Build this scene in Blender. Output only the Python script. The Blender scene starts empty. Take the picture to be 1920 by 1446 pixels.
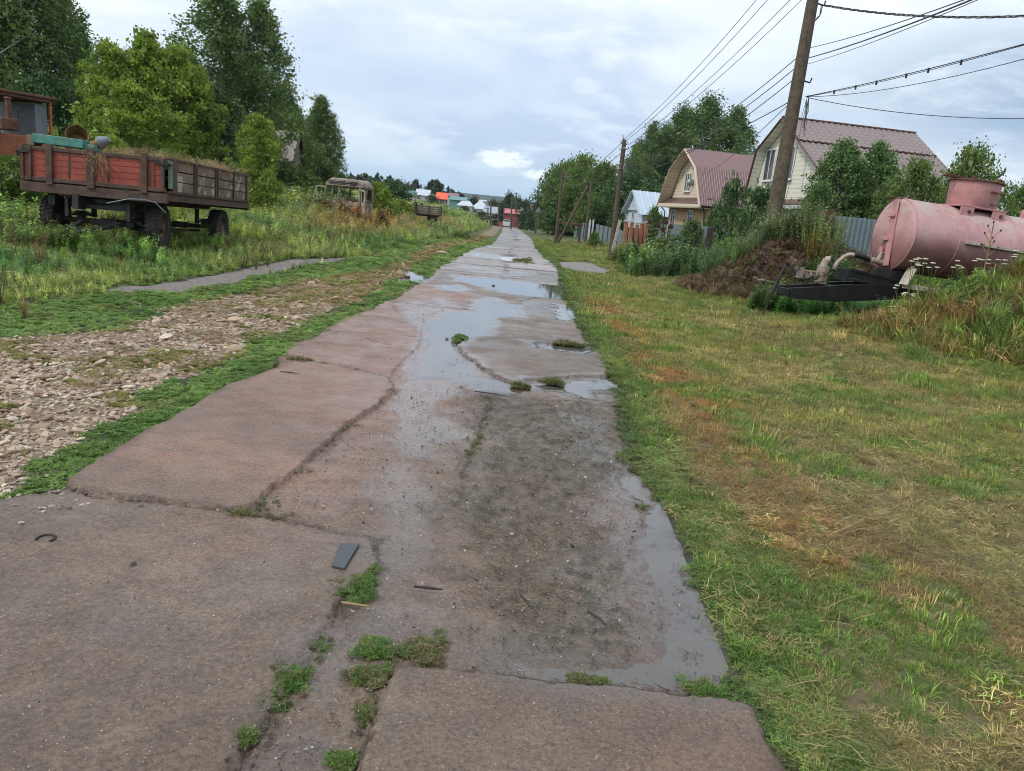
import bpy, math, random
import numpy as np
from mathutils import Vector, Matrix, Euler
S = bpy.context.scene
COL = S.collection
# ------------------------------------------------------------------ camera
CF, CPITCH, CROLL, CH = 1444.0, math.radians(12.6), math.radians(5.3), 1.55
cam_d = bpy.data.cameras.new('camera'); cam = bpy.data.objects.new('camera', cam_d); COL.objects.link(cam)
cam_d.sensor_fit = 'HORIZONTAL'; cam_d.sensor_width = 36.0; cam_d.lens = 36.0*CF/1920.0
cam_d.clip_start = 0.05; cam_d.clip_end = 12000
cam_M = (Matrix.Rotation(math.pi/2-CPITCH, 3, 'X') @ Matrix.Rotation(CROLL, 3, 'Z'))
cam.matrix_world = Matrix.Translation((0, 0, CH)) @ cam_M.to_4x4()
S.camera = cam
# ------------------------------------------------------------------ exposure
S.view_settings.view_transform = 'Standard'; S.view_settings.look = 'None'
S.view_settings.exposure = 0.42; S.view_settings.gamma = 1.0
S.render.engine = 'CYCLES'
S.cycles.max_bounces = 6; S.cycles.diffuse_bounces = 3; S.cycles.glossy_bounces = 2
S.cycles.transmission_bounces = 4; S.cycles.transparent_max_bounces = 6; S.cycles.volume_bounces = 0
S.cycles.pixel_filter_type = 'BLACKMAN_HARRIS'; S.cycles.filter_width = 1.0
S.cycles.caustics_reflective = False; S.cycles.caustics_refractive = False
# ------------------------------------------------------------------ node helper
class NT:
    def __init__(s, tree): s.t = tree; s.n = tree.nodes; s.l = tree.links
    def add(s, typ, **kw):
        n = s.n.new(typ)
        for k, v in kw.items(): setattr(n, k, v)
        return n
    def put(s, inp, v):
        if isinstance(v, bpy.types.NodeSocket): s.l.new(v, inp)
        elif v is not None:
            if isinstance(v, (tuple, list)) and len(v) == 3 and inp.type == 'RGBA': v = (*v, 1)
            inp.default_value = v
    def math(s, op, a, b=None, c=None, clamp=False):
        n = s.add('ShaderNodeMath', operation=op, use_clamp=clamp)
        for i, v in enumerate((a, b, c)):
            if v is not None: s.put(n.inputs[i], v)
        return n.outputs[0]
    def vmath(s, op, a, b=None):
        n = s.add('ShaderNodeVectorMath', operation=op); s.put(n.inputs[0], a)
        if b is not None: s.put(n.inputs[3 if op == 'SCALE' else 1], b)
        return n.outputs[0] if op not in ('DOT_PRODUCT', 'LENGTH') else n.outputs[1]
    def mix(s, f, a, b, blend='MIX'):
        n = s.add('ShaderNodeMix', data_type='RGBA', blend_type=blend)
        s.put(n.inputs[0], f); s.put(n.inputs[6], a); s.put(n.inputs[7], b); return n.outputs[2]
    def noise(s, vec, scale, detail=4, rough=0.55, dist=0.0, out=0):
        n = s.add('ShaderNodeTexNoise'); s.put(n.inputs['Vector'], vec)
        n.inputs['Scale'].default_value = scale; n.inputs['Detail'].default_value = detail
        n.inputs['Roughness'].default_value = rough; n.inputs['Distortion'].default_value = dist
        return n.outputs[out]
    def voro(s, vec, scale, out=0, rand=1.0):
        n = s.add('ShaderNodeTexVoronoi'); s.put(n.inputs['Vector'], vec)
        n.inputs['Scale'].default_value = scale; n.inputs['Randomness'].default_value = rand
        return n.outputs[out]
    def ramp(s, f, stops, interp='LINEAR'):
        n = s.add('ShaderNodeValToRGB'); s.put(n.inputs[0], f); cr = n.color_ramp; cr.interpolation = interp
        while len(cr.elements) < len(stops): cr.elements.new(0.5)
        for e, (p, c) in zip(cr.elements, stops):
            e.position = p; e.color = (c, c, c, 1) if isinstance(c, (int, float)) else (*c, 1)
        return n.outputs[0]
    def step(s, x, a, b):
        n = s.add('ShaderNodeMapRange', interpolation_type='SMOOTHSTEP'); s.put(n.inputs[0], x)
        n.inputs[1].default_value = a; n.inputs[2].default_value = b; return n.outputs[0]
    def attr(s, name, out='Color', typ='GEOMETRY'):
        n = s.add('ShaderNodeAttribute', attribute_name=name, attribute_type=typ); return n.outputs[out]
    def bump(s, h, strength=0.5, dist=0.01, normal=None):
        n = s.add('ShaderNodeBump'); s.put(n.inputs['Height'], h)
        n.inputs['Strength'].default_value = strength; n.inputs['Distance'].default_value = dist
        if normal is not None: s.l.new(normal, n.inputs['Normal'])
        return n.outputs[0]
    def coord(s, out='Object'): return s.add('ShaderNodeTexCoord').outputs[out]
    def pos(s): return s.add('ShaderNodeNewGeometry').outputs['Position']
    def sep(s, v):
        n = s.add('ShaderNodeSeparateXYZ'); s.put(n.inputs[0], v); return n.outputs
def new_mat(name):
    m = bpy.data.materials.new(name); m.use_nodes = True; t = NT(m.node_tree)
    p = m.node_tree.nodes['Principled BSDF']
    return m, t, p
# ------------------------------------------------------------------ world
SUN_EL, SUN_AZ = math.radians(48), math.radians(-125)   # azimuth measured from +y towards +x: behind the camera on the left
w = bpy.data.worlds.new('World'); S.world = w; w.use_nodes = True
t = NT(w.node_tree); bg = w.node_tree.nodes['Background']
sky = t.add('ShaderNodeTexSky', sky_type='NISHITA'); sky.sun_disc = False
sky.sun_elevation = SUN_EL; sky.sun_rotation = SUN_AZ; sky.air_density = 1.0; sky.dust_density = 1.5
d = t.coord('Generated'); xyz = t.sep(d)
zc = t.math('MAXIMUM', xyz[2], 0.0)
den = t.math('ADD', zc, 0.16)
comb = t.add('ShaderNodeCombineXYZ'); t.put(comb.inputs[0], t.math('DIVIDE', xyz[0], den)); t.put(comb.inputs[1], t.math('DIVIDE', xyz[1], den))
cv = t.vmath('ADD', comb.outputs[0], (3.1, 0.7, 0.0))
n1 = t.noise(cv, 0.75, 5, 0.55, 0.25); n2 = t.noise(cv, 2.3, 6, 0.6, 0.4); n3 = t.noise(t.vmath('ADD', cv, (7.0, 2.0, 5.0)), 0.5, 3, 0.5)
def lobe(az, el, ra, re):       # a soft patch round a direction of the sky
    az = math.radians(az); el = math.radians(el)
    c = (math.sin(az)*math.cos(el), math.cos(az)*math.cos(el), math.sin(el))
    r = (math.cos(az), -math.sin(az), 0.0); u_ = (-math.sin(az)*math.sin(el), -math.cos(az)*math.sin(el), math.cos(el))
    dd = t.vmath('SUBTRACT', d, c)
    a = t.math('DIVIDE', t.vmath('DOT_PRODUCT', dd, r), math.radians(ra)); b = t.math('DIVIDE', t.vmath('DOT_PRODUCT', dd, u_), math.radians(re))
    q = t.math('ADD', t.math('MULTIPLY', a, a), t.math('MULTIPLY', b, b))
    return t.math('EXPONENT', t.math('MULTIPLY', q, -1.0))
K = 1.0
cloud = t.mix(t.step(n1, 0.38, 0.58), (4.6, 5.6, 7.3), (7.9, 8.4, 9.0))
cloud = t.mix(t.math('MULTIPLY', t.step(n2, 0.44, 0.66), 0.6), cloud, (9.6, 10.0, 10.3))
cloud = t.mix(t.math('MULTIPLY', lobe(-6, 17, 16, 6), 0.75), cloud, (9.4, 9.8, 10.3))
cloud = t.mix(t.math('MULTIPLY', lobe(24, 13, 9, 6), 0.6), cloud, (9.6, 10.2, 10.6))
cloud = t.mix(t.math('MULTIPLY', lobe(-9, 7.9, 16, 3.6), 0.75), cloud, (4.1, 5.4, 7.2))
dk = t.math('MULTIPLY', lobe(33, 9.4, 15, 5.0), t.step(n2, 0.25, 0.6))
cloud = t.mix(t.math('MULTIPLY', dk, 0.9), cloud, (1.7, 2.9, 4.5))
# the clear band above the horizon
hz = t.step(t.math('ADD', xyz[2], t.math('MULTIPLY', n3, 0.05)), 0.115, 0.03)
skyc = t.mix(t.math('MULTIPLY', hz, 0.85), cloud, (3.5, 5.6, 7.6))
# a low white cumulus above the village
cvec = t.vmath('MULTIPLY', d, (26.0, 26.0, 44.0))
cn = t.noise(cvec, 2.6, 7, 0.62, 0.3)
cum = t.math('MULTIPLY', t.math('MAXIMUM', lobe(-1.9, 3.7, 2.3, 0.8), t.math('MULTIPLY', lobe(1.2, 2.75, 2.6, 0.6), 0.97)), t.math('MULTIPLY', 1.9, cn))
cum = t.math('MAXIMUM', t.step(cum, 0.32, 0.74), t.math('MULTIPLY', t.step(t.math('MULTIPLY', lobe(3.3, 9.0, 1.6, 0.7), t.math('ADD', 0.35, cn)), 0.35, 0.75), 0.35))
skyc = t.mix(t.math('MULTIPLY', cum, 0.85), skyc, (9.0, 9.6, 10.1))
skyc = t.mix(0.85, sky.outputs[0], skyc)
t.l.new(skyc, bg.inputs[0]); bg.inputs[1].default_value = 0.1
# ------------------------------------------------------------------ sun (overcast, very soft)
sd = bpy.data.lights.new('sun', 'SUN'); sd.energy = 1.5; sd.angle = math.radians(10); sd.color = (1.0, 0.96, 0.9)
sun = bpy.data.objects.new('sun', sd); COL.objects.link(sun)
sv = Vector((math.sin(SUN_AZ)*math.cos(SUN_EL), math.cos(SUN_AZ)*math.cos(SUN_EL), math.sin(SUN_EL)))
sun.rotation_euler = sv.to_track_quat('Z', 'Y').to_euler(); sun.location = (0, 0, 60)
# ------------------------------------------------------------------ reading positions off the photo's perspective
CM = np.array(cam_M)
def ray(u, v): return CM @ np.array([u-960.0, 723.0-v, -CF])
def PY(u, v, Y): q = ray(u, v); return np.array([0, 0, CH]) + q*Y/q[1]
def PZ(u, v, z=0.0): q = ray(u, v); return np.array([0, 0, CH]) + q*(z-CH)/q[2]
# ------------------------------------------------------------------ noise in numpy
RNG = np.random.default_rng(7)
_T = RNG.random((256, 256))
def vnoise(x, y):
    x = np.asarray(x, float); y = np.asarray(y, float)
    xi = np.floor(x).astype(int); yi = np.floor(y).astype(int); fx = x-xi; fy = y-yi
    fx = fx*fx*(3-2*fx); fy = fy*fy*(3-2*fy)
    a = _T[xi & 255, yi & 255]; b = _T[(xi+1) & 255, yi & 255]; c = _T[xi & 255, (yi+1) & 255]; e = _T[(xi+1) & 255, (yi+1) & 255]
    return (a*(1-fx)+b*fx)*(1-fy)+(c*(1-fx)+e*fx)*fy
def fbm(x, y, s=1.0, o=4, seed=0.0):
    r = 0; amp = 0.5; tot = 0
    for k in range(o):
        r = r+amp*vnoise(x*s+seed*17.3+k*5.1, y*s+seed*9.7+k*3.3); tot += amp; amp *= 0.5; s *= 2.03
    return r/tot
def sst(x, a, b): q = np.clip((x-a)/(b-a), 0, 1); return q*q*(3-2*q)
# ------------------------------------------------------------------ terrain
YR = [-40, 31, 48, 100, 172, 230, 300, 420, 9000]; ZR = [0, 0, -.5, -1.0, -1.6, -3.0, -4.5, -6, -6]
YC = [-40, 50, 75, 100, 172, 230, 300, 9000]; XC = [0, 0, -.3, -.9, -3.0, -7, -14, -14]
def zr(y): y = np.asarray(y, float); return (np.interp(y-3, YR, ZR)+np.interp(y, YR, ZR)+np.interp(y+3, YR, ZR))/3
def xs(y): y = np.asarray(y, float); return (np.interp(y-12, YC, XC)+np.interp(y, YC, XC)+np.interp(y+12, YC, XC))/3
LE = [(-900, 1500), (-300, 985), (40, 935), (128, 905), (250, 828), (380, 750), (518, 690), (522, 668), (545, 652), (600, 625), (632, 606), (690, 580), (740, 556), (762, 540), (800, 520), (818, 503), (850, 487), (872, 474), (897, 459)]
RE = [(1500, 1500), (1480, 1446), (1425, 1340), (1368, 1292), (1345, 1230), (1312, 1130), (1285, 1030), (1240, 950), (1196, 880), (1180, 800), (1172, 740), (1140, 698), (1112, 640), (1092, 605), (1064, 560), (1055, 512), (1040, 495), (1020, 479), (1005, 466)]
_le = np.array([PZ(*p)[:2] for p in LE]); _re = np.array([PZ(*p)[:2] for p in RE])
_le = _le[np.argsort(_le[:, 1])]; _re = _re[np.argsort(_re[:, 1])]
def xL(y):
    y = np.asarray(y, float); a = np.interp(y, _le[:, 1], _le[:, 0]); f = sst(y, 24, 34)
    return a*(1-f)+(-2.2+xs(y))*f
def xR(y):
    y = np.asarray(y, float); a = np.interp(y, _re[:, 1], _re[:, 0]); f = sst(y, 24, 34)
    return a*(1-f)+(0.92+xs(y))*f
BUMPS = [(9.2, 12.4, 2.7, 1.75, 1.45), (12.5, 12.6, 3.0, 2.2, 1.0), (6.3, 19.6, 1.45, 1.5, 1.05), (7.9, 20.2, 1.5, 1.2, 0.5)]
def gz(x, y, fine=True):
    x = np.asarray(x, float); y = np.asarray(y, float)
    z = zr(y)
    d = (-2.2+xs(y))-x; e = x-(0.92+xs(y))
    z = z+sst(d, 1.2, 7)*np.interp(y, [0, 10, 16, 21, 30, 60, 200, 260], [0, .05, .12, .18, .6, .6, .5, 0])
    z = z+sst(d, 6, 26)*np.interp(y, [8, 18, 30, 60, 200, 260, 400], [0, .1, .5, .9, 1.0, 2.5, 7.0])
    z = z+sst(e, 3.6, 7.6)*np.interp(y, [16.3, 19, 22, 30, 45, 60], [0, .45, 1.0, .7, .35, .3])
    for bx, by, rx, ry, h in BUMPS: z = z+h*np.exp(-((x-bx)/rx)**2-((y-by)/ry)**2)
    z = z+sst(y, 700, 2600)*(40+18*(fbm(x, y, 1/900.)-.5)+sst(-x, -600, 900)*10)
    if fine:
        off = np.minimum(sst(d, .3, 2)+sst(e, .2, 1.5), 1)
        z = z+off*((fbm(x, y, .55, 3, 1)-.5)*.10*np.interp(y, [0, 20, 80], [.6, 1.5, 4])+(fbm(x, y, 4, 3, 2)-.5)*.035)
    return z
def G(u, v, it=60):            # where the sight line through a pixel meets the ground
    q = ray(u, v); q = q/np.linalg.norm(q); o = np.array([0, 0, CH]); s0 = 1.0
    s = s0
    while s < 900:
        p = o+q*s
        if p[2] < gz(p[0], p[1], False): break
        s += max(.05, s*.004)
    return o+q*s
# ------------------------------------------------------------------ mesh builder
class MB:
    def __init__(s): s.v = []; s.f = []
    def add(s, vs, fs):
        b = len(s.v); s.v += [tuple(map(float, p)) for p in vs]; s.f += [tuple(b+i for i in f) for f in fs]; return s
    def box(s, c, d, rot=None, taper=1.0):
        hx, hy, hz = d[0]/2, d[1]/2, d[2]/2; P = []
        for z in (-hz, hz):
            k = taper if z > 0 else 1
            P += [Vector((-hx*k, -hy*k, z)), Vector((hx*k, -hy*k, z)), Vector((hx*k, hy*k, z)), Vector((-hx*k, hy*k, z))]
        if rot is not None:
            R = rot if isinstance(rot, Matrix) else Euler(rot).to_matrix(); P = [R @ p for p in P]
        return s.add([p+Vector(c) for p in P], [(3, 2, 1, 0), (4, 5, 6, 7), (0, 1, 5, 4), (1, 2, 6, 5), (2, 3, 7, 6), (3, 0, 4, 7)])
    def bar(s, a, b, w, h=None, up=(0, 0, 1)):      # a square bar from a to b
        a = Vector(a); b = Vector(b); z = (b-a).normalized(); x = z.cross(Vector(up))
        if x.length < 1e-4: x = Vector((1, 0, 0))
        x.normalize(); y = x.cross(z); h = h or w; R = Matrix((x, y, z)).transposed()
        return s.box((a+b)/2, (w, h, (b-a).length), R)
    def tube(s, pts, r, n=10, cap=True):
        pts = [Vector(p) for p in pts]; m = len(pts); rs = r if isinstance(r, (list, tuple)) else [r]*m; V = []
        t0 = (pts[1]-pts[0]).normalized(); ref = Vector((0, 0, 1)) if abs(t0.z) < .9 else Vector((1, 0, 0)); x = t0.cross(ref).normalized()
        for i, p in enumerate(pts):
            tn = (pts[min(i+1, m-1)]-pts[max(i-1, 0)]).normalized(); x = (x-tn*x.dot(tn)).normalized(); y = tn.cross(x)
            V += [p+(x*math.cos(2*math.pi*k/n)+y*math.sin(2*math.pi*k/n))*rs[i] for k in range(n)]
        Fc = [(i*n+k, i*n+(k+1) % n, (i+1)*n+(k+1) % n, (i+1)*n+k) for i in range(m-1) for k in range(n)]
        if cap: Fc += [tuple(range(n-1, -1, -1)), tuple((m-1)*n+k for k in range(n))]
        return s.add(V, Fc)
    def lathe(s, prof, axis='Z', n=32, c=(0, 0, 0), rot=None, a0=0, a1=2*math.pi, closed=True):
        V = []; m = len(prof); full = abs(a1-a0-2*math.pi) < 1e-6; nn = n if full else n+1
        for (r, h) in prof:
            for k in range(nn):
                a = a0+(a1-a0)*k/n
                p = Vector((r*math.cos(a), r*math.sin(a), h))
                if axis == 'X': p = Vector((p.z, p.x, p.y))
                if axis == 'Y': p = Vector((p.x, p.z, p.y))
                if rot is not None: p = Euler(rot).to_matrix() @ p
                V.append(p+Vector(c))
        Fc = []
        for i in range(m-1):
            for k in range(n):
                k2 = (k+1) % nn if full else k+1
                Fc.append((i*nn+k, i*nn+k2, (i+1)*nn+k2, (i+1)*nn+k))
        return s.add(V, Fc)
    def prism(s, poly, y0, y1, axis='Y'):     # polygon (a,b) extruded along an axis
        n = len(poly)
        def P(a, b, c): return {'Y': (a, c, b), 'X': (c, a, b), 'Z': (a, b, c)}[axis]
        return s.add([P(a, b, y0) for a, b in poly]+[P(a, b, y1) for a, b in poly],
                     [tuple(range(n)), tuple(range(2*n-1, n-1, -1))]+[(i, i+n, (i+1) % n+n, (i+1) % n) for i in range(n)])
    def sheet(s, O, U, Vv, nu, nv, hf=None):  # a grid from O along U and V, raised along its normal by hf(a, b)
        O = Vector(O); U = Vector(U); Vv = Vector(Vv); N = U.cross(Vv).normalized(); V = []
        for j in range(nv+1):
            for i in range(nu+1):
                a, b = i/nu, j/nv; V.append(O+U*a+Vv*b+(N*hf(a, b) if hf else Vector((0, 0, 0))))
        return s.add(V, [(j*(nu+1)+i, j*(nu+1)+i+1, (j+1)*(nu+1)+i+1, (j+1)*(nu+1)+i) for j in range(nv) for i in range(nu)])
    def build(s, name, mat, parent=None, smooth=True, bevel=0, solid=0, loc=None, fixn=True, jit=0):
        me = bpy.data.meshes.new(name); vs = s.v
        if jit: rr = random.Random(len(vs)); vs = [tuple(c+rr.uniform(-jit, jit) for c in p) for p in vs]
        me.from_pydata(vs, [], s.f); me.update()
        if fixn and not solid:
            import bmesh
            bm = bmesh.new(); bm.from_mesh(me); bmesh.ops.recalc_face_normals(bm, faces=bm.faces); bm.to_mesh(me); bm.free()
        if smooth: me.shade_smooth(); me.set_sharp_from_angle(angle=math.radians(38))
        me.materials.append(mat)
        o = bpy.data.objects.new(name, me); COL.objects.link(o)
        if parent: o.parent = parent
        if loc is not None: o.location = loc
        if solid: md = o.modifiers.new('s', 'SOLIDIFY'); md.thickness = solid; md.offset = -1
        if bevel: md = o.modifiers.new('b', 'BEVEL'); md.width = bevel; md.segments = 2; md.limit_method = 'ANGLE'; md.angle_limit = math.radians(50)
        return o
def np_mesh(name, V, F, mat, attrs=None, parent=None, smooth=False):
    """V (n,3), F (m,k) with k the same for all faces; attrs {name: (domain, type, array)}"""
    me = bpy.data.meshes.new(name); V = np.ascontiguousarray(V, np.float32); F = np.ascontiguousarray(F, np.int32); m, k = F.shape
    me.vertices.add(len(V)); me.vertices.foreach_set('co', V.ravel())
    me.loops.add(m*k); me.loops.foreach_set('vertex_index', F.ravel())
    me.polygons.add(m); me.polygons.foreach_set('loop_start', np.arange(0, m*k, k, dtype=np.int32))
    me.update(calc_edges=True)
    for an, (dom, ty, arr) in (attrs or {}).items():
        a = me.attributes.new(an, ty, dom); arr = np.ascontiguousarray(arr, np.float32)
        if ty == 'FLOAT_COLOR':
            if arr.shape[1] == 3: arr = np.hstack([arr, np.ones((len(arr), 1), np.float32)])
            a.data.foreach_set('color', arr.ravel())
        elif ty == 'FLOAT_VECTOR': a.data.foreach_set('vector', arr.ravel())
        else: a.data.foreach_set('value', arr.ravel())
    if smooth: me.shade_smooth()
    if mat: me.materials.append(mat)
    return me
def link(name, me, parent=None, loc=None):
    o = bpy.data.objects.new(name, me); COL.objects.link(o)
    if parent: o.parent = parent
    if loc is not None: o.location = loc
    return o
def tag(o, label=None, cat=None, group=None, kind=None):
    if label: o['label'] = label
    if cat: o['category'] = cat
    if group: o['group'] = group
    if kind: o['kind'] = kind
    return o
def thing(name, label, cat, loc=(0, 0, 0), rz=0.0, group=None):
    o = bpy.data.objects.new(name, None); COL.objects.link(o); o.empty_display_size = .2
    o.location = loc; o.rotation_euler = (0, 0, rz) if isinstance(rz, (int, float)) else rz
    return tag(o, label, cat, group)
def copy_tree(o, parent=None):
    c = o.copy(); COL.objects.link(c); c.parent = parent
    for ch in list(o.children): copy_tree(ch, c)
    return c
# ------------------------------------------------------------------ materials
def surf(name, col, var=0.25, scale=3.0, rough=0.7, metal=0.0, bump=0.3, bscale=None, bdist=0.01, spots=None, spot_at=(0.55, 0.68), spot_scale=4.0, spec=0.5, streak=None):
    m, t, p = new_mat(name); co = t.coord('Object')
    n = t.noise(co, scale, 6, .6); c = t.mix(t.math('MULTIPLY', t.step(n, .3, .7), 1.0), tuple(x*(1-var) for x in col), tuple(min(1, x*(1+var)) for x in col))
    if spots:
        s = t.step(t.noise(co, spot_scale, 8, .65, .3), *spot_at); c = t.mix(s, c, spots)
    if streak:                # runs of dirt down a side
        s = t.step(t.noise(t.vmath('MULTIPLY', co, (1.0, 1.0, .12)), streak[1], 5, .6), .5, .72); c = t.mix(t.math('MULTIPLY', s, streak[2]), c, streak[0])
    t.put(p.inputs['Base Color'], c); p.inputs['Metallic'].default_value = metal
    t.put(p.inputs['Roughness'], t.math('ADD', rough-.1, t.math('MULTIPLY', n, .2))); p.inputs['Specular IOR Level'].default_value = spec
    if bump: t.put(p.inputs['Normal'], t.bump(t.noise(co, bscale or scale*9, 5, .6), bump, bdist))
    return m
M = {}
M['rust_dark'] = surf('rust_dark', (.078, .046, .031), .4, 6, .75, bump=.4, spots=(.12, .055, .03))
M['rust'] = surf('rust', (.12, .05, .03), .4, 7, .8, bump=.4, spots=(.05, .03, .022))
M['iron_dark'] = surf('iron_dark', (.02, .019, .018), .4, 6, .6, bump=.3, spots=(.05, .035, .025), spot_at=(.6, .7))
M['black_paint'] = surf('black_paint', (.012, .012, .013), .3, 4, .42, bump=.2, spots=(.05, .045, .04), spot_at=(.64, .72))
M['red_board'] = surf('red_board', (.29, .055, .032), .22, 3, .6, bump=.3, spots=(.12, .045, .03), spot_at=(.62, .72), streak=((.10, .035, .025), 9, .6))
M['old_board'] = surf('old_board', (.17, .118, .08), .35, 3, .85, bump=.5, spots=(.36, .32, .25), spot_at=(.56, .60), spot_scale=2.6)
M['grey_wood'] = surf('grey_wood', (.15, .135, .115), .35, 5, .85, bump=.6)
M['green_paint'] = surf('green_paint', (.12, .24, .15), .2, 5, .6, spots=(.08, .05, .035), spot_at=(.6, .66))
M['teal_paint'] = surf('teal_paint', (.07, .22, .18), .3, 5, .55, spots=(.13, .12, .09), spot_at=(.6, .68))
M['rubber'] = surf('rubber', (.028, .025, .022), .35, 8, .85, bump=.5, spots=(.06, .05, .04), spot_at=(.55, .75))
M['orange_paint'] = surf('orange_paint', (.30, .09, .03), .3, 4, .55, spots=(.10, .045, .03))
M['cream_old'] = surf('cream_old', (.42, .38, .29), .2, 5, .65, spots=(.13, .075, .045), spot_at=(.55, .66))
M['cream_rusty'] = surf('cream_rusty', (.30, .26, .20), .25, 7, .7, spots=(.12, .07, .045), spot_at=(.48, .62))
M['ochre'] = surf('ochre', (.22, .12, .03), .3, 6, .6, spots=(.08, .04, .02))
M['grey_plastic'] = surf('grey_plastic', (.16, .18, .20), .15, 5, .5)
M['glass_sky_tone'] = surf('glass_sky_tone', (.40, .46, .50), .25, 3, .2, bump=0)  # sky reflection of the cab panes put into the colour; greenhouse film shares it
M['pipe_white'] = surf('pipe_white', (.34, .29, .23), .25, 9, .5, spots=(.13, .09, .06), spot_at=(.55, .7))
M['dirty_iron'] = surf('dirty_iron', (.24, .19, .145), .4, 14, .7, spots=(.05, .035, .025), spot_at=(.5, .62))
M['dry_stem'] = surf('dry_stem', (.30, .20, .10), .4, 9, .85, bump=0)
M['concrete'] = surf('concrete', (.36, .34, .30), .2, 6, .85, bump=.4, spots=(.22, .20, .17))
M['tar_wood'] = surf('tar_wood', (.10, .075, .048), .35, 8, .8, bump=.6, streak=((.035, .028, .022), 18, .8))
M['dark_wood'] = surf('dark_wood', (.045, .032, .026), .35, 8, .8, bump=.6)
M['wire'] = surf('wire', (.05, .05, .055), .1, 3, .5, bump=0)
M['white_metal'] = surf('white_metal', (.55, .56, .56), .1, 5, .5, bump=.1)
M['white_frame'] = surf('white_frame', (.68, .68, .66), .08, 4, .4, bump=0)
M['steel'] = surf('steel', (.32, .34, .36), .2, 6, .4, metal=.6, bump=.1)
def pink_paint():
    m, t, p = new_mat('pink_paint'); co = t.coord('Object'); s = t.sep(co)
    n = t.noise(co, 1.7, 7, .62); c = t.mix(t.step(n, .3, .7), (.47, .235, .235), (.56, .345, .335))
    # greyish patches towards the barrel top; dark red-brown towards the belly
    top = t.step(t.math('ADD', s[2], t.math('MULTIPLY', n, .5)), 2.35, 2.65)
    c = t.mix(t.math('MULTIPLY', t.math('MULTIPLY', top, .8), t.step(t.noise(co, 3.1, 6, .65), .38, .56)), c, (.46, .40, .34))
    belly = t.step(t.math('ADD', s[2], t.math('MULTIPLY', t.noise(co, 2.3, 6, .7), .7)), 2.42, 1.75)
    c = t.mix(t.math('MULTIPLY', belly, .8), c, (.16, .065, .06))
    st = t.step(t.noise(t.vmath('MULTIPLY', co, (1, 1, .1)), 10, 6, .65), .54, .74); c = t.mix(t.math('MULTIPLY', st, .45), c, (.25, .12, .11))
    sp = t.step(t.noise(co, 26, 3, .6), .70, .74); c = t.mix(t.math('MULTIPLY', sp, .8), c, (.09, .04, .03))
    t.put(p.inputs['Base Color'], c); c = t.mix(t.math('MULTIPLY', t.step(t.noise(co, 7, 8, .7), .5, .68), .3), c, (.24, .13, .12)); t.put(p.inputs['Base Color'], c); t.put(p.inputs['Roughness'], t.math('ADD', .42, t.math('MULTIPLY', n, .3)))
    t.put(p.inputs['Normal'], t.bump(t.noise(co, 5, 6, .6), .25, .02)); return m
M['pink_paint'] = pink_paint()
M['pink_plain'] = surf('pink_plain', (.50, .245, .235), .15, 5, .6, spots=(.16, .07, .05), spot_at=(.62, .72), spot_scale=6)
def siding(name, a, pitch=.19, var=.06, line=.45):
    m, t, p = new_mat(name); co = t.coord('Object'); z = t.sep(co)[2]
    fr = t.math('FRACT', t.math('DIVIDE', z, pitch)); ln = t.step(fr, .0, .16)
    n = t.noise(co, 1.3, 5, .6); c = t.mix(n, tuple(x*(1-var) for x in a), tuple(x*(1+var) for x in a))
    c = t.mix(t.math('MULTIPLY', t.step(t.noise(t.vmath('MULTIPLY', co, (1, 1, .2)), 5, 5, .6), .5, .8), .25), c, tuple(x*.6 for x in a))
    c = t.mix(t.math('SUBTRACT', 1.0, ln), c, tuple(x*line for x in a))
    t.put(p.inputs['Base Color'], c); p.inputs['Roughness'].default_value = .5
    t.put(p.inputs['Normal'], t.bump(fr, .8, .02)); return m
M['siding_beige'] = siding('siding_beige', (.74, .62, .47), .26)
M['siding_cream'] = siding('siding_cream', (.80, .77, .64), .24)
M['boards_white'] = siding('boards_white', (.52, .60, .66), .9, line=.8)
def brick(name, a, b, mortar, sx=.26, sz=.085):
    m, t, p = new_mat(name); co = t.coord('Object'); s = t.sep(co)
    cb = t.add('ShaderNodeCombineXYZ'); t.put(cb.inputs[0], t.math('ADD', s[0], s[1])); t.put(cb.inputs[1], s[2])
    n = t.add('ShaderNodeTexBrick'); t.l.new(cb.outputs[0], n.inputs['Vector']); n.inputs['Scale'].default_value = 1
    n.inputs['Color1'].default_value = (*a, 1); n.inputs['Color2'].default_value = (*b, 1); n.inputs['Mortar'].default_value = (*mortar, 1)
    n.inputs['Brick Width'].default_value = sx; n.inputs['Row Height'].default_value = sz; n.inputs['Mortar Size'].default_value = .012
    t.put(p.inputs['Base Color'], t.mix(.35, n.outputs[0], t.mix(t.noise(co, 2, 4), tuple(x*.7 for x in a), b)))
    p.inputs['Roughness'].default_value = .85; t.put(p.inputs['Normal'], t.bump(n.outputs[1], .4, -.01)); return m
M['brick_yellow'] = brick('brick_yellow', (.52, .36, .20), (.60, .43, .25), (.20, .13, .07), .55, .22)
M['brick_red'] = brick('brick_red', (.33, .12, .06), (.42, .18, .10), (.30, .24, .18), .3, .12)
M['brick_pale'] = brick('brick_pale', (.36, .29, .22), (.42, .34, .26), (.24, .2, .17), .5, .2)
def roofmat(name, a, rough=.45, var=.12):
    m, t, p = new_mat(name); co = t.coord('Object'); n = t.noise(co, .9, 6, .6)
    c = t.mix(n, tuple(x*(1-var) for x in a), tuple(min(1, x*(1+var)) for x in a))
    c = t.mix(t.math('MULTIPLY', t.step(t.noise(co, 3, 6, .7), .5, .8), .25), c, tuple(x*.55 for x in a))
    t.put(p.inputs['Base Color'], c); p.inputs['Roughness'].default_value = rough; return m
M['roof_mauve'] = roofmat('roof_mauve', (.21, .125, .118)); M['roof_tile'] = roofmat('roof_tile', (.235, .185, .17), .4)
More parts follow.
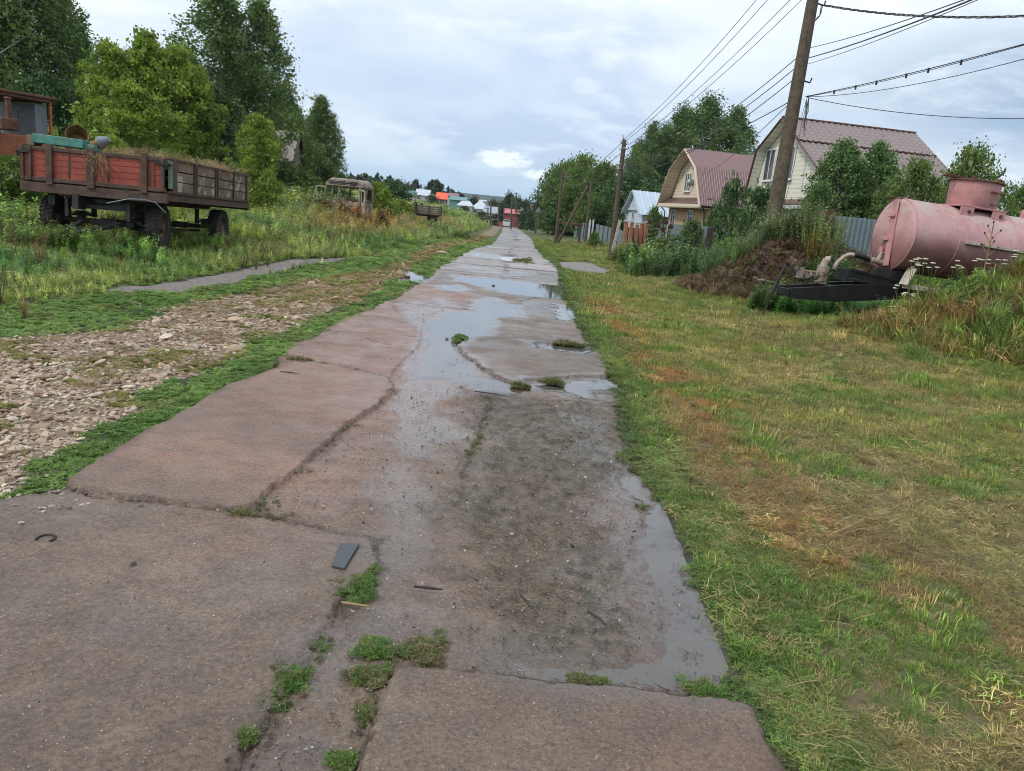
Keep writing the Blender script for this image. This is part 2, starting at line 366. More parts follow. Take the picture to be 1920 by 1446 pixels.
M['roof_blue'] = roofmat('roof_blue', (.50, .60, .68), .4); M['roof_brown'] = roofmat('roof_brown', (.13, .07, .055))
M['roof_orange'] = roofmat('roof_orange', (.80, .12, .05)); M['roof_red'] = roofmat('roof_red', (.50, .13, .13)); M['wall_red'] = roofmat('wall_red', (.30, .06, .065), .6)
M['roof_pale'] = roofmat('roof_pale', (.52, .56, .60)); M['roof_teal'] = roofmat('roof_teal', (.11, .26, .25)); M['roof_slate'] = roofmat('roof_slate', (.30, .34, .38), .7)
M['roof_old'] = roofmat('roof_old', (.25, .22, .18), .8, .3)
M['wall_pale'] = roofmat('wall_pale', (.46, .44, .38), .8); M['wall_white'] = roofmat('wall_white', (.6, .62, .62), .7); M['wall_brown'] = roofmat('wall_brown', (.14, .09, .06), .8)
M['fence_grey'] = roofmat('fence_grey', (.155, .20, .215), .45, .06)
def glassmat():
    m, t, p = new_mat('window_glass'); co = t.coord('Object')
    t.put(p.inputs['Base Color'], t.mix(t.noise(co, 1.2, 2), (.02, .025, .03), (.10, .11, .12))); p.inputs['Roughness'].default_value = .06; return m
M['glass'] = glassmat()
HAZE = True
# ------------------------------------------------------------------ outlines on the road, read off the photo and laid on the ground
def z4(pts): return [(600+a*.36458, 420+b*.36446) for a, b in pts]
def z2(pts): return [(700+a*.41667, 850+b*.41678) for a, b in pts]
def z1(pts): return [(a*.41667, 850+b*.41678) for a, b in pts]
def W(pts, z=0.0): return np.array([PZ(u, v, z)[:2] for u, v in pts])
PUD = [W(z4([(545, 530), (640, 460), (800, 445), (850, 390), (900, 385), (940, 410), (1010, 420), (1022, 480), (870, 480), (870, 545), (840, 580), (760, 585), (690, 620), (700, 660), (780, 730), (790, 780), (900, 790), (1000, 828), (960, 872), (860, 862), (790, 830), (620, 790), (485, 795), (520, 650), (570, 620), (560, 560)])),
       W(z4([(700, 268), (870, 277), (1000, 290), (1250, 317), (1264, 392), (1100, 375), (960, 357), (850, 325), (720, 295)])),
       W(z4([(1215, 415), (1290, 430), (1325, 465), (1290, 502), (1220, 490)])),
       W(z4([(1095, 612), (1200, 625), (1330, 637), (1440, 645), (1350, 672), (1230, 660), (1120, 645)])),
       W(z4([(1070, 812), (1180, 820), (1240, 830), (1300, 795), (1400, 800), (1470, 790), (1575, 838), (1480, 852), (1400, 862), (1390, 900), (1290, 875), (1230, 852), (1085, 852)])),
       W(z2([(1180, 90), (1250, 180), (1290, 240), (1390, 290), (1370, 370), (1440, 480), (1420, 560), (1490, 680), (1550, 800), (1605, 880), (1615, 960), (1600, 1010), (1600, 1060), (1400, 1085), (1150, 1042), (850, 1022), (660, 975), (640, 920), (900, 955), (1150, 950), (1260, 900), (1290, 700), (1200, 500), (1150, 400), (1180, 300), (1250, 240), (1130, 200), (1100, 110)])),
       W([(722, 506), (780, 508), (799, 520), (790, 529), (750, 530), (738, 518)]),
       W(z4([(905, 168), (1010, 172), (1030, 186), (1000, 192), (930, 182)])),
       W(z4([(620, 318), (700, 315), (735, 335), (690, 345), (625, 335)]))]
FILM = [(W(z4([(490, 790), (620, 790), (700, 870), (640, 960), (700, 1080), (620, 1200), (560, 1317), (380, 1317), (260, 1150), (290, 1000), (400, 880)])), .95),
        (W([(690, 840), (800, 850), (850, 960), (790, 1090), (700, 1110), (690, 1000)]), .8),
        (W(z4([(1230, 980), (1420, 1000), (1560, 1150), (1660, 1250), (1700, 1317), (1350, 1317), (1300, 1150)])), .7),
        (W([(1100, 850), (1190, 850), (1250, 960), (1290, 1150), (1180, 1260), (1000, 1270), (900, 1240), (1050, 1120), (1120, 980)]), .55),
        (W([(590, 1200), (640, 1130), (720, 1110), (840, 1115), (850, 1170), (720, 1200), (650, 1260), (690, 1330), (660, 1500), (420, 1500), (520, 1330)]), .75),
        (W(z4([(380, 410), (640, 380), (790, 445), (640, 460), (545, 530), (450, 560)])), .5),
        (W(z4([(1030, 390), (1215, 400), (1225, 490), (1040, 485)])), .5),
        (W([(300, 1045), (560, 1050), (560, 1130), (400, 1140), (240, 1110)]), .35), (W([(150, 1130), (330, 1140), (300, 1260), (120, 1250)]), .3)]
PLATE = [(W([(-900, 1600), (-300, 985), (40, 935), (150, 930), (300, 948), (420, 965), (600, 1000), (700, 1014), (712, 1060), (640, 1130), (600, 1195), (520, 1340), (425, 1446), (380, 1560), (-200, 1900)]), .016),
         (W([(738, 1262), (860, 1268), (960, 1280), (1345, 1318), (1430, 1340), (1560, 1560), (1600, 1700), (620, 1700), (665, 1446), (700, 1330)]), .026),
         (W([(128, 905), (150, 930), (300, 948), (420, 965), (470, 958), (560, 885), (650, 800), (700, 770), (740, 735), (729, 713), (640, 690), (575, 680), (520, 672), (470, 700), (250, 828)]), .024),
         (W(z4([(690, 640), (760, 590), (860, 585), (1080, 602), (1300, 628), (1430, 642), (1500, 790), (1280, 792), (1080, 808), (1000, 828), (880, 780), (800, 720), (715, 665)])), .02),
         (W([(500, 650), (575, 680), (729, 713), (745, 690), (785, 650), (795, 600), (745, 590), (733, 566), (650, 570)]), .012)]
CRACK = [([(150, 930), (200, 940), (300, 950), (420, 965), (480, 960)], .02, .02), ([(470, 960), (520, 915), (560, 885), (600, 850), (650, 800), (700, 770), (740, 735)], .010, .010),
         ([(518, 672), (575, 682), (640, 692), (729, 713)], .014, .012), ([(625, 624), (700, 628), (779, 634)], .012, .01), ([(675, 634), (733, 651)], .012, .01),
         ([(700, 563), (733, 566), (833, 577), (888, 583)], .02, .012), ([(855, 646), (862, 661), (892, 682), (921, 704), (965, 724), (1010, 728)], .02, .018),
         ([(924, 741), (905, 800), (880, 850), (866, 900)], .02, .008), ([(819, 512), (910, 519), (986, 526), (1056, 533)], .03, .012),
         ([(738, 1262), (860, 1268), (960, 1280), (1100, 1292), (1250, 1305), (1345, 1318)], .02, .02), ([(738, 1262), (700, 1330), (680, 1400), (665, 1500)], .02, .02),
         ([(712, 1060), (640, 1130), (600, 1195), (560, 1260), (520, 1340), (480, 1400), (425, 1480)], .015, .014), ([(480, 962), (600, 1000), (700, 1014), (712, 1060)], .014, .006),
         ([(960, 728), (1080, 738), (1170, 742)], .03, .014), ([(1000, 642), (1120, 652)], .02, .01), ([(1078, 540), (975, 566)], .02, .01), ([(1345, 1318), (1380, 1330), (1428, 1350), (1455, 1400), (1482, 1450)], .02, .008)]
CRACK = [(W(p), w_, d_) for p, w_, d_ in CRACK]
def seg_d(P, A, B):
    ab = B-A; q = np.clip(((P-A)@ab)/(ab@ab+1e-12), 0, 1); return np.hypot(*(P-A-q[:, None]*ab).T)
def poly_sd(P, Q):      # signed distance, positive inside
    d = np.full(len(P), 1e9); ins = np.zeros(len(P), bool); n = len(Q)
    for i in range(n):
        A = Q[i]; B = Q[(i+1) % n]; d = np.minimum(d, seg_d(P, A, B))
        c = ((A[1] > P[:, 1]) != (B[1] > P[:, 1])) & (P[:, 0] < (B[0]-A[0])*(P[:, 1]-A[1])/(B[1]-A[1]+1e-12)+A[0]); ins ^= c
    return np.where(ins, d, -d)
def sd_in(P, Q, pad=.4):
    out = np.full(len(P), -pad); m = (P[:, 0] > Q[:, 0].min()-pad) & (P[:, 0] < Q[:, 0].max()+pad) & (P[:, 1] > Q[:, 1].min()-pad) & (P[:, 1] < Q[:, 1].max()+pad)
    if m.any(): out[m] = np.maximum(poly_sd(P[m], Q), -pad)
    return out
def puddle_sd(P):
    r = np.full(len(P), -.4)
    for Q in PUD: r = np.maximum(r, sd_in(P, Q))
    n = (fbm(P[:, 0], P[:, 1], 5, 4, 4)-.5)*.16*np.clip(P[:, 1]/8, .6, 2)+(fbm(P[:, 0], P[:, 1], 22, 2, 5)-.5)*.05
    return r+n*np.clip(1-np.abs(r)/.35, 0, 1)
# ------------------------------------------------------------------ the ground
gx = np.arange(-8, 8.001, .06); e_ = 8*np.exp(np.arange(1, 320)*.0185); e_ = e_[e_ < 2800]; gx = np.concatenate([-e_[::-1], gx, e_])
gy = [-40, -25, -15, -10, -6, -4, -2.5, -1.5, -.8, -.3, .1, .4, .6]; y = .66
while y < 3600: gy.append(y); y += max(.05, y*.0105)
gy = np.array(gy)
GX, GY = np.meshgrid(gx, gy); P = np.stack([GX.ravel(), GY.ravel()], 1); X, Y = P.T
Z = gz(X, Y); dL = xL(Y)-X; eR = X-xR(Y)
inside = np.minimum(-dL, -eR)           # >0 within the road
Z -= sst(inside, .0, .10)*np.interp(Y, [0, 60, 200], [.07, .12, .4])
psd = puddle_sd(P); Z = np.where((psd > 0) & (inside < .02), np.minimum(Z, zr(Y)-.004-np.minimum(psd*.2, .03)), Z)
def xg_out(y): return np.interp(y, [0, 6.8, 8.5, 12.4, 16.5, 22, 35, 60, 172], [-4.9, -4.7, -4.35, -4.15, -3.35, -3.5, -3.9, -4.1, -4.1])+xs(y)
def xg_in(y): return np.interp(y, [0, 3.3, 3.9, 5, 6.5, 7.5, 9, 12, 14, 22, 40, 172], [.0, .0, .23, .26, .44, .44, .27, .24, .35, .6, .55, .5])
def m_gravel(X, Y):
    n = (fbm(X, Y, 1.3, 3, 8)-.5)*.9
    return sst(xL(Y)-X+n*.5-xg_in(Y), 0, .12)*sst(X-xg_out(Y)+n, 0, .25)*(X < xL(Y))
PATHL = W([(205, 551), (330, 549), (450, 528), (530, 508), (645, 490), (650, 483), (540, 492), (420, 515), (300, 532), (215, 543)])
PATHR = [W([(1045, 491), (1100, 492), (1145, 508), (1135, 515), (1085, 513), (1052, 503)]), W([(1212, 512), (1290, 517), (1300, 527), (1240, 523)])]
gra = m_gravel(X, Y)
nz = fbm(X, Y, .8, 5, 11); nz2 = fbm(X, Y, .35, 4, 12)
def c3(*c): return np.array(c)
def lerp(a, b, f): return a+(b-a)*f[:, None]
C = np.tile(c3(.045, .052, .018), (len(P), 1)).astype(float)
C = lerp(C, c3(.075, .062, .028), sst(nz, .42, .6)*(eR > 0))
C = lerp(C, c3(.15, .115, .06), sst(eR, 0, .1)*(1-sst(eR, .6, 2.4))*(Y < 9))
C = lerp(C, c3(.085, .11, .03), sst(Y, 40, 90))
C = lerp(C, c3(.22, .165, .11), gra)
soil = np.zeros(len(P))
for bx, by, rx, ry, h in BUMPS: soil = np.maximum(soil, np.exp(-((X-bx)/rx)**2-((Y-by)/ry)**2))
C = lerp(C, c3(.075, .052, .038), sst(soil, .15, .5))
pathm = np.maximum(sd_in(P, PATHL), np.maximum(sd_in(P, PATHR[0]), sd_in(P, PATHR[1])))+(fbm(X, Y, 3, 3, 3)-.5)*.2
C = lerp(C, c3(.19, .165, .145), sst(pathm, -.03, .05))
C = lerp(C, c3(.045, .065, .05), sst(Y, 420, 900)*.8)
C = lerp(C, c3(.022, .034, .02), sst(Y, 1500, 2000))
wetg = np.clip(sst(psd, -.12, 0), 0, 1)
nX, nY = len(gx), len(gy); ii = np.arange(nY-1)[:, None]*nX+np.arange(nX-1)[None, :]; Fq = np.stack([ii, ii+1, ii+nX+1, ii+nX], -1).reshape(-1, 4)
def ground_mat():
    m, t, p = new_mat('soil_and_turf'); co = t.pos(); a = t.attr('gcol')
    n = t.noise(co, 7, 7, .65); c = t.mix(1.0, a, t.ramp(n, [(.3, .62), (.7, 1.4)]), 'MULTIPLY')
    wv = t.sep(t.attr('gwet'))[0]
    c = t.mix(t.math('MULTIPLY', wv, .55), c, (.03, .026, .02))
    t.put(p.inputs['Base Color'], c); t.put(p.inputs['Roughness'], t.math('SUBTRACT', .9, t.math('MULTIPLY', wv, .5)))
    t.put(p.inputs['Normal'], t.bump(t.noise(co, 30, 6, .65), .7, .03)); return m
me = np_mesh('ground', np.stack([X, Y, Z], 1), Fq, ground_mat(), {'gcol': ('POINT', 'FLOAT_COLOR', C), 'gwet': ('POINT', 'FLOAT_COLOR', np.stack([wetg]*3, 1))}, smooth=True)
tag(link('ground', me), kind='structure')
# ------------------------------------------------------------------ the concrete road
ry = [.3]
while ry[-1] < 236: ry.append(ry[-1]+max(.012, ry[-1]*.0042))
ry = np.array(ry); nS = 300; sv_ = np.linspace(0, 1, nS)
YY = np.repeat(ry, nS); SS = np.tile(sv_, len(ry)); AL = np.repeat(xL(ry), nS); AR = np.repeat(xR(ry), nS)
jag = (fbm(YY*1.0, YY*0, 2.2, 4, 21)-.5)*.14; jag2 = (fbm(YY, YY*0+9, 2.6, 4, 22)-.5)*.14
X = (AL+jag)*(1-SS)+(AR+jag2)*SS; Y = YY; P = np.stack([X, Y], 1)
psd = puddle_sd(P); out = np.clip(1-psd/.02, 0, 1)
Z = zr(Y)+.001+(fbm(X, Y, 1.1, 3, 30)*.010+fbm(X, Y, 9, 3, 31)*.004)*sst(-psd, 0, .15)
plate = np.zeros(len(P)); edge = np.zeros(len(P))
for Q, h in PLATE:
    s_ = sd_in(P, Q)+(fbm(X, Y, 14, 3, 33)-.5)*.05+(fbm(X, Y, 45, 2, 34)-.5)*.025; Z += sst(s_, -.004, .008)*h*sst(-psd, -.01, .05); plate = np.maximum(plate, sst(s_, -.01, .02))
    edge = np.maximum(edge, sst(-np.abs(s_+.015), -.05, 0))
dirt = edge*.22
for Q, w_, dp in CRACK:
    dd = np.full(len(P), 1e3)
    mm = (X > Q[:, 0].min()-.3) & (X < Q[:, 0].max()+.3) & (Y > Q[:, 1].min()-.3) & (Y < Q[:, 1].max()+.3)
    Pm = P[mm]+np.stack([(fbm(X[mm], Y[mm], 6, 3, 41)-.5), (fbm(X[mm], Y[mm], 6, 3, 42)-.5)], 1)*.10; Pm = Pm+np.stack([(fbm(X[mm], Y[mm], 30, 2, 45)-.5), (fbm(X[mm], Y[mm], 30, 2, 46)-.5)], 1)*.03; q_ = np.full(len(Pm), 1e3)
    for a, b in zip(Q[:-1], Q[1:]): q_ = np.minimum(q_, seg_d(Pm, a, b))
    dd[mm] = q_; sc = np.maximum(1, Y/6); k = 1-sst(dd, w_*.15*sc, w_*.6*sc); Z -= k*dp*.8; gap_ = .35+.65*sst(fbm(X, Y, 3.5, 3, 43), .38, .56); dirt = np.maximum(dirt, (1-sst(dd, w_*.2*sc, w_*.75*sc))*gap_); dirt = np.maximum(dirt, (1-sst(dd, 0, .09*sc))*.35*sst(fbm(X, Y, 9, 3, 44), .45, .6))
# transverse joints of the far slabs, three metres apart, and slabs of slightly different height
js = (Y+(fbm(X, Y, .8, 2, 51)-.5)*.35-16.2)/2.95; jd = np.abs(js-np.round(js))*2.95; far = sst(Y, 16.5, 18)
wj = np.interp(Y, [15, 40, 120], [.055, .10, .2]); dirt = np.maximum(dirt, far*(1-sst(jd, wj*.7, wj*1.9))); Z -= far*(1-sst(jd, wj*.4, wj))*.015
slab = vnoise(np.floor(js)*7.3+3, np.floor((SS+.0)*2)*5.1); Z += far*(slab)*.02*sst(-psd, 0, .2)
cen = np.abs(SS-.52+(fbm(X, Y, .5, 2, 52)-.5)*.08)*3.1; dirt = np.maximum(dirt, far*(1-sst(cen, .03, .12))*.6*sst(fbm(X, Y, .4, 2, 53), .35, .6))
hole = np.exp(-((SS-.53)/.10)**2)*sst(fbm(X, Y, .35, 3, 54), .55, .66)*far; dirt = np.maximum(dirt, hole*.9); Z -= hole*.03
dirt = np.maximum(dirt, ((1-sst(SS, 0, .035))+sst(SS, .965, 1))*.8*sst(fbm(X, Y, 4, 4, 91), .42, .6))
wet = np.zeros(len(P))
for Q, k in FILM: wet = np.maximum(wet, k*sst(sd_in(P, Q)+(fbm(X, Y, 2.6, 5, 61)-.5)*.55, -.05, .16))
wet = np.maximum(wet, sst(psd, -.22, -.02)*.95)
wet = np.maximum(wet, far*sst(fbm(X, Y, .6, 4, 62), .45, .7)*.6)
red = sst(-(X+.55+.25*(Y > 7)), -.4, .5)*sst(Y, 3.4, 4.2)*(1-sst(Y, 14, 17))*(.6+.4*sst(fbm(X, Y, .9, 3, 71), .3, .6))+.25*sst(fbm(X, Y, .7, 3, 72), .45, .7)
DEB = [W([(870, 740), (1170, 735), (1200, 860), (1190, 960), (1230, 1100), (1240, 1200), (1100, 1260), (880, 1240), (830, 1120), (830, 960), (870, 840)]), W(z4([(700, 640), (1080, 600), (1430, 650), (1500, 790), (1000, 820), (820, 720)])), W([(740, 1270), (1340, 1320), (1470, 1446), (1000, 1446)])]
deb = np.zeros(len(P))
for Q, k in zip(DEB, (1., .8, .35)): deb = np.maximum(deb, k*sst(sd_in(P, Q)+(fbm(X, Y, 1.7, 4, 81)-.5)*.8, -.1, .3))
Z = np.where(psd > 0, np.minimum(Z, zr(Y)-.003-np.minimum(psd*.12, .022)+fbm(X, Y, 18, 2, 82)*.004), Z)
# skirts
X2 = X.reshape(-1, nS).copy(); Y2 = Y.reshape(-1, nS); Z2 = Z.reshape(-1, nS).copy()
Z2[:, 0] -= .16; Z2[:, -1] -= .16; Z2[:, 1] -= .012; Z2[:, -2] -= .012; X2[:, 1] = X2[:, 0]+.004; X2[:, -2] = X2[:, -1]-.004
Z2[:, 2] -= .003; Z2[:, -3] -= .003
ii = np.arange(len(ry)-1)[:, None]*nS+np.arange(nS-1)[None, :]; Fq = np.stack([ii, ii+1, ii+nS+1, ii+nS], -1).reshape(-1, 4)
Ca = np.stack([wet, np.clip(dirt, 0, 1), np.clip(red, 0, 1), deb], 1)
slab_t = np.where(far > .5, slab, .5)
def road_mat():
    m, t, p = new_mat('wet_concrete'); co = t.pos(); an = t.add('ShaderNodeAttribute', attribute_name='rmask'); s = t.sep(an.outputs['Color']); wet, dirt, red = s[0], s[1], s[2]; deb = an.outputs['Alpha']
    sl = t.sep(t.attr('slab'))[0]
    big = t.noise(co, .9, 6, .6, .3); mid = t.noise(co, 6, 7, .65, .2); fine = t.noise(co, 60, 5, .7)
    c = t.mix(t.step(big, .3, .7), (.125, .088, .062), (.195, .143, .102))
    c = t.mix(red, c, t.mix(big, (.225, .125, .086), (.30, .175, .124)))
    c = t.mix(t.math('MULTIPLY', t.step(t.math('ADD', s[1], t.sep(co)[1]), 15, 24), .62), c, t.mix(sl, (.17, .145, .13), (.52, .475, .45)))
    c = t.mix(t.math('MULTIPLY', t.step(mid, .42, .62), .38), c, (.095, .075, .060)); c = t.mix(t.math('MULTIPLY', t.step(t.noise(co, 2.6, 7, .7, .5), .52, .66), .30), c, (.10, .085, .076))
    c = t.mix(1.0, c, t.ramp(fine, [(.34, .62), (.66, 1.36)]), 'MULTIPLY'); c = t.mix(1.0, c, t.ramp(t.noise(co, 190, 3, .7), [(.3, .62), (.7, 1.35)]), 'MULTIPLY')
    # aggregate: pale and dark pebbles showing through
    v1 = t.voro(co, 55); v2 = t.voro(co, 27); vc = t.voro(co, 55, 1)
    pk = t.math('MULTIPLY', t.step(v1, .20, .12), t.step(t.sep(vc)[0], .62, .7)); pk2 = t.math('MULTIPLY', t.step(v2, .13, .07), t.step(t.sep(t.voro(co, 27, 1))[1], .78, .84))
    c = t.mix(t.math('MULTIPLY', pk, .75), c, (.42, .35, .29)); c = t.mix(t.math('MULTIPLY', pk2, .75), c, (.50, .43, .36))
    dk_ = t.math('MULTIPLY', t.step(v1, .25, .15), t.step(t.sep(vc)[0], .3, .22)); c = t.mix(t.math('MULTIPLY', dk_, .6), c, (.05, .038, .03))
    pit = t.math('MULTIPLY', t.step(t.noise(co, 38, 4, .7, .6), .60, .67), t.step(t.noise(co, 3.3, 4, .6), .35, .6)); c = t.mix(t.math('MULTIPLY', pit, .7), c, (.055, .040, .030))
    lt = t.math('MULTIPLY', t.step(t.noise(co, 4.5, 6, .7, .8), .54, .70), .35); c = t.mix(lt, c, (.27, .21, .16))
    # mown grass clippings trodden in
    gr = t.noise(t.vmath('MULTIPLY', co, (26, 60, 1)), 1.0, 6, .75, 1.2)
    c = t.mix(t.math('MULTIPLY', deb, t.step(gr, .46, .58)), c, (.075, .066, .042)); c = t.mix(t.math('MULTIPLY', t.math('MULTIPLY', deb, .5), t.step(t.noise(co, 90, 3, .7), .5, .65)), c, (.17, .15, .09))
    c = t.mix(t.math('MULTIPLY', dirt, t.math('ADD', .55, t.math('MULTIPLY', mid, .6)), clamp=True), c, (.052, .040, .029))
    wn = t.math('MULTIPLY', wet, t.step(t.noise(co, 11, 6, .7), .2, .46)); c = t.mix(t.math('MULTIPLY', wn, .7), c, t.mix(1.0, c, (.55, .55, .58), 'MULTIPLY'))
    t.put(p.inputs['Base Color'], c)
    dry = t.step(t.noise(co, 2.2, 6, .65), .36, .66)
    r = t.math('ADD', .31, t.math('MULTIPLY', dry, .25)); r = t.math('SUBTRACT', r, t.math('MULTIPLY', wn, .40)); r = t.math('ADD', r, t.math('MULTIPLY', dirt, .2))
    t.put(p.inputs['Roughness'], t.math('MAXIMUM', r, .07)); t.put(p.inputs['Specular IOR Level'], t.math('ADD', .30, t.math('MULTIPLY', wn, .55)))
    h = t.math('ADD', t.math('MULTIPLY', fine, .6), t.math('ADD', t.math('MULTIPLY', t.math('MAXIMUM', pk, pk2), .8), t.math('MULTIPLY', t.math('MULTIPLY', deb, gr), 1.6)))
    h = t.math('MULTIPLY', h, t.math('SUBTRACT', 1.0, t.math('MULTIPLY', wn, .9)))
    b1 = t.bump(mid, .35, .012); t.put(p.inputs['Normal'], t.bump(h, .55, .005, b1)); return m
me = np_mesh('road', np.stack([X2.ravel(), Y2.ravel(), Z2.ravel()], 1), Fq, road_mat(), {'rmask': ('POINT', 'FLOAT_COLOR', Ca), 'slab': ('POINT', 'FLOAT_COLOR', np.stack([slab_t]*3, 1))}, smooth=True)
tag(link('road', me), kind='structure')
# puddle water: level sheets that show where the surface dips below them
def water_mat():
    m, t, p = new_mat('puddle_water'); co = t.pos()
    t.put(p.inputs['Base Color'], t.mix(t.noise(co, 2.5, 5, .6), (.085, .078, .070), (.14, .128, .115))); p.inputs['Roughness'].default_value = .025; p.inputs['IOR'].default_value = 1.58
    t.put(p.inputs['Normal'], t.bump(t.noise(co, 9, 3, .5), .05, .004)); return m
WM = water_mat()
def hull(Pt):
    Pt = sorted(map(tuple, Pt)); cr = lambda o, a, b: (a[0]-o[0])*(b[1]-o[1])-(a[1]-o[1])*(b[0]-o[0]); lo = []; up = []
    for q in Pt:
        while len(lo) > 1 and cr(lo[-2], lo[-1], q) <= 0: lo.pop()
        lo.append(q)
    for q in reversed(Pt):
        while len(up) > 1 and cr(up[-2], up[-1], q) <= 0: up.pop()
        up.append(q)
    return np.array(lo[:-1]+up[:-1])
for kq, Q in enumerate(PUD):
    Hh = hull(Q); c_ = Hh.mean(0); Hh = c_+(Hh-c_)*(1+.28/np.maximum(.4, np.hypot(*(Hh-c_).T)))[:, None]
    if c_[0] > -2: Hh[:, 0] = np.clip(Hh[:, 0], xL(c_[1])+.05, xR(Hh[:, 1])+.03)
    b = MB(); b.add([(x, y, float(zr(c_[1]))-.0042-.0003*kq) for x, y in Hh], [tuple(range(len(Hh)))]); tag(b.build('puddle', WM, smooth=False, fixn=False), kind='structure')
# old concrete slabs of a sunken footpath left of the gravel
def slab_thing(name, Q, label, cat, zoff=.03, th=.09, group=None):
    b = MB(); n = len(Q); c = Q.mean(0); z0 = float(gz(c[0], c[1], False)); zz = [float(gz(a, e, False))+zoff for a, e in Q]
    b.add([(a-c[0], e-c[1], z-z0) for (a, e), z in zip(Q, zz)]+[(a-c[0], e-c[1], z-z0-th) for (a, e), z in zip(Q, zz)], [tuple(range(n)), tuple(range(2*n-1, n-1, -1))]+[(i, i+n, (i+1) % n+n, (i+1) % n) for i in range(n)])
    return tag(b.build(name, M['slab_old'], smooth=False, bevel=.015, loc=(c[0], c[1], z0)), label, cat, group)
M['slab_old'] = surf('slab_old', (.20, .175, .155), .25, 3, .55, bump=.5, spots=(.11, .095, .075), spot_at=(.5, .66))
slab_thing('footpath_slab', W([(1048, 493), (1098, 494), (1143, 509), (1132, 514), (1085, 512), (1054, 502)]), 'broken pale concrete slab in the grass right beside the road edge before the leaning pole', 'concrete slab', group='slabs of the crossing footpath')
slab_thing('footpath_slab', W([(1218, 513), (1288, 518), (1292, 526), (1246, 522)]), 'grey concrete slab lying flat left of the brown weedy soil heap', 'concrete slab', group='slabs of the crossing footpath')
# ------------------------------------------------------------------ foliage shaders
def leaf_mat(name, cols, trans=.3, rough=.5, inst=False, var=.35):
    m, t, p = new_mat(name); out = m.node_tree.nodes['Material Output']
    r = t.sep(t.attr('rnd'))[0]; r2 = t.sep(t.attr('rnd2'))[0]
    c = t.mix(r, cols[0], cols[1])
    if len(cols) > 2: c = t.mix(t.step(r2, .55, 1.0), c, cols[2])
    if inst:
        c = t.mix(1.0, t.attr('tint', typ='INSTANCER'), t.ramp(r, [(0, 1-var), (1, 1+var)]), 'MULTIPLY')
    if inst: c = t.mix(t.step(r, 2, 3), c, (.72, .72, .62))
    t.put(p.inputs['Base Color'], c); p.inputs['Roughness'].default_value = rough; p.inputs['Specular IOR Level'].default_value = .35
    tr = t.add('ShaderNodeBsdfTranslucent'); t.put(tr.inputs[0], t.mix(1.0, c, (1.15, 1.25, .6), 'MULTIPLY'))
    mx = t.add('ShaderNodeMixShader'); mx.inputs[0].default_value = trans; t.l.new(p.outputs[0], mx.inputs[1]); t.l.new(tr.outputs[0], mx.inputs[2]); t.l.new(mx.outputs[0], out.inputs[0]); return m
M['inst_leaf'] = leaf_mat('grass_blades', [(1, 1, 1), (1, 1, 1)], inst=True)
M['inst_dry'] = leaf_mat('dry_stalks', [(1, 1, 1), (1, 1, 1)], inst=True, trans=.1, rough=.8)
def stone_mat():
    m, t, p = new_mat('pebble'); co = t.coord('Object'); c = t.attr('tint', typ='INSTANCER')
    c = t.mix(1.0, c, t.ramp(t.noise(co, 3, 5, .6), [(.3, .75), (.7, 1.2)]), 'MULTIPLY'); t.put(p.inputs['Base Color'], c); p.inputs['Roughness'].default_value = .6
    t.put(p.inputs['Normal'], t.bump(t.noise(co, 5, 4, .6), .5, .1)); return m
M['pebble'] = stone_mat()
# ------------------------------------------------------------------ small plant shapes (kept out of the scene, instanced by the stuff objects)
class Blades:
    def __init__(s, seed): s.r = np.random.default_rng(seed); s.V = []; s.F = []; s.c = []
    def blade(s, base, az, h, lean, w, seg=3, curl=1.0, rnd=None):
        d = np.array([math.cos(az), math.sin(az), 0]); sd = np.array([-d[1], d[0], 0]); b0 = len(s.V); rn = s.r.random() if rnd is None else rnd
        for k in range(seg+1):
            q = k/seg; a = lean*(q**curl); p = np.array(base)+d*h*math.sin(a)*q+np.array([0, 0, 1])*h*math.cos(a)*q; ww = w*(1-q**1.6)*.5+.0004
            s.V += [p-sd*ww, p+sd*ww]
        for k in range(seg): i = b0+2*k; s.F.append((i, i+1, i+3, i+2)); s.c.append(rn)
    def leaf(s, c, az, L, w, tilt, rnd=None):
        d = np.array([math.cos(az)*math.cos(tilt), math.sin(az)*math.cos(tilt), math.sin(tilt)]); sd = np.array([-math.sin(az), math.cos(az), 0]); up = np.cross(d, sd); c = np.array(c); b0 = len(s.V); rn = s.r.random() if rnd is None else rnd
        s.V += [c, c+d*L*.45+sd*w*.5-up*w*.12, c+d*L*.95, c+d*L*.45-sd*w*.5-up*w*.12]
        s.F.append((b0, b0+1, b0+2, b0+3)); s.c.append(rn)
    def mesh(s, name, mat): return np_mesh(name, np.array(s.V), np.array(s.F), mat, {'rnd': ('FACE', 'FLOAT', np.array(s.c))})
def tuft(seed, n=14, h=1.0, spread=.35, lean=(.1, .9), w=.035, seg=3, mat='inst_leaf'):
    b = Blades(seed); r = b.r
    for _ in range(n): a = r.random()*6.28; q = r.random()**.5*spread; b.blade((q*math.cos(a), q*math.sin(a), 0), a+r.normal()*.7, h*r.uniform(.5, 1), r.uniform(*lean), w*r.uniform(.7, 1.2), seg)
    return b.mesh('grass_tuft', M[mat])
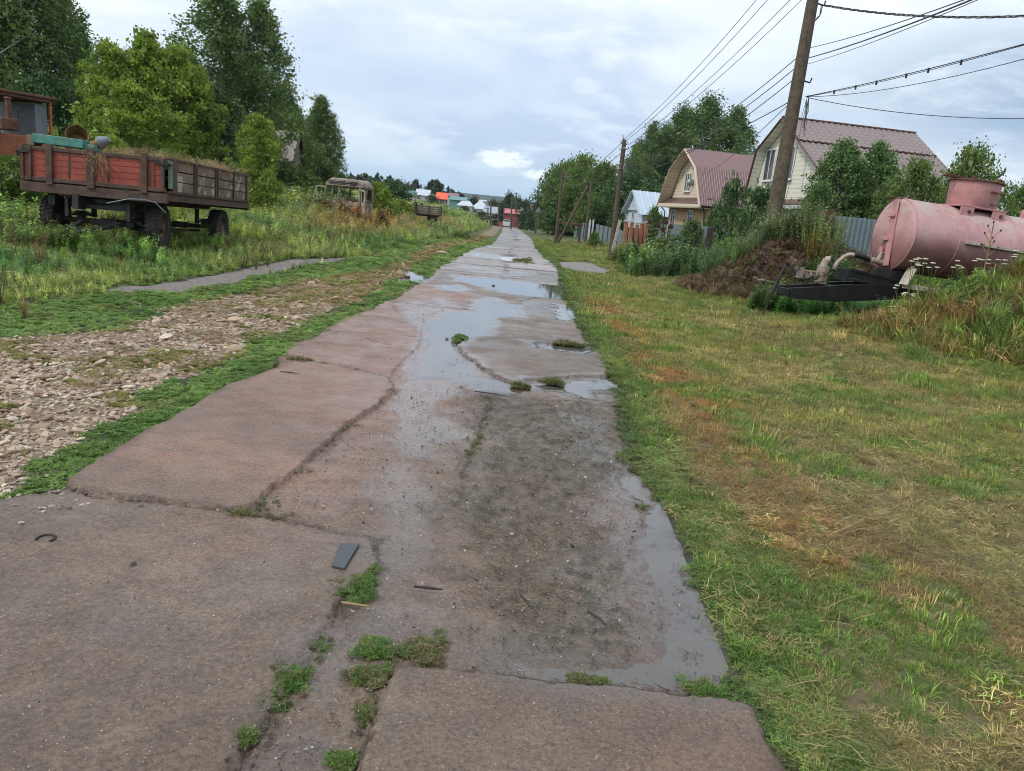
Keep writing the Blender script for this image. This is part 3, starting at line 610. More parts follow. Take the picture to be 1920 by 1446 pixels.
def mat_patch(seed, n=34, R=.5, H=.28, L=.17):      # creeping clover and knotweed
    b = Blades(seed); r = b.r
    for _ in range(n):
        a = r.random()*6.28; q = r.random()**.5*R; z = H*r.uniform(.25, 1)*(1-.5*q/R); l = L*r.uniform(.6, 1.25)
        c = (q*math.cos(a), q*math.sin(a), z)
        for k in range(3): b.leaf(c, a+k*2.1+r.normal()*.3, l, l*.62, r.uniform(-.35, .6))
    for _ in range(5): a = r.random()*6.28; b.blade((R*.4*math.cos(a), R*.4*math.sin(a), 0), a, H*1.3, .6, .02, 2)
    return b.mesh('clover_patch', M['inst_leaf'])
def weed(seed, nst=4, H=1.0, L=.2, nl=11, w=.3, spread=.12, top=0):     # upright leafy stems, optional pale heads
    b = Blades(seed); r = b.r
    for _ in range(nst):
        a = r.random()*6.28; q = r.random()*spread; h = H*r.uniform(.6, 1); ln = r.uniform(0, .35); az = r.random()*6.28; bx, by = q*math.cos(a), q*math.sin(a)
        b.blade((bx, by, 0), az, h, ln, .022, 4, rnd=.3)
        for k in range(nl):
            f = (k+1)/nl; an = ln*f; c = (bx+math.cos(az)*h*math.sin(an)*f, by+math.sin(az)*h*math.sin(an)*f, h*math.cos(an)*f); l = L*r.uniform(.6, 1.1)*(1.15-.6*f)
            b.leaf(c, k*2.4+a+r.normal()*.4, l, l*w, r.uniform(-.5, .6)); b.leaf(c, k*2.4+a+3.1+r.normal()*.4, l, l*w, r.uniform(-.5, .6))
        for k in range(top): b.leaf((c[0]+r.normal()*.03, c[1]+r.normal()*.03, c[2]+r.random()*.04), r.random()*6.28, .05, .045, r.normal()*.3, rnd=9.0)
    return b.mesh('leafy_weed', M['inst_leaf'])
def seedgrass(seed, n=9, mat='inst_leaf'):
    b = Blades(seed); r = b.r
    for _ in range(n):
        a = r.random()*6.28; q = r.random()*.1; h = r.uniform(.6, 1); az = a+r.normal()*.5; ln = r.uniform(.1, .5); bx, by = q*math.cos(a), q*math.sin(a); b.blade((bx, by, 0), az, h, ln, .014, 4)
        for k in range(6): f = .72+.28*k/6; an = ln*f; b.leaf((bx+math.cos(az)*h*math.sin(an)*f, by+math.sin(az)*h*math.sin(an)*f, h*math.cos(an)*f), r.random()*6.28, .07, .02, .9)
    for _ in range(8): a = r.random()*6.28; b.blade((0, 0, 0), a, r.uniform(.3, .6), r.uniform(.3, 1.1), .03, 3)
    return b.mesh('seeding_grass', M[mat])
def litter(seed, n=16, R=.5, L=.3, z=.03, wd=.012, mat='inst_dry'):    # stems lying flat, crossing one another
    b = Blades(seed); r = b.r
    for _ in range(n):
        a = r.random()*6.28; q = r.random()**.5*R; az = r.random()*6.28; l = L*r.uniform(.4, 1.3); c = np.array([q*math.cos(a), q*math.sin(a), z*r.uniform(.2, 1.5)])
        d = np.array([math.cos(az), math.sin(az), r.normal()*.12]); sd = np.array([-d[1], d[0], 0])*wd*.5; m_ = np.array([0, 0, l*r.uniform(.0, .12)])+sd*r.normal()*4; b0 = len(b.V); rn = r.random()
        for k, f in enumerate((-.5, 0, .5)): pp = c+d*l*f+(m_ if k == 1 else 0); b.V += [pp-sd, pp+sd]
        for k in range(2): i = b0+2*k; b.F.append((i, i+1, i+3, i+2)); b.c.append(rn)
    return b.mesh('dry_litter', M[mat])
def pebble(seed):
    r = np.random.default_rng(seed); import bmesh
    bm = bmesh.new(); bmesh.ops.create_icosphere(bm, subdivisions=2, radius=.5); ks = r.normal(size=(6, 3)); sc = np.array([1, r.uniform(.6, .9), r.uniform(.4, .65)])
    for v in bm.verts:
        p = np.array(v.co); f = 1+sum(.07*math.sin(3*k@p+i) for i, k in enumerate(ks)); 
        for k in ks[:4]: kk = k/np.linalg.norm(k); q = p@kk; p = p-kk*max(0, q-.36)
        v.co = Vector(p*f*sc)
    me = bpy.data.meshes.new('stone'); bm.to_mesh(me); bm.free(); me.materials.append(M['pebble']); return me
def scatter(name, protos, pos, scl, tint, idx=None, kind='stuff', tilt=0.0, label=None, cat=None, rotz=None, zs=None, keep=None):
    n = len(pos); r = np.random.default_rng(len(name)+n)
    pc = bpy.data.collections.new(name+'_shapes')
    for i, me in enumerate(protos): o = bpy.data.objects.new('%s_%02d' % (name, i), me); pc.objects.link(o)
    idx = r.integers(0, len(protos), n) if idx is None else idx; rz = r.random(n)*6.283 if rotz is None else rotz
    rot = np.stack([r.normal(size=n)*tilt, r.normal(size=n)*tilt, rz], 1)
    me = bpy.data.meshes.new(name); me.vertices.add(n); me.vertices.foreach_set('co', np.ascontiguousarray(pos, np.float32).ravel())
    a = me.attributes.new('rot', 'FLOAT_VECTOR', 'POINT'); a.data.foreach_set('vector', rot.astype(np.float32).ravel())
    s3 = np.stack([scl, scl, scl if zs is None else zs], 1); a = me.attributes.new('scl', 'FLOAT_VECTOR', 'POINT'); a.data.foreach_set('vector', s3.astype(np.float32).ravel())
    a = me.attributes.new('pick', 'INT', 'POINT'); a.data.foreach_set('value', idx.astype(np.int32))
    a = me.attributes.new('tint', 'FLOAT_COLOR', 'POINT'); a.data.foreach_set('color', np.hstack([np.clip(tint, 0.003, 1), np.ones((n, 1))]).astype(np.float32).ravel())
    o = bpy.data.objects.new(name, me); COL.objects.link(o); g = bpy.data.node_groups.new(name+'_nodes', 'GeometryNodeTree')
    g.interface.new_socket('Geometry', in_out='INPUT', socket_type='NodeSocketGeometry'); g.interface.new_socket('Geometry', in_out='OUTPUT', socket_type='NodeSocketGeometry')
    gi = g.nodes.new('NodeGroupInput'); go = g.nodes.new('NodeGroupOutput'); ip = g.nodes.new('GeometryNodeInstanceOnPoints'); ci = g.nodes.new('GeometryNodeCollectionInfo')
    ci.inputs['Collection'].default_value = pc; ci.inputs['Separate Children'].default_value = True; ci.inputs['Reset Children'].default_value = True
    def na(nm, ty): q = g.nodes.new('GeometryNodeInputNamedAttribute'); q.data_type = ty; q.inputs[0].default_value = nm; return q.outputs[0]
    L_ = g.links.new; L_(gi.outputs[0], ip.inputs['Points']); L_(ci.outputs[0], ip.inputs['Instance']); ip.inputs['Pick Instance'].default_value = True
    L_(na('pick', 'INT'), ip.inputs['Instance Index']); L_(na('rot', 'FLOAT_VECTOR'), ip.inputs['Rotation']); L_(na('scl', 'FLOAT_VECTOR'), ip.inputs['Scale']); L_(ip.outputs[0], go.inputs[0])
    md = o.modifiers.new('scatter', 'NODES'); md.node_group = g; tag(o, label, cat, None, kind); print('SCATTER', name, n); return o
def sow(x0, x1, y0, y1, dens, mask=None, grow=1.0, seed=1):
    """random points; dens(y) per square metre; returns x, y"""
    r = np.random.default_rng(seed); ys = np.geomspace(max(y0, .3), y1, 24); xs_, ys_ = [], []
    for a, b in zip(ys[:-1], ys[1:]):
        n = r.poisson(dens((a+b)/2)*(b-a)*(x1-x0)); n = int(n)
        xs_.append(r.uniform(x0, x1, n)); ys_.append(r.uniform(a, b, n))
    x = np.concatenate(xs_); y = np.concatenate(ys_)
    k = (np.abs(x/np.maximum(y, .5)) < .82+.9/np.maximum(y, .5))
    if mask is not None: k &= r.random(len(x)) < mask(x, y)
    return x[k], y[k]
def pickcol(r, pal, w, n): pal = np.array(pal); w = np.array(w, float); return pal[r.choice(len(pal), n, p=w/w.sum())]*r.uniform(.8, 1.2, (n, 1))
r = np.random.default_rng(99)
road_in = lambda x, y, m=0.0: (x > xL(y)+m) & (x < xR(y)-m)
def no_water(x, y): return puddle_sd(np.stack([x, y], 1)) < -.005
def near_paths(x, y):
    P = np.stack([x, y], 1); return np.maximum(sd_in(P, PATHL), np.maximum(sd_in(P, PATHR[0]), sd_in(P, PATHR[1]))) > -.02
def pos3(x, y, dz=0.0): return np.stack([x, y, gz(x, y)+dz], 1)
def mound(x, y):
    s = np.zeros(len(x))
    for bx, by, rx, ry_, h in BUMPS: s = np.maximum(s, np.exp(-((x-bx)/rx)**2-((y-by)/ry_)**2))
    return s
# ---- the right-hand lawn: short mown grass, green, straw and rust patches
lawn_p = [tuft(i, 24, .7, .6, (.2, 1.35), .040, 2) for i in range(6)]+[litter(50+i, 46, .8, .36, .14, .019, 'inst_leaf') for i in range(4)]
def lawn_dens(y): return np.interp(y, [.8, 4, 8, 14, 25, 45, 80], [1700, 1200, 620, 290, 115, 36, 9])
x, y = sow(.5, 14, 1.0, 75, lawn_dens, lambda x, y: (x-xR(y) > .05)*(mound(x, y) < .35)*no_water(x, y)*(1-near_paths(x, y)), seed=3)
k = x < np.interp(y, [0, 12, 16, 22, 34, 75], [14, 9, 7.5, 12, 4.2, 9]); x, y = x[k], y[k]; k = ~((y > 50) & (x > 7)); x, y = x[k], y[k]
e = x-xR(y); n = len(x); rr = r.random(n)
def warp(x, y): return fbm(x, y, 1.05, 4, 90), fbm(x, y, .5, 4, 91), fbm(x+y*.3, y*.45, .8, 4, 92)
a, b, c = warp(x, y)
green = np.array((.17, .235, .05)); olive = np.array((.29, .27, .075)); straw = np.array((.46, .345, .15)); rust = np.array((.40, .205, .072)); dull = np.array((.24, .19, .095)); lush = np.array((.14, .245, .045))
T = np.tile(olive, (n, 1)); T = lerp(T, green, sst(a, .45, .6)); T = lerp(T, straw, sst(b, .46, .6)*.6)
band = np.exp(-((e-np.interp(y, [0, 2, 4, 8, 14], [1.9, 1.5, .8, .62, .5]))/.36)**2)*(y < 15)
T = lerp(T, rust, np.clip(band*sst(c, .32, .46)*1.3, 0, .95)); T = lerp(T, dull, sst(c, .58, .68)*.5)
T = lerp(T, lush, sst(fbm(x, y, 1.6, 3, 93), .60, .68)*.9); T = lerp(T, lush*1.1, (1-sst(e, .1, .5))*.7)
T = lerp(T, np.array((.14, .215, .04)), sst(y, 14, 26)*.7)
swap = r.random(n) < .22; T[swap] = straw*.9; swap = r.random(n) < .15; T[swap] = green
T *= np.exp(r.normal(size=(n, 1))*.34)*1.05
sc = np.interp(y, [1, 5, 12, 25, 60], [.052, .066, .092, .135, .26])*np.exp(r.normal(size=n)*.35)
lushm = fbm(x, y, 1.6, 3, 93) > .6; idx = np.where(r.random(n) < np.interp(b, [.38, .6], [-.12, .22])+np.interp(y, [1, 4, 9, 20], [.78, .66, .5, .3])-.55*lushm, r.integers(6, 10, n), r.integers(0, 6, n)); sc = np.where(idx > 5, sc*1.15, sc*np.interp(y, [2, 9], [.72, 1.0]))
bare = (band > .5) & (c < .4) & (r.random(n) < .25); k = ~bare
wetbare = (y < 2.6) & (e < .9) & (idx < 6) & (r.random(n) < .5); k &= ~wetbare
p_ = pos3(x, y)
scatter('grass', lawn_p, p_[k], sc[k], T[k], idx[k], tilt=.15)
# taller fresh tufts in the lawn
x, y = sow(1.2, 9, 1.2, 16, lambda y: 9, lambda x, y: (x-xR(y) > .3)*(fbm(x, y, .9, 3, 95) > .52)*(mound(x, y) < .3), seed=5); n = len(x)
scatter('lush_grass', [tuft(20+i, 22, 1, .4, (.1, .8), .045, 3) for i in range(3)], pos3(x, y), r.uniform(.05, .12, n), pickcol(r, [(.10, .23, .03), (.14, .25, .04)], [1, 1], n), tilt=.1)
# dead stems lying on the lawn
x, y = sow(1.0, 9, 1.0, 15, lambda y: np.interp(y, [1, 6, 15], [34, 18, 9]), lambda x, y: (x-xR(y) > .12)*(.25+.75*(fbm(x, y, .7, 3, 96) > .5)), seed=6); n = len(x)
scatter('straw', [litter(70+i, 7, .5, .7, .10, .011) for i in range(3)], pos3(x, y, .012), r.uniform(.12, .26, n), pickcol(r, [(.34, .25, .13), (.22, .15, .08), (.42, .33, .19)], [2, 2, 1], n), tilt=.2)
# ---- clover and knotweed along both kerbs of the road and on the verge
clo_p = [mat_patch(i) for i in range(6)]
def clo_dens(y): return np.interp(y, [.8, 4, 8, 14, 25, 60], [1300, 900, 360, 140, 48, 14])
def clo_mask(x, y):
    e = x-xR(y); d = xL(y)-x; n = fbm(x, y, 1.4, 4, 97); n2 = fbm(x, y, 3.1, 3, 98)
    wR = np.interp(y, [1, 1.9, 2.3, 3, 5, 7, 8.5, 12, 20, 60], [.3, .3, .22, .42, .34, .22, .5, .38, .55, .8]); right = sst(wR*(.55+1.1*n)-e, -.08, .1)*(e > -.05-.10*n2)
    right *= 1-.9*((y > 2.15) & (y < 2.5) & (e > 0.05)); 
    left = (d > -.03-.05*n2)*sst(xg_in(y)*(.6+.8*n)-d, -.04, .08)*(y > 3.5)
    band = sst(xg_out(y)-x+(n-.5)*.6, -.05, .15)*sst(x-(xg_out(y)-np.interp(y, [0, 6, 9, 14, 20, 40], [1.2, 1.2, 1.3, 1.0, .9, .7])), -.1, .25)*(x < xL(y))
    spots = (m_gravel(x, y) > .5)*(fbm(x, y, 2.4, 4, 99) > .59)*.8; fill = (d > 0)*(d < 5.6)*(m_gravel(x, y) < .5)*.55
    return np.clip(np.maximum(np.maximum(right, left), np.maximum(np.maximum(band, fill), spots)), 0, 1)*no_water(x, y)*(1-near_paths(x, y))
x, y = sow(-9, 3.2, 1.0, 60, clo_dens, clo_mask, seed=8); n = len(x); q = fbm(x, y, 1.2, 3, 100)
T = lerp(np.tile(np.array((.105, .185, .036)), (n, 1)), np.array((.175, .265, .062)), sst(q, .35, .65)); T = lerp(T, np.array((.20, .20, .07)), sst(fbm(x, y, 3.3, 3, 210), .56, .68)*.6); T = lerp(T, np.array((.24, .20, .07)), (m_gravel(x, y) > .5)*.75); right_ = x > xR(y)-.3; T = np.where(right_[:, None], T*.82, T*1.25); T *= r.uniform(.7, 1.3, (n, 1))
scatter('clover', clo_p, pos3(x, y), np.interp(y, [1, 6, 15, 40], [.055, .080, .15, .34])*r.uniform(.55, 1.3, n), T, tilt=.15)
# clumps growing out of the joints of the slabs
clumps = [((670, 1105), 46, 34, 0), ((535, 1285), 46, 40, 0), ((700, 1225), 42, 22, 0), ((790, 1225), 65, 30, 1), ((690, 1275), 50, 22, 1), ((640, 1436), 24, 14, 0), ((458, 1392), 10, 12, 0), ((1100, 1285), 34, 7, 1), ((455, 972), 34, 8, 1), ((1320, 1305), 42, 22, 0), ((862, 637), 14, 7, 0), ((1065, 648), 34, 5, 1), ((1035, 720), 26, 5, 1), ((985, 490), 20, 6, 1), ((975, 728), 16, 4, 1), ((560, 680), 28, 6, 1), ((690, 1345), 16, 26, 1)]
px, py, pt, ps = [], [], [], []
for (u, v), ru, rv, dry in clumps:
    c0 = PZ(u, v)[:2]; ax = abs(PZ(u+ru, v)[0]-c0[0]); ay = abs(PZ(u, v-rv)[1]-c0[1]); m_ = int(min(900, 60+ax*ay*4200*(1 if c0[1] < 6 else .25)))
    th = r.random(m_)*6.283; q = r.random(m_)**.75*(.75+.35*np.sin(th*3+u)+.25*np.sin(th*7+v)); px.append(c0[0]+ax*q*np.cos(th)); py.append(c0[1]+ay*q*np.sin(th))
    pt.append(pickcol(r, [(.11, .21, .035), (.08, .16, .03), (.16, .19, .06)][:3] if not dry else [(.15, .16, .06), (.22, .17, .09), (.10, .15, .035)], [1]*3, m_)); ps.append(r.uniform(.025, .062, m_)*(1 if c0[1] < 6 else 1.9))
x = np.concatenate(px); y = np.concatenate(py); scatter('joint_weeds', clo_p+[tuft(31, 12, .9, .4, (.2, 1.1), .06, 2)], np.stack([x, y, zr(y)+.012], 1), np.concatenate(ps), np.concatenate(pt), tilt=.15)
# ---- gravel
stones = [pebble(i) for i in range(7)]
x, y = sow(-9, -1.9, 1.2, 45, lambda y: np.interp(y, [1, 4, 7, 12, 20, 45], [2600, 2100, 1250, 480, 130, 40]), lambda x, y: m_gravel(x, y)*np.interp(fbm(x, y, 1.1, 4, 101), [.38, .58], [.45, 1]), seed=9); n = len(x)
s_ = np.interp(y, [1, 8, 14, 30], [.027, .034, .044, .085])*np.exp(r.normal(size=n)*.45)
T = pickcol(r, [(.56, .45, .36), (.45, .34, .27), (.64, .56, .47), (.33, .23, .17), (.46, .42, .38)], [4, 4, 3, 2.4, 1], n); T = lerp(T, np.array((.38, .28, .16)), sst(y, 8, 14)*.7)
scatter('gravel', stones, pos3(x, y, 0)+np.stack([x*0, x*0, s_*r.uniform(-.15, .22, n)], 1), s_, T*np.array((1, .94, .84)), tilt=.3, zs=s_*.75)
# yellowed clippings over the gravel further up
x, y = sow(-7, -2.2, 2.4, 70, lambda y: np.interp(y, [2, 6, 12, 30, 70], [80, 130, 120, 40, 12]), lambda x, y: m_gravel(x, y)*np.interp(y, [2, 6, 9, 14], [.6, .7, .85, 1.])*(.12+.88*(fbm(x, y, 1.3, 3, 144) > np.interp(y, [6, 12], [.60, .42]))), seed=10); n = len(x)
scatter('dry_clippings', [litter(80+i, 14, .5, .4, .1, .03, 'inst_dry') for i in range(3)], pos3(x, y, .02), np.interp(y, [2, 12, 60], [.10, .16, .5])*r.uniform(.6, 1.3, n), pickcol(r, [(.30, .22, .09), (.24, .15, .06), (.17, .17, .06)], [3, 2, 2], n), tilt=.2)
# loose stones at the corner of the slab and on the road
x, y = sow(-3.4, 1.2, 1.2, 14, lambda y: np.interp(y, [1, 4, 8, 14], [46, 40, 22, 8]), lambda x, y: road_in(x, y, .02)*(.35+.65*(fbm(x, y, 1.3, 3, 102) > .5)), seed=11); n = len(x)
x2 = np.concatenate([r.normal(-2.15, .22, 130), x]); y2 = np.concatenate([r.normal(3.36, .2, 130), y]); n = len(x2); s_ = np.concatenate([r.uniform(.012, .045, 130), np.exp(r.normal(size=n-130)*.5)*.0065])
scatter('pebbles', stones, np.stack([x2, y2, zr(y2)+.012+s_*.15], 1), s_, pickcol(r, [(.46, .37, .30), (.30, .23, .19), (.12, .09, .07), (.55, .5, .45)], [3, 3, 2, 1], n), tilt=.4)
x, y = sow(-4.0, 1.2, 1.2, 9, lambda y: np.interp(y, [1, 3, 5, 9], [1000, 800, 420, 130]), lambda x, y: road_in(x, y, .02)*no_water(x, y)*(.25+.75*(fbm(x, y, 1.1, 4, 142) > .47)), seed=41); n = len(x)
scatter('grit', stones[:4], np.stack([x, y, zr(y)+.018+r.uniform(0, .006, n)], 1), np.exp(r.normal(size=n)*.4)*.0052*np.interp(y, [1, 9], [1, 1.7]), pickcol(r, [(.52, .44, .36), (.07, .05, .038), (.28, .17, .11), (.62, .58, .52)], [2.2, 4, 2, 1], n), tilt=.5)
x, y = sow(-3.6, 1.2, 1.2, 8, lambda y: np.interp(y, [1, 3, 8], [150, 120, 40]), lambda x, y: road_in(x, y, .02)*1.0, seed=42); n = len(x)
scatter('crumbs_of_bark', [litter(95+i, 3, .5, .8, .08, .06, 'inst_dry') for i in range(3)], np.stack([x, y, zr(y)+.016], 1), r.uniform(.012, .035, n), pickcol(r, [(.05, .036, .024), (.10, .07, .04)], [2, 1], n), tilt=.1)
cx2, cy2 = [], []
for Q, w_, dp in CRACK+[(np.stack([xR(np.arange(1.6, 12, .5))-.03, np.arange(1.6, 12, .5)], 1), .02, .01), (np.stack([xL(np.arange(3.6, 12, .5))+.03, np.arange(3.6, 12, .5)], 1), .02, .01)]:
    for a, b_ in zip(Q[:-1], Q[1:]):
        L_ = np.hypot(*(b_-a)); m_ = int(L_*(150 if a[1] < 8 else 40)); q_ = r.random(m_); cx2.append(a[0]+(b_[0]-a[0])*q_+r.normal(size=m_)*.035); cy2.append(a[1]+(b_[1]-a[1])*q_+r.normal(size=m_)*.035)
x = np.concatenate(cx2); y = np.concatenate(cy2); k = no_water(x, y) & (fbm(x, y, 2.2, 3, 143) > .42); x, y = x[k], y[k]; n = len(x)
scatter('joint_litter', [litter(97+i, 6, .6, .7, .12, .05, 'inst_dry') for i in range(3)], np.stack([x, y, zr(y)+.012], 1), r.uniform(.012, .038, n), pickcol(r, [(.10, .075, .045), (.05, .036, .025), (.22, .16, .09), (.12, .13, .05)], [3, 3, 1.2, 1], n), tilt=.2)
k = (fbm(x, y, 1.9, 3, 151) > .57) & (y < 5.2); x, y = x[k][::2], y[k][::2]; n = len(x)
scatter('seam_weeds', clo_p, np.stack([x, y, zr(y)+.010], 1), r.uniform(.018, .042, n), pickcol(r, [(.11, .19, .04), (.16, .16, .06), (.08, .14, .035)], [2, 1.5, 1], n), tilt=.2)
# grass clippings washed over the right side of the road
def debm(x, y):
    P = np.stack([x, y], 1); q = np.zeros(len(x))
    for Q, k in zip(DEB, (1., .9, .45)): q = np.maximum(q, k*sst(sd_in(P, Q)+(fbm(x, y, 1.7, 4, 81)-.5)*.8, -.1, .25))
    e = np.maximum(sst(.25-(xR(y)-x), 0, .2)*.7, .05); q = np.maximum(q, e*road_in(x, y)); return q
x, y = sow(-2.4, 1.5, 1.4, 13, lambda y: np.interp(y, [1, 3, 6, 13], [800, 950, 640, 200]), debm, seed=12); n = len(x); ws = puddle_sd(np.stack([x, y], 1)); k = (ws < .02) | (r.random(n) < .12); x, y, ws = x[k], y[k], ws[k]; n = len(x)
scatter('mown_clippings', [litter(90+i, 5, .6, .7, .05, .035, 'inst_dry') for i in range(3)], np.stack([x, y, zr(y)+np.where(ws > 0, -.002, .014)], 1), r.uniform(.022, .06, n)*np.interp(y, [2, 10], [1, 1.5]), pickcol(r, [(.085, .075, .04), (.05, .042, .028), (.22, .175, .10)], [3, 3, 1.6], n), tilt=.1, rotz=r.normal(size=n)*.8)
# ---- the left meadow: knee-high weeds, sorrel and seeding grass
mead_p = [weed(i, 4, 1, .26, 8, .42, .2) for i in range(4)]+[weed(10+i, 4, 1, .22, 7, .4, .2, top=6) for i in range(2)]+[seedgrass(i) for i in range(2)]+[tuft(40+i, 20, .8, .3, (.1, .8), .05, 3) for i in range(3)]
def mead_mask(x, y):
    inner = xg_out(y)-np.interp(y, [0, 6, 9, 14, 20, 40, 170], [1.3, 1.2, 1.25, 1.0, .9, .6, .5]); return sst(inner-x+(fbm(x, y, .8, 3, 103)-.5)*.8, -.1, .4)*(1-near_paths(x, y))
x, y = sow(-60, -3.8, 5, 175, lambda y: np.interp(y, [5, 10, 16, 25, 40, 70, 170], [150, 120, 75, 36, 15, 4.5, 1.0]), mead_mask, seed=13); n = len(x)
q1 = fbm(x, y, .33, 4, 104); q2 = fbm(x, y, .9, 4, 105); d = xg_out(y)-x
T = lerp(np.tile(np.array((.20, .285, .07)), (n, 1)), np.array((.34, .38, .10)), sst(q1, .36, .58)); T = lerp(T, np.array((.09, .21, .055)), sst(q2, .56, .68)*.8)
rb = np.exp(-((x-np.interp(y, [20, 30, 40, 60, 90], [-6.5, -7.0, -7.2, -8.2, -9.5]))/np.interp(y, [20, 40, 90], [.9, 1.2, 2.2]))**2)*sst(y, 24, 30)*(1-sst(y, 75, 100))
T = lerp(T, np.array((.40, .21, .07)), np.clip(rb*1.1, 0, .85)*(r.random(n) < .75)); T *= np.exp(r.normal(size=(n, 1))*.42)
hh = np.interp(y, [5, 9, 14, 20, 40, 100], [.14, .20, .24, .36, .70, 1.1])*np.interp(d, [.8, 2.5, 5], [.55, .85, 1.1])*r.uniform(.55, 1.2, n)
hh *= np.where((x > -10.2) & (x < -6.2) & (y > 13.2) & (y < 21.5), .6, 1.0)*np.where((x < -10.3) & (y > 13), 1.7, 1.0)
idx = r.choice(11, n, p=(lambda w_: w_/w_.sum())(np.array([3, 3, 3, 3, 2.2, 2.2, .9, .9, 1.0, 1.0, 1.0])))
scatter('meadow', mead_p, pos3(x, y), hh, T, idx, tilt=.12)
# brown dead stalks standing in the meadow
x, y = sow(-12, -5, 8, 30, lambda y: 2.2, lambda x, y: fbm(x, y, .6, 3, 106) > .55, seed=14); n = len(x)
scatter('dry_stalks', [seedgrass(60, 8, 'inst_dry'), seedgrass(61, 6, 'inst_dry')], pos3(x, y), r.uniform(.4, .75, n), pickcol(r, [(.13, .08, .045), (.2, .13, .06)], [1, 1], n), tilt=.15)
# ---- weeds, nettles and wormwood on and round the soil heaps on the right
tall_p = [weed(200+i, 5, 1, .22, 12, .42, .2) for i in range(5)]; worm_p = [weed(220+i, 6, 1, .11, 20, .4, .22) for i in range(4)]
def blob(cx, cy, rx, ry_, n, seed): q = np.random.default_rng(seed); th = q.random(n)*6.283; rr_ = q.random(n)**.5; return cx+rx*rr_*np.cos(th), cy+ry_*rr_*np.sin(th)
def tallset(name, protos, specs):
    xa, ya, ha, ta = [], [], [], []
    for (cx, cy, rx, ry_, n, h, col) in specs:
        x, y = blob(cx, cy, rx, ry_, n, int(abs(cx*97)+cy*31+n)); xa.append(x); ya.append(y); ha.append(h*r.uniform(.45, 1.15, n)*(.65+.7*fbm(x, y, 1.6, 2, 120))); ta.append(np.array(col)*1.35*np.exp(r.normal(size=(n, 1))*.45))
    x = np.concatenate(xa); y = np.concatenate(ya); scatter(name, protos, pos3(x, y), np.concatenate(ha), np.concatenate(ta), tilt=.12)
tallset('nettles', tall_p, [(6.6, 16.3, 1.6, .8, 190, .5, (.08, .19, .04)), (8.4, 16.6, 1.6, .7, 120, .5, (.09, .20, .04)), (5.3, 16.3, .5, .6, 40, .7, (.08, .15, .035)), (7.1, 18.0, .6, .5, 30, .9, (.07, .13, .04)),
    (5.0, 24.5, 2.0, 1.5, 60, .9, (.07, .13, .035)), (6.8, 25.5, 1.6, 2.0, 60, 1.0, (.05, .095, .03)), (4.6, 27.5, 1.3, 1.8, 50, 1.0, (.10, .15, .04)), (8.5, 27, 2.2, 2.5, 80, 1.0, (.08, .13, .035)), (4.3, 31, .9, 2.0, 40, .9, (.12, .13, .04)), (9.5, 21.0, 2.2, 1.2, 200, .28, (.14, .26, .04)), (13, 22.5, 3, 2, 200, .3, (.14, .26, .04)), (-7.9, 34.4, 1.9, .9, 75, 1.05, (.24, .12, .045)), (-8.0, 34.2, 2.0, .9, 70, .95, (.13, .17, .05)), (-7.4, 33.2, 1.6, .8, 60, .7, (.20, .14, .045)), (-9.8, 35.2, .7, .8, 40, 1.1, (.12, .16, .04)), (-6.4, 52.5, 1.5, 1.5, 70, .95, (.13, .19, .06)), (-5.4, 55, 1.5, 1.5, 60, .9, (.16, .18, .06)), (-11.5, 13.2, 1.2, 1.2, 70, .65, (.11, .19, .04)), (-7.3, 14.0, .8, .4, 40, .42, (.10, .17, .045)), (-12.5, 16.5, 1.6, 1.5, 90, 1.0, (.11, .19, .04)), (-9.4, 14.4, 1.6, .45, 150, .52, (.13, .20, .05)), (-8.0, 15.0, .9, .3, 60, .5, (.12, .19, .05)), (-7.2, 17.6, .25, 1.6, 50, .42, (.14, .21, .05)), (7.9, 13.2, 1.3, .5, 90, .55, (.15, .21, .06)), (7.0, 13.3, .8, .5, 50, .4, (.13, .21, .06)), (9.0, 12.6, 1.2, .9, 90, .5, (.16, .20, .06))])
tallset('wormwood', worm_p, [(6.4, 20.3, 1.1, .8, 85, 1.05, (.13, .165, .075)), (7.15, 20.2, .8, .9, 60, 1.1, (.14, .17, .07)), (5.4, 20.4, .8, .8, 40, .75, (.10, .16, .05)), (7.2, 18.9, .4, .4, 16, .75, (.22, .17, .05)), (7.5, 18.9, .35, .4, 14, .75, (.17, .19, .08)), (8.8, 12.9, 1.6, .9, 40, .45, (.12, .18, .06)), (6.7, 24, .7, .6, 30, .9, (.16, .21, .05))])
def mnd(x, y, i, lo=.12): bx, by, rx, ry_, h = BUMPS[i]; return np.exp(-((x-bx)/rx)**2-((y-by)/ry_)**2) > lo
x, y = sow(4, 15, 9, 16, lambda y: 170, lambda x, y: (mnd(x, y, 0) | mnd(x, y, 1))*.9, seed=15); n = len(x); q = fbm(x, y, 1.5, 4, 107)
T = lerp(np.tile(np.array((.17, .25, .06)), (n, 1)), np.array((.34, .25, .10)), sst(q, .48, .66)); T = lerp(T, np.array((.27, .13, .05)), sst(fbm(x, y, 1.3, 3, 108), .56, .66)*.8); T = np.where((r.random(n) < .3)[:, None], T[r.permutation(n)], T); T *= np.exp(r.normal(size=(n, 1))*.42)
scatter('mound_grass', [tuft(300+i, 16, 1, .4, (.2, 1.3), .05, 4) for i in range(4)]+[seedgrass(310), litter(312, 12, .6, .9, .2, .025)], pos3(x, y), r.uniform(.12, .34, n)*(.9+.4*(q < .45)), T, tilt=.3)
x, y = sow(3, 9, 17, 22.5, lambda y: 210, lambda x, y: (mnd(x, y, 2, .06) | mnd(x, y, 3, .2))*.9, seed=16); n = len(x)
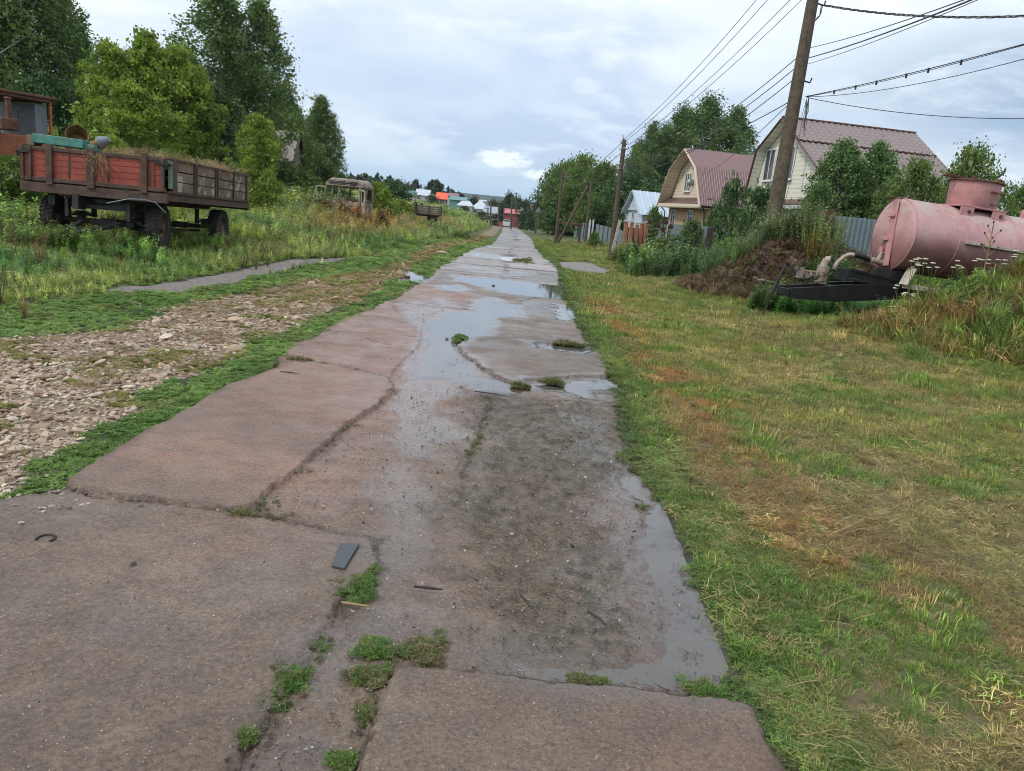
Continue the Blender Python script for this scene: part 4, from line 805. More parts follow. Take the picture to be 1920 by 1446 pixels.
scatter('dead_weeds', [weed(320+i, 5, 1, .22, 7, .5, .25) for i in range(3)]+[litter(330, 14, .6, .9, .25, .03)], pos3(x, y), r.uniform(.12, .32, n), pickcol(r, [(.18, .11, .07), (.30, .19, .12), (.09, .055, .04), (.13, .17, .05)], [4, 3, 3, 1.4], n), tilt=.4)
# ------------------------------------------------------------------ trees and bushes
M['birch_leaf'] = leaf_mat('birch_leaf', [(.065, .12, .04), (.14, .215, .065), (.18, .25, .075)], .25)
M['maple_leaf'] = leaf_mat('maple_leaf', [(.14, .215, .035), (.235, .33, .05), (.32, .39, .07)], .35)
M['dark_leaf'] = leaf_mat('dark_leaf', [(.045, .095, .035), (.085, .15, .055), (.13, .20, .065)], .2, .4)
M['mid_leaf'] = leaf_mat('mid_leaf', [(.08, .14, .035), (.14, .215, .05), (.20, .26, .07)], .3)
M['thuja_leaf'] = leaf_mat('thuja_leaf', [(.065, .135, .042), (.12, .21, .06), (.18, .26, .08)], .15)
M['far_leaf'] = leaf_mat('far_leaf', [(.035, .06, .028), (.06, .09, .04), (.08, .11, .05)], .15)
M['bark'] = surf('bark', (.07, .055, .042), .35, 6, .9, bump=.6); M['birch_bark'] = surf('birch_bark', (.36, .34, .31), .15, 3, .7, spots=(.04, .035, .03), spot_at=(.54, .6), spot_scale=5)
PROF = {'birch': [(0, .15), (.12, .55), (.3, .95), (.5, 1.0), (.7, .8), (.86, .48), (1, .10)], 'round': [(0, .45), (.2, .85), (.45, 1.0), (.7, .88), (.88, .6), (1, .2)],
        'cone': [(0, .85), (.2, 1.0), (.5, .78), (.75, .48), (.92, .22), (1, .04)], 'maple': [(0, .5), (.2, .9), (.4, 1.0), (.65, .75), (.85, .45), (1, .08)], 'column': [(0, .7), (.3, 1), (.6, .9), (.85, .55), (1, .08)]}
def crown_tree(seed, H, R, base, prof, nc, nl, ls, mats, droop=0.0, clump=.16, trunk_r=.14, lean=0.0, stems=1, asp=1.0, sparse=.25, name='tree'):
    r = np.random.default_rng(seed); ph, pr = zip(*PROF[prof]); ch = H-base; cen = []
    lob = r.normal(size=(7, 3)); la = r.uniform(.12, .30, 7)
    tries = 0
    while len(cen) < nc and tries < nc*6:
        tries += 1; h = r.random()**.85; a = r.random()*6.283; q = r.random()**.42
        dv = np.array([math.cos(a), math.sin(a), h*2.2-1]); f = 1+sum(k*math.sin(2.3*(v@dv)+i*1.7) for i, (v, k) in enumerate(zip(lob, la)))*.55
        if math.sin(3.1*a+h*9+seed)+math.sin(5.3*h*6.28/2+2*a+seed*2) > 2-sparse*3.2: continue
        rad = R*np.interp(h, ph, pr)*q*f; cen.append((rad*math.cos(a)+lean*h*ch, rad*math.sin(a)*asp, base+ch*h*(1+.03*r.normal())))
    cen = np.array(cen); n = len(cen)*nl; ci = np.repeat(np.arange(len(cen)), nl)
    cs = (clump*R*r.uniform(.55, 1.35, len(cen)))[ci]; off = r.normal(size=(n, 3))*np.array([1, 1, .62])*cs[:, None]*.62
    if droop: k = r.random(n)**1.5; off[:, 2] -= k*droop*cs*3.2; off[:, :2] *= (1-.45*k)[:, None]
    c = cen[ci]+off; c[:, 2] = np.maximum(c[:, 2], base*.6+.05)
    az = r.random(n)*6.283; el = r.normal(size=n)*.6; L = ls*np.exp(r.normal(size=n)*.38); d = np.stack([np.cos(az)*np.cos(el), np.sin(az)*np.cos(el), np.sin(el)], 1)
    if droop: d[:, 2] -= .6; d /= np.linalg.norm(d, axis=1)[:, None]
    s = np.cross(d, r.normal(size=(n, 3))); s /= np.linalg.norm(s, axis=1)[:, None]; s *= (L*.36)[:, None]; d = d*L[:, None]
    V = np.stack([c, c+d*.5+s, c+d, c+d*.5-s], 1).reshape(-1, 3); F = np.arange(4*n).reshape(-1, 4)
    cr = r.random(len(cen)); rnd = np.clip(cr[ci]*.55+r.random(n)*.45, 0, 1)
    cm = np_mesh('crown', V, F, mats[0], {'rnd': ('FACE', 'FLOAT', rnd), 'rnd2': ('FACE', 'FLOAT', r.random(len(cen))[ci])})
    b = MB()
    for sidx in range(stems):
        o_ = Vector((r.normal()*.12*stems*(sidx > 0), r.normal()*.12*stems*(sidx > 0), 0)); dx = r.normal()*R*.28*(sidx > 0)+lean*ch*.9; dy = r.normal()*R*.2*(sidx > 0)
        pts = [o_+Vector((dx*q*q+r.normal()*.02*H*q*.3, dy*q*q, q*H*.9-(.25 if q == 0 else 0))) for q in (0, .12, .28, .45, .62, .8, 1)]
        b.tube(pts, [trunk_r*(1.25-1.2*q) for q in (0, .12, .28, .45, .62, .8, .99)], 8)
        for k in r.choice(len(cen), min(len(cen), 18), replace=False):
            q = cen[k]; hz_ = max(base*.7, q[2]-R*r.uniform(.35, .8)); f_ = hz_/(H*.9); st = Vector((o_.x+dx*f_*f_, o_.y+dy*f_*f_, hz_)); en = Vector(q)
            b.tube([st, st.lerp(en, .5)+Vector((0, 0, -.04*R)), en], [trunk_r*.38*(1.1-f_*.7), trunk_r*.2, trunk_r*.05], 5, False)
    tm = b.build('trunk', mats[1]); bpy.data.objects.remove(tm, do_unlink=False) if False else None
    me = tm.data; bpy.data.objects.remove(tm); return cm, me
TK = {}
def kind(k, *a, **kw): TK[k] = crown_tree(*a, **kw)
BL, BB, DB = [M['birch_leaf'], M['birch_bark']], [M['mid_leaf'], M['bark']], [M['dark_leaf'], M['bark']]
kind('birch_a', 1, 13, 2.6, 1.8, 'birch', 470, 64, .13, BL, droop=.55, clump=.17, trunk_r=.15, sparse=.15)
kind('birch_b', 2, 13, 3.0, 1.6, 'birch', 520, 64, .13, BL, droop=.6, clump=.14, trunk_r=.16, stems=2, sparse=.1)
kind('birch_tall', 3, 13, 2.6, 1.8, 'birch', 460, 60, .12, BL, droop=.35, clump=.17, trunk_r=.13, stems=2, sparse=.28)
kind('maple_a', 4, 6, 1.9, .3, 'round', 340, 84, .105, [M['maple_leaf'], M['bark']], clump=.14, trunk_r=.07, stems=3, sparse=.35)
kind('maple_b', 5, 6, 1.7, .3, 'maple', 320, 84, .105, [M['maple_leaf'], M['bark']], clump=.14, trunk_r=.06, stems=3, sparse=.35)
kind('round_a', 6, 7, 3.2, .5, 'round', 280, 56, .17, BB, clump=.17, trunk_r=.13, stems=3)
kind('round_b', 7, 7, 3.0, .4, 'round', 260, 56, .17, DB, clump=.17, trunk_r=.13, stems=3)
kind('thuja', 8, 4, 1.15, .1, 'column', 460, 70, .062, [M['thuja_leaf'], M['bark']], clump=.17, trunk_r=.06, stems=3, sparse=.12)
kind('bush_dark', 9, 2.2, 1.1, .1, 'round', 130, 46, .10, DB, clump=.2, trunk_r=.03, stems=4)
kind('bush_mid', 10, 2.2, 1.1, .05, 'round', 130, 46, .10, BB, clump=.2, trunk_r=.03, stems=4)
kind('bush_bright', 11, 2.2, 1.1, .02, 'maple', 130, 46, .10, [M['maple_leaf'], M['bark']], clump=.2, trunk_r=.03, stems=4)
kind('far_a', 12, 9, 4.4, .5, 'round', 90, 44, .42, [M['far_leaf'], M['bark']], clump=.2, trunk_r=.2)
kind('far_b', 13, 10, 3.0, .5, 'cone', 80, 44, .42, [M['far_leaf'], M['bark']], clump=.2, trunk_r=.2)
def plant(k, x, y, h, rx=None, label='', cat='tree', name='tree', group=None, rz=0.0, z=None):
    cm, tm = TK[k]; H0 = max(v for v in [13 if k.startswith('birch') else 6 if k.startswith('maple') else 7 if k.startswith('round') else 4 if k == 'thuja' else 2.2 if k.startswith('bush') else 9 if k == 'far_a' else 10])
    R0 = {'birch_a': 2.6, 'birch_b': 3.0, 'birch_tall': 2.3, 'maple_a': 1.9, 'maple_b': 1.7, 'round_a': 3.2, 'round_b': 3.0, 'thuja': 1.15, 'far_a': 4.4, 'far_b': 3.0}.get(k, 1.1)
    s = h/H0; sx = (rx/R0) if rx else s; z = float(gz(x, y, False)) if z is None else z
    t_ = thing(name, label, cat, (x, y, z-.05), rz, group); t_.scale = (sx, sx, s); link('crown', cm, t_); link('trunk', tm, t_); return t_
def plant_px(k, u, vtop, Y, hw=None, **kw):     # crown top seen at (u, vtop) at distance Y; hw = half width in pixels
    p = PY(u, vtop, Y); zg = float(gz(p[0], Y, False)); return plant(k, p[0], Y, p[2]-zg, hw*Y/CF*1.0 if hw else None, **kw)
gL = 'birches of the wood on the left'
for i, (k, u, v, Y, hw, lab) in enumerate([('birch_b', -60, -140, 40, 110, 'great drooping birch at the left frame edge behind the orange cab'), ('birch_a', 45, -90, 43, 105, 'tall dense birch above the orange cab roof'),
    ('birch_b', 105, -30, 46, 85, 'tall birch whose crown ends left of the bright maples'), ('birch_a', 150, 68, 52, 50, 'slimmer birch at the right end of the left birch wood'),
    ('birch_tall', 415, -28, 40, 84, 'tall loose birch with sky showing through, left stem of the middle pair'), ('birch_tall', 486, 2, 42, 74, 'tall loose birch, right one of the middle pair reaching towards the sky'),
    ('birch_a', 603, 182, 62, 46, 'solitary dark birch right of the grey barn'), ('birch_b', 600, 212, 64, 48, 'lower birch standing close behind the solitary birch'), ('birch_b', 552, 200, 60, 40, 'birch between barn roof and solitary birch'), ('birch_a', 530, 165, 56, 62, 'birch crown rising just behind the barn roof'), ('birch_a', -20, 60, 50, 90, 'dark birch low behind the orange cab')]):
    plant_px(k, u, v, Y, hw, label=lab, name='birch_tree', group=gL, rz=i*1.3)
gM = 'young maples behind the farm trailer'
for i, (k, u, v, Y, hw, lab) in enumerate([('maple_a', 205, 92, 33, 66, 'bright green young maple at the left of the maple thicket'), ('maple_b', 275, 76, 34, 80, 'yellow-green maple with the highest pointed top'), ('maple_a', 335, 98, 35, 72, 'light green maple in front of the tall birch'),
    ('maple_a', 245, 165, 28, 74, 'yellow-green maple right behind the rusty bucket'), ('maple_a', 372, 140, 36, 48, 'slender light maple tucked against the middle birches')]):
    plant_px(k, u, v, Y, hw, label=lab, name='maple_tree', group=gM, rz=i*2.1)
plant_px('maple_a', 482, 222, 31, 50, label='bright green sapling standing right of the trailer against the dark hollow', name='maple_sapling', rz=1)
for i, (k, u, v, Y, hw, lab) in enumerate([('round_a', 262, 110, 39, 75, 'mid green tree filling in behind the pointed maple tops'), ('round_a', 355, 120, 40, 60, 'mid green tree between the maples and the middle birches'), ('round_a', 180, 130, 42, 60, 'mid green tree at the left back of the maples'), ('birch_b', 452, 90, 54, 72, 'dense lower birch behind the loose middle pair')]):
    plant_px(k, u, v, Y, hw, label=lab, name='thicket_tree', group=gM, rz=i*2.3)
plant_px('round_b', 400, 175, 37, 70, label='dark leafy tree filling the hollow between maples and sapling', name='dark_tree', group=gM)
plant_px('round_b', 310, 200, 39, 90, label='dark tree in shade behind the yellow-green maples', name='dark_tree', rz=2)
plant_px('round_b', 90, 150, 38, 80, label='dark understorey tree behind the trailer load', name='dark_tree', rz=4)
plant_px('round_a', 530, 215, 52, 60, label='mid green tree on both sides of the grey barn roof', name='dark_tree', rz=3)
plant_px('round_a', 15, 215, 30, 75, label='leafy low tree between the orange cab and the wood', name='dark_tree', rz=5)
for i, (k, u, v, Y, hw, lab) in enumerate([('bush_bright', 100, 250, 24, 40, 'yellow-green bush behind the teal beam'), ('bush_bright', 205, 262, 25, 52, 'light bush behind the rusty bucket and grey cone'), ('bush_mid', 330, 292, 27, 48, 'green bush showing over the weathered trailer side'), ('bush_mid', 20, 300, 19, 62, 'green bush left of the trailer below the cab'),
    ('bush_mid', 545, 318, 44, 60, 'bush at the foot of the grey barn'), ('bush_bright', 500, 322, 30, 30, 'low bright bush on the meadow edge below the sapling'), ('bush_mid', 590, 345, 47, 38, 'bush between barn and wrecked truck cab'),
    ('bush_bright', 712, 346, 44, 40, 'light green bush right of the wrecked truck cab'), ('round_b', 742, 340, 66, 44, 'dark round tree above the light bush by the wrecked cab'), ('bush_bright', 752, 376, 59, 34, 'yellowish bush left of the small grey cart'), ('bush_dark', 640, 355, 52, 30, 'bush seen through the wrecked truck cab')]):
    plant_px(k, u, v, Y, hw, label=lab, cat='bush', name='bush', rz=i*1.7, group='bushes along the left meadow')
gR = 'tall birches behind the mauve-roofed house'
for i, (k, u, v, Y, hw, lab) in enumerate([('birch_b', 1330, 186, 96, 78, 'tallest birch directly above the mauve roof ridge'), ('birch_a', 1385, 205, 98, 62, 'birch between the mauve roof and the cream gable'), ('birch_b', 1284, 205, 97, 60, 'birch rising over the left slope of the mauve roof'), ('birch_tall', 1226, 234, 95, 36, 'slender birch top right of the second pole'),
    ('birch_b', 1200, 270, 100, 44, 'birch just right of the second pole with lower crown'), ('birch_b', 1250, 240, 99, 48, 'narrow birch between slender birch and the main birch group')]):
    plant_px(k, u, v, Y, hw, label=lab, name='birch_tree', group=gR, rz=i*1.9)
gC = 'leafy trees behind the white cottage'
for i, (k, u, v, Y, hw, lab) in enumerate([('round_b', 1048, 316, 118, 26, 'dark tree at the left end of the tree row right of the road'), ('round_a', 1070, 305, 112, 32, 'mid green tree behind the thin leaning poles'), ('round_a', 1098, 296, 104, 34, 'highest leafy tree of the row left of the second pole'), ('round_a', 1138, 310, 100, 38, 'leafy tree directly behind the second pole'),
    ('round_b', 1180, 330, 92, 36, 'dark tree behind the white cottage ridge'), ('round_b', 1222, 345, 88, 34, 'tree between the white cottage and the mauve-roofed house'), ('round_b', 1070, 362, 108, 40, 'lower dark tree behind the propped poles'), ('round_a', 1120, 370, 96, 34, 'lower tree above the far grey fence'), ('round_a', 1034, 374, 122, 18, 'low tree beside the triangular road sign')]):
    plant_px(k, u, v, Y, hw*1.4, label=lab, name='leafy_tree', group=gC, rz=i*1.4)
plant_px('thuja', 1588, 268, 29, 56, label='tall thuja in front of the tiled roof, left of its twin', name='thuja_tree', group='thujas before the tiled roof'); plant_px('thuja', 1652, 272, 29.6, 50, label='tall thuja in front of the tiled roof, right of its twin', name='thuja_tree', group='thujas before the tiled roof', rz=2)
plant_px('thuja', 1540, 345, 28, 38, label='low thuja at the left foot of the twin thujas', name='thuja_tree', group='thujas before the tiled roof', rz=4)
plant_px('round_a', 1725, 305, 27, 56, label='apple tree right of the thujas behind the pink tank hatch', name='apple_tree'); plant_px('round_a', 1828, 282, 31, 62, label='wide apple tree whose branches reach out right of the tank hatch', name='apple_tree', rz=2)
plant_px('round_a', 1925, 352, 34, 40, label='small tree at the right frame edge above the tank', name='apple_tree', rz=4)
plant_px('bush_dark', 1378, 338, 44, 27, label='dark lilac bush before the mauve wall left of the cream gable', name='lilac_bush', cat='bush'); plant_px('bush_dark', 1428, 352, 38, 38, label='lilac bush with greyish leaves beside the near pole', name='lilac_bush', cat='bush', rz=1)
for i, (k, u, v, Y, hw, lab) in enumerate([('bush_dark', 1275, 455, 29, 34, 'round dark green bush before the grey fence'), ('bush_dark', 1300, 415, 46, 16, 'upright dark shrub growing against the grey fence'), ('bush_mid', 1240, 448, 33, 24, 'mid green bush below the sunflowers'), ('bush_bright', 1368, 448, 27, 24, 'yellow-green feathery bush left of the soil heap'),
    ('bush_mid', 1335, 440, 40, 18, 'bush behind the dark fence post'), ('bush_bright', 1208, 462, 36, 14, 'light bush at the foot of the brick pillars'), ('bush_mid', 1300, 417, 57, 30, 'garden bush below the yellow brick wall'), ('bush_mid', 1228, 392, 72, 14, 'bush between the white cottage and the brick house'), ('bush_mid', 1115, 436, 62, 12, 'little bush against the far grey fence'), ('bush_mid', 1345, 402, 60, 20, 'bush in front of the yellow brick side wall')]):
    plant_px(k, u, v, Y, hw, label=lab, cat='bush', name='bush', rz=i*1.7, group='bushes along the right-hand fence')
# the village hillside, the far trees one can still tell apart
rr_ = random.Random(5); ORD = 'first,second,third,fourth,fifth,sixth,seventh,eighth,ninth,tenth,eleventh,twelfth,thirteenth,fourteenth,fifteenth,sixteenth,seventeenth,eighteenth,nineteenth,twentieth'.split(',')
far = [(640+i*13, 322+i*3.3+rr_.uniform(-4, 4), 330+rr_.uniform(-10, 20)) for i in range(20)]
for i, (u, v, Y) in enumerate(far):
    plant_px('far_a' if i % 3 else 'far_b', u, v+6, Y, 16+rr_.random()*6, label='far dark tree, '+ORD[i]+' from the left in the row on the hillside above the village', name='far_tree', group='row of trees on the far hillside', rz=i*1.1)
for i, (u, v, Y, lab) in enumerate([(1165, 378, 150, ''), (810, 367, 230, 'dark tree left of the bright orange roof'), (890, 372, 215, 'small round tree behind the pale hipped roofs'), (872, 388, 180, 'bush-like tree before the teal-roofed house'), (905, 398, 176, 'tree at the left corner of the slate-roofed house'), (893, 403, 172, 'low tree below the pale hipped roofs'),
    (955, 365, 260, 'round tree behind the tallest far pole'), (972, 373, 240, 'dark tree right of the tallest far pole'), (925, 378, 260, 'tree between the slate roof and the red house'), (985, 378, 190, 'tree above the white flat roof'), (940, 382, 250, 'tree behind the far poles'), (984, 400, 150, 'dark bush right of the red house'), (998, 396, 145, 'dark bush behind the triangular sign'), (932, 402, 172, 'small tree beside the slate-roofed house'), (860, 384, 240, 'tree between the teal house and the orange roof')]):
    if lab: plant_px('far_a', u, v, Y, 13+rr_.random()*3, label=lab, name='far_tree', rz=i)
# ------------------------------------------------------------------ farm trailer
def zg(x, y): return float(gz(x, y, False))
TX, TY = -8.70, 15.75         # middle of the near end
tr = thing('farm_trailer', 'rusty two-axle farm trailer with red end board and weathered side boards, standing in tall weeds', 'trailer', (TX, TY, 0), (math.radians(-1.4), 0, math.radians(1.0)))
Wd, Ln, zb, zt = 2.86, 4.85, 1.32, 1.98     # width, length, floor, board top
hw_ = Wd/2
b = MB(); b.box((0, Ln/2, zb-.05), (Wd, Ln, .07)); b.build('floor', M['rust_dark'], tr)
b = MB()
for sx in (-.42, .42): b.box((sx, Ln/2, zb-.19), (.09, Ln-.1, .20))
for k in range(6): b.box((0, .15+k*(Ln-.3)/5, zb-.12), (Wd-.06, .08, .09))
b.box((0, -.02, zb-.13), (Wd+.06, .10, .19)); b.box((0, Ln+.02, zb-.13), (Wd+.04, .10, .17))
for sx in (-1, 1): b.box((sx*(hw_-.02), Ln/2, zb-.11), (.06, Ln, .13))
b.build('chassis', M['rust_dark'], tr, bevel=.008)
# red end board
eb = MB(); eb.box((0, -.025, (zb+zt)/2-.02), (Wd-.1, .035, zt-zb-.12)); eb = eb.build('end_board', M['red_board'], tr)
b = MB(); H2 = zt-zb
b.box((0, -.045, zt-.035), (Wd, .06, .07)); b.box((0, -.045, zb+.035), (Wd, .06, .08))
for q in (.0, .055, .19, .455, .475, .845, .97): 
    wv = {.0: .07, .055: .06, .19: .12, .475: .15, .845: .12, .97: .07, .455: .05}[q]; b.box((-hw_+q*Wd+.03, -.062-(.012 if wv > .1 else 0), (zb+zt)/2), (wv, .055, H2+(.12 if wv > .1 else -.02)))
for q in (.33, .60, .92): b.box((-hw_+q*Wd, -.047, (zb+zt)/2), (.035, .02, H2-.1))
b.build('board_frame', M['rust_dark'], tr, bevel=.006, jit=.002)
b = MB()
for q in (zb+.2, zb+.32, zb+.44, zb+.54): b.box((0, -.046, q), (Wd-.2, .008, .012))
b.build('board_rib', M['red_board'], eb)
sb = None
for sx, nm in ((1, 'side'), (-1, 'far')):
    b = MB(); pl = (zt-zb-.04)/3
    for k in range(3): b.box((sx*(hw_+.0), Ln/2+.08, zb+.02+pl*(k+.5)), (.03, Ln-.3, pl-.018))
    sb = b.build('side_board', M['old_board'], tr, bevel=.004, jit=.004)
    b = MB(); b.box((sx*(hw_+.012), Ln/2, zt-.0), (.06, Ln, .045)); b.box((sx*(hw_+.012), Ln/2, zb-.0), (.06, Ln, .045))
    for q in (.045, .25, .27, .50, .525, .74, .93): b.box((sx*(hw_+.03), .1+q*Ln, (zb+zt)/2), (.05, .055, H2+.02))
    b.box((sx*(hw_+.03), .28, (zb+zt)/2), (.055, .20, H2+.02)); b.build('side_frame', M['rust_dark'], tr, bevel=.005, jit=.002)
b = MB(); b.box((hw_+.035, .10, (zb+zt)/2+.02), (.03, .15, H2-.12)); b.build('corner_panel', M['green_paint'], tr)
for sx in (-1, 1):
    b = MB(); b.bar((sx*(hw_-.20), -.085, zt-.10), (sx*(hw_+.05), -.085, zt-.12), .05); b.tube([(sx*(hw_+.03), -.09, zt-.22), (sx*(hw_+.05), -.11, zt-.12), (sx*(hw_+.06), -.02, zt-.10)], .022, 6); b.box((sx*(hw_+.05), .02, zt-.13), (.06, .10, .05)); b.build('board_latch', M['iron_dark'], tr)
b = MB(); b.box((0, Ln+.03, (zb+zt)/2), (Wd, .04, H2)); b.build('tail_board', M['old_board'], tr)
def wheel(parent, x, y, z, R_=.44, wd=.25, steer=0.0, spin=0.0, name='wheel'):
    w_ = bpy.data.objects.new(name, None); COL.objects.link(w_); w_.parent = parent; w_.location = (x, y, z); w_.rotation_euler = (0, 0, steer); w_.empty_display_size = .1
    h = wd/2; b = MB(); pr_ = [(R_*.56, -h*.62), (R_*.62, -h*.9), (R_*.80, -h*1.02), (R_*.93, -h*.94), (R_*.985, -h*.72), (R_, -h*.3), (R_, h*.3), (R_*.985, h*.72), (R_*.93, h*.94), (R_*.80, h*1.02), (R_*.62, h*.9), (R_*.56, h*.62)]
    b.lathe(pr_, 'X', 40)
    for k in range(30):
        a = 2*math.pi*k/30+spin
        for sd in (-1, 1): b.box((sd*h*.5, math.cos(a+sd*.05)*R_*.992, math.sin(a+sd*.05)*R_*.992), (h*.72, .045, .026), Euler((a-math.pi/2+sd*.05, 0, sd*.35)))
        for sd in (-1, 1): b.box((sd*h*.93, math.cos(a)*R_*.945, math.sin(a)*R_*.945), (.03, .04, .07), Euler((a-math.pi/2, 0, 0)))
    b.build('tyre', M['rubber'], w_)
    b = MB()
    for sd in (1, -1):
        b.lathe([(R_*.565, sd*h*.62), (R_*.53, sd*h*.66), (R_*.50, sd*h*.40), (R_*.30, sd*h*.18), (R_*.24, sd*h*.40), (R_*.20, sd*h*.95), (R_*.05, sd*h*1.0), (0.001, sd*h*1.0)], 'X', 24)
        for k in range(6): a = k*math.pi/3+spin; b.tube([(sd*h*.30, math.cos(a)*R_*.34, math.sin(a)*R_*.34), (sd*h*.46, math.cos(a)*R_*.34, math.sin(a)*R_*.34)], .016, 6)
    b.build('rim', M['rust_dark'], w_); return w_
zw = .60
wheel(tr, .98, .62, zw, steer=.10); wheel(tr, -1.16, .62, zw, steer=.10, spin=.3); wheel(tr, .96, 4.05, zw, spin=.6); wheel(tr, -1.05, 4.05, zw, spin=.9)
for y_ in (.62, 4.05):
    b = MB(); b.tube([(-1.1, y_, zw), (1.0, y_, zw)], .055, 10); b.box((0, y_, zw), (.34, .18, .15)); b.build('axle', M['iron_dark'], tr)
    for sx in (-.62, .62):
        b = MB()
        for k in range(6): b.box((sx, y_, zw+.10+k*.018), (.08, 1.0-k*.13, .014))
        for e_2 in (-.5, .5): b.box((sx, y_+e_2, zw+.25), (.07, .10, .36)); 
        b.box((sx, y_, zw+.09), (.11, .14, .18))
        b.build('leaf_spring', M['iron_dark'], tr)
b = MB(); b.lathe([(.46, .98), (.46, 1.06), (.40, 1.08), (.40, .96), (.46, .98)], 'Z', 32, c=(0, .62, 0)); b.box((0, .62, zw+.30), (1.2, .9, .08)); b.box((0, .3, zw+.42), (1.3, .10, .22)); b.build('turntable', M['iron_dark'], tr)
b = MB(); b.bar((-.42, .3, zw), (-.05, -1.2, .34), .09, .07); b.bar((.42, .3, zw), (.05, -1.2, .34), .09, .07); b.box((0, -.55, .47), (.5, .08, .07)); b.lathe([(.075, -.03), (.075, .03), (.04, .03), (.04, -.03), (.075, -.03)], 'Z', 16, c=(0, -1.28, .34)); b.build('drawbar', M['iron_dark'], tr)
b = MB(); b.bar((-.6, 4.05, zw+.05), (-.3, .7, zw-.02), .05); b.bar((.5, 4.0, zw-.1), (.4, .7, zw-.1), .07); b.box((-.35, .05, .98), (.12, .3, .3)); b.box((-.95, .2, 1.02), (.14, .16, .3)); b.box((.1, .75, zw-.02), (.9, .6, .10)); b.build('brake_rod', M['iron_dark'], tr)
b = MB(); b.tube([(.3, -.13, zb-.32), (.75, -.18, zb-.20), (1.05, -.15, zb-.18), (1.25, -.1, zb-.22), (1.42, -.02, zb-.40)], .012, 6); b.build('brake_hose', M['grey_plastic'], tr)
# the load
b = MB(); b.box((-.83, .35, 2.06), (1.02, .40, .17)); b.box((-.22, .36, 2.02), (.2, .3, .12)); bo = tag(b.build('painted_beam', M['teal_paint'], None, bevel=.012, jit=.01, loc=(TX, TY, 0)), 'flaking teal painted beam lying across the trailer load behind the red board', 'beam'); bo.rotation_euler = (0, math.radians(2.2), 0); bo.location = (TX-.05, TY, .03)
bt = thing('rusty_bucket', 'rusty ochre bucket tipped on its side on top of the trailer load', 'bucket', (TX-.60, TY+.50, 2.22), (math.radians(70), math.radians(8), math.radians(28)))
b = MB(); b.lathe([(.001, -.16), (.145, -.16), (.15, -.15), (.205, .17), (.212, .175), (.20, .17), (.142, -.14), (.001, -.145)], 'Z', 28); b.build('pail', M['ochre'], bt)
b = MB(); b.lathe([(.21, .155), (.222, .165), (.215, .18), (.205, .17)], 'Z', 28); b.build('rolled_rim', M['rust'], bt)
pp = thing('capped_pipe', 'short ochre pipe with grey cone cap lying right of the rusty bucket', 'pipe', (TX-.30, TY+.42, 2.07), (0, math.radians(63), math.radians(4)))
b = MB(); b.lathe([(.085, -.05), (.085, .22), (.06, .22), (.06, -.05)], 'Z', 20); b.build('tube', M['ochre'], pp); b = MB(); b.lathe([(.001, .43), (.055, .425), (.065, .40), (.125, .27), (.13, .22), (.10, .21), (.001, .21)], 'Z', 24); b.build('cone_cap', M['grey_plastic'], pp)
b = MB(); b.lathe([(.001, 0), (.16, 0), (.17, .02), (.17, .12), (.155, .15), (.08, .17), (.001, .17)], 'Z', 20); bo = tag(b.build('cream_canister', M['cream_old'], loc=(TX-.98, TY+.85, 2.06)), 'dirty cream canister lying between teal beam and bucket', 'canister')
b = MB(); b.box((-1.22, .2, 2.10), (.16, .26, .20)); bo = tag(b.build('wooden_crate', M['old_board'], bevel=.01, loc=(TX-.2, TY+.2, 0)), 'brown wooden block at the left end of the teal beam', 'block')
b = MB(); rb_ = random.Random(3); b.box((.0, Ln/2+.1, zt-.10), (Wd-.12, Ln-.3, .16)); heap = tag(b.build('load_bed', M['rust_dark'], loc=(TX, TY, -.02)), 'dark rotted load filling the trailer up to its board tops', 'load'); heap.rotation_euler = (math.radians(-1.4), 0, math.radians(1.0))
# straw on the load
q = np.random.default_rng(21); n = 520; lx = q.uniform(-hw_+.1, hw_+.02, n); ly = q.uniform(.15, Ln, n); kp = (lx > -.25) | (ly > .9); lx, ly = lx[kp], ly[kp]; n = len(lx)
scatter('straw_on_trailer', [litter(400+i, 12, .5, .8, .22, .02) for i in range(3)], np.stack([TX+lx, TY+ly, zt+.02-.0245*ly+q.uniform(0, .07, n)], 1), q.uniform(.14, .30, n), pickcol(q, [(.34, .24, .12), (.22, .14, .08), (.42, .32, .18)], [2, 1, 1], n), tilt=.5)
n = 90; lx = q.uniform(-.2, hw_, n); ly = q.uniform(.3, Ln-.5, n); scatter('weeds_on_trailer', [weed(410, 4, 1, .2, 8), tuft(411, 10, 1, .3), seedgrass(412, 5, 'inst_dry')], np.stack([TX+lx, TY+ly, zt-.0245*ly], 1), q.uniform(.10, .32, n), pickcol(q, [(.10, .17, .04), (.25, .18, .09)], [3, 2], n), tilt=.25)
b = MB()
for k in range(26):
    x0_ = -.18+rb_.random()*.5; z0_ = 1.96-rb_.random()*.1; b.tube([(x0_, -.09, z0_), (x0_+rb_.uniform(-.12, .2), -.12, z0_-rb_.random()*.15), (x0_+rb_.uniform(-.3, .3), -.11, z0_-rb_.uniform(.15, .5))], .0042, 4, False)
tag(b.build('hanging_straw', M['dry_stem'], loc=(TX, TY, 0)), 'pale dry stems hanging down over the red end board', 'straw')
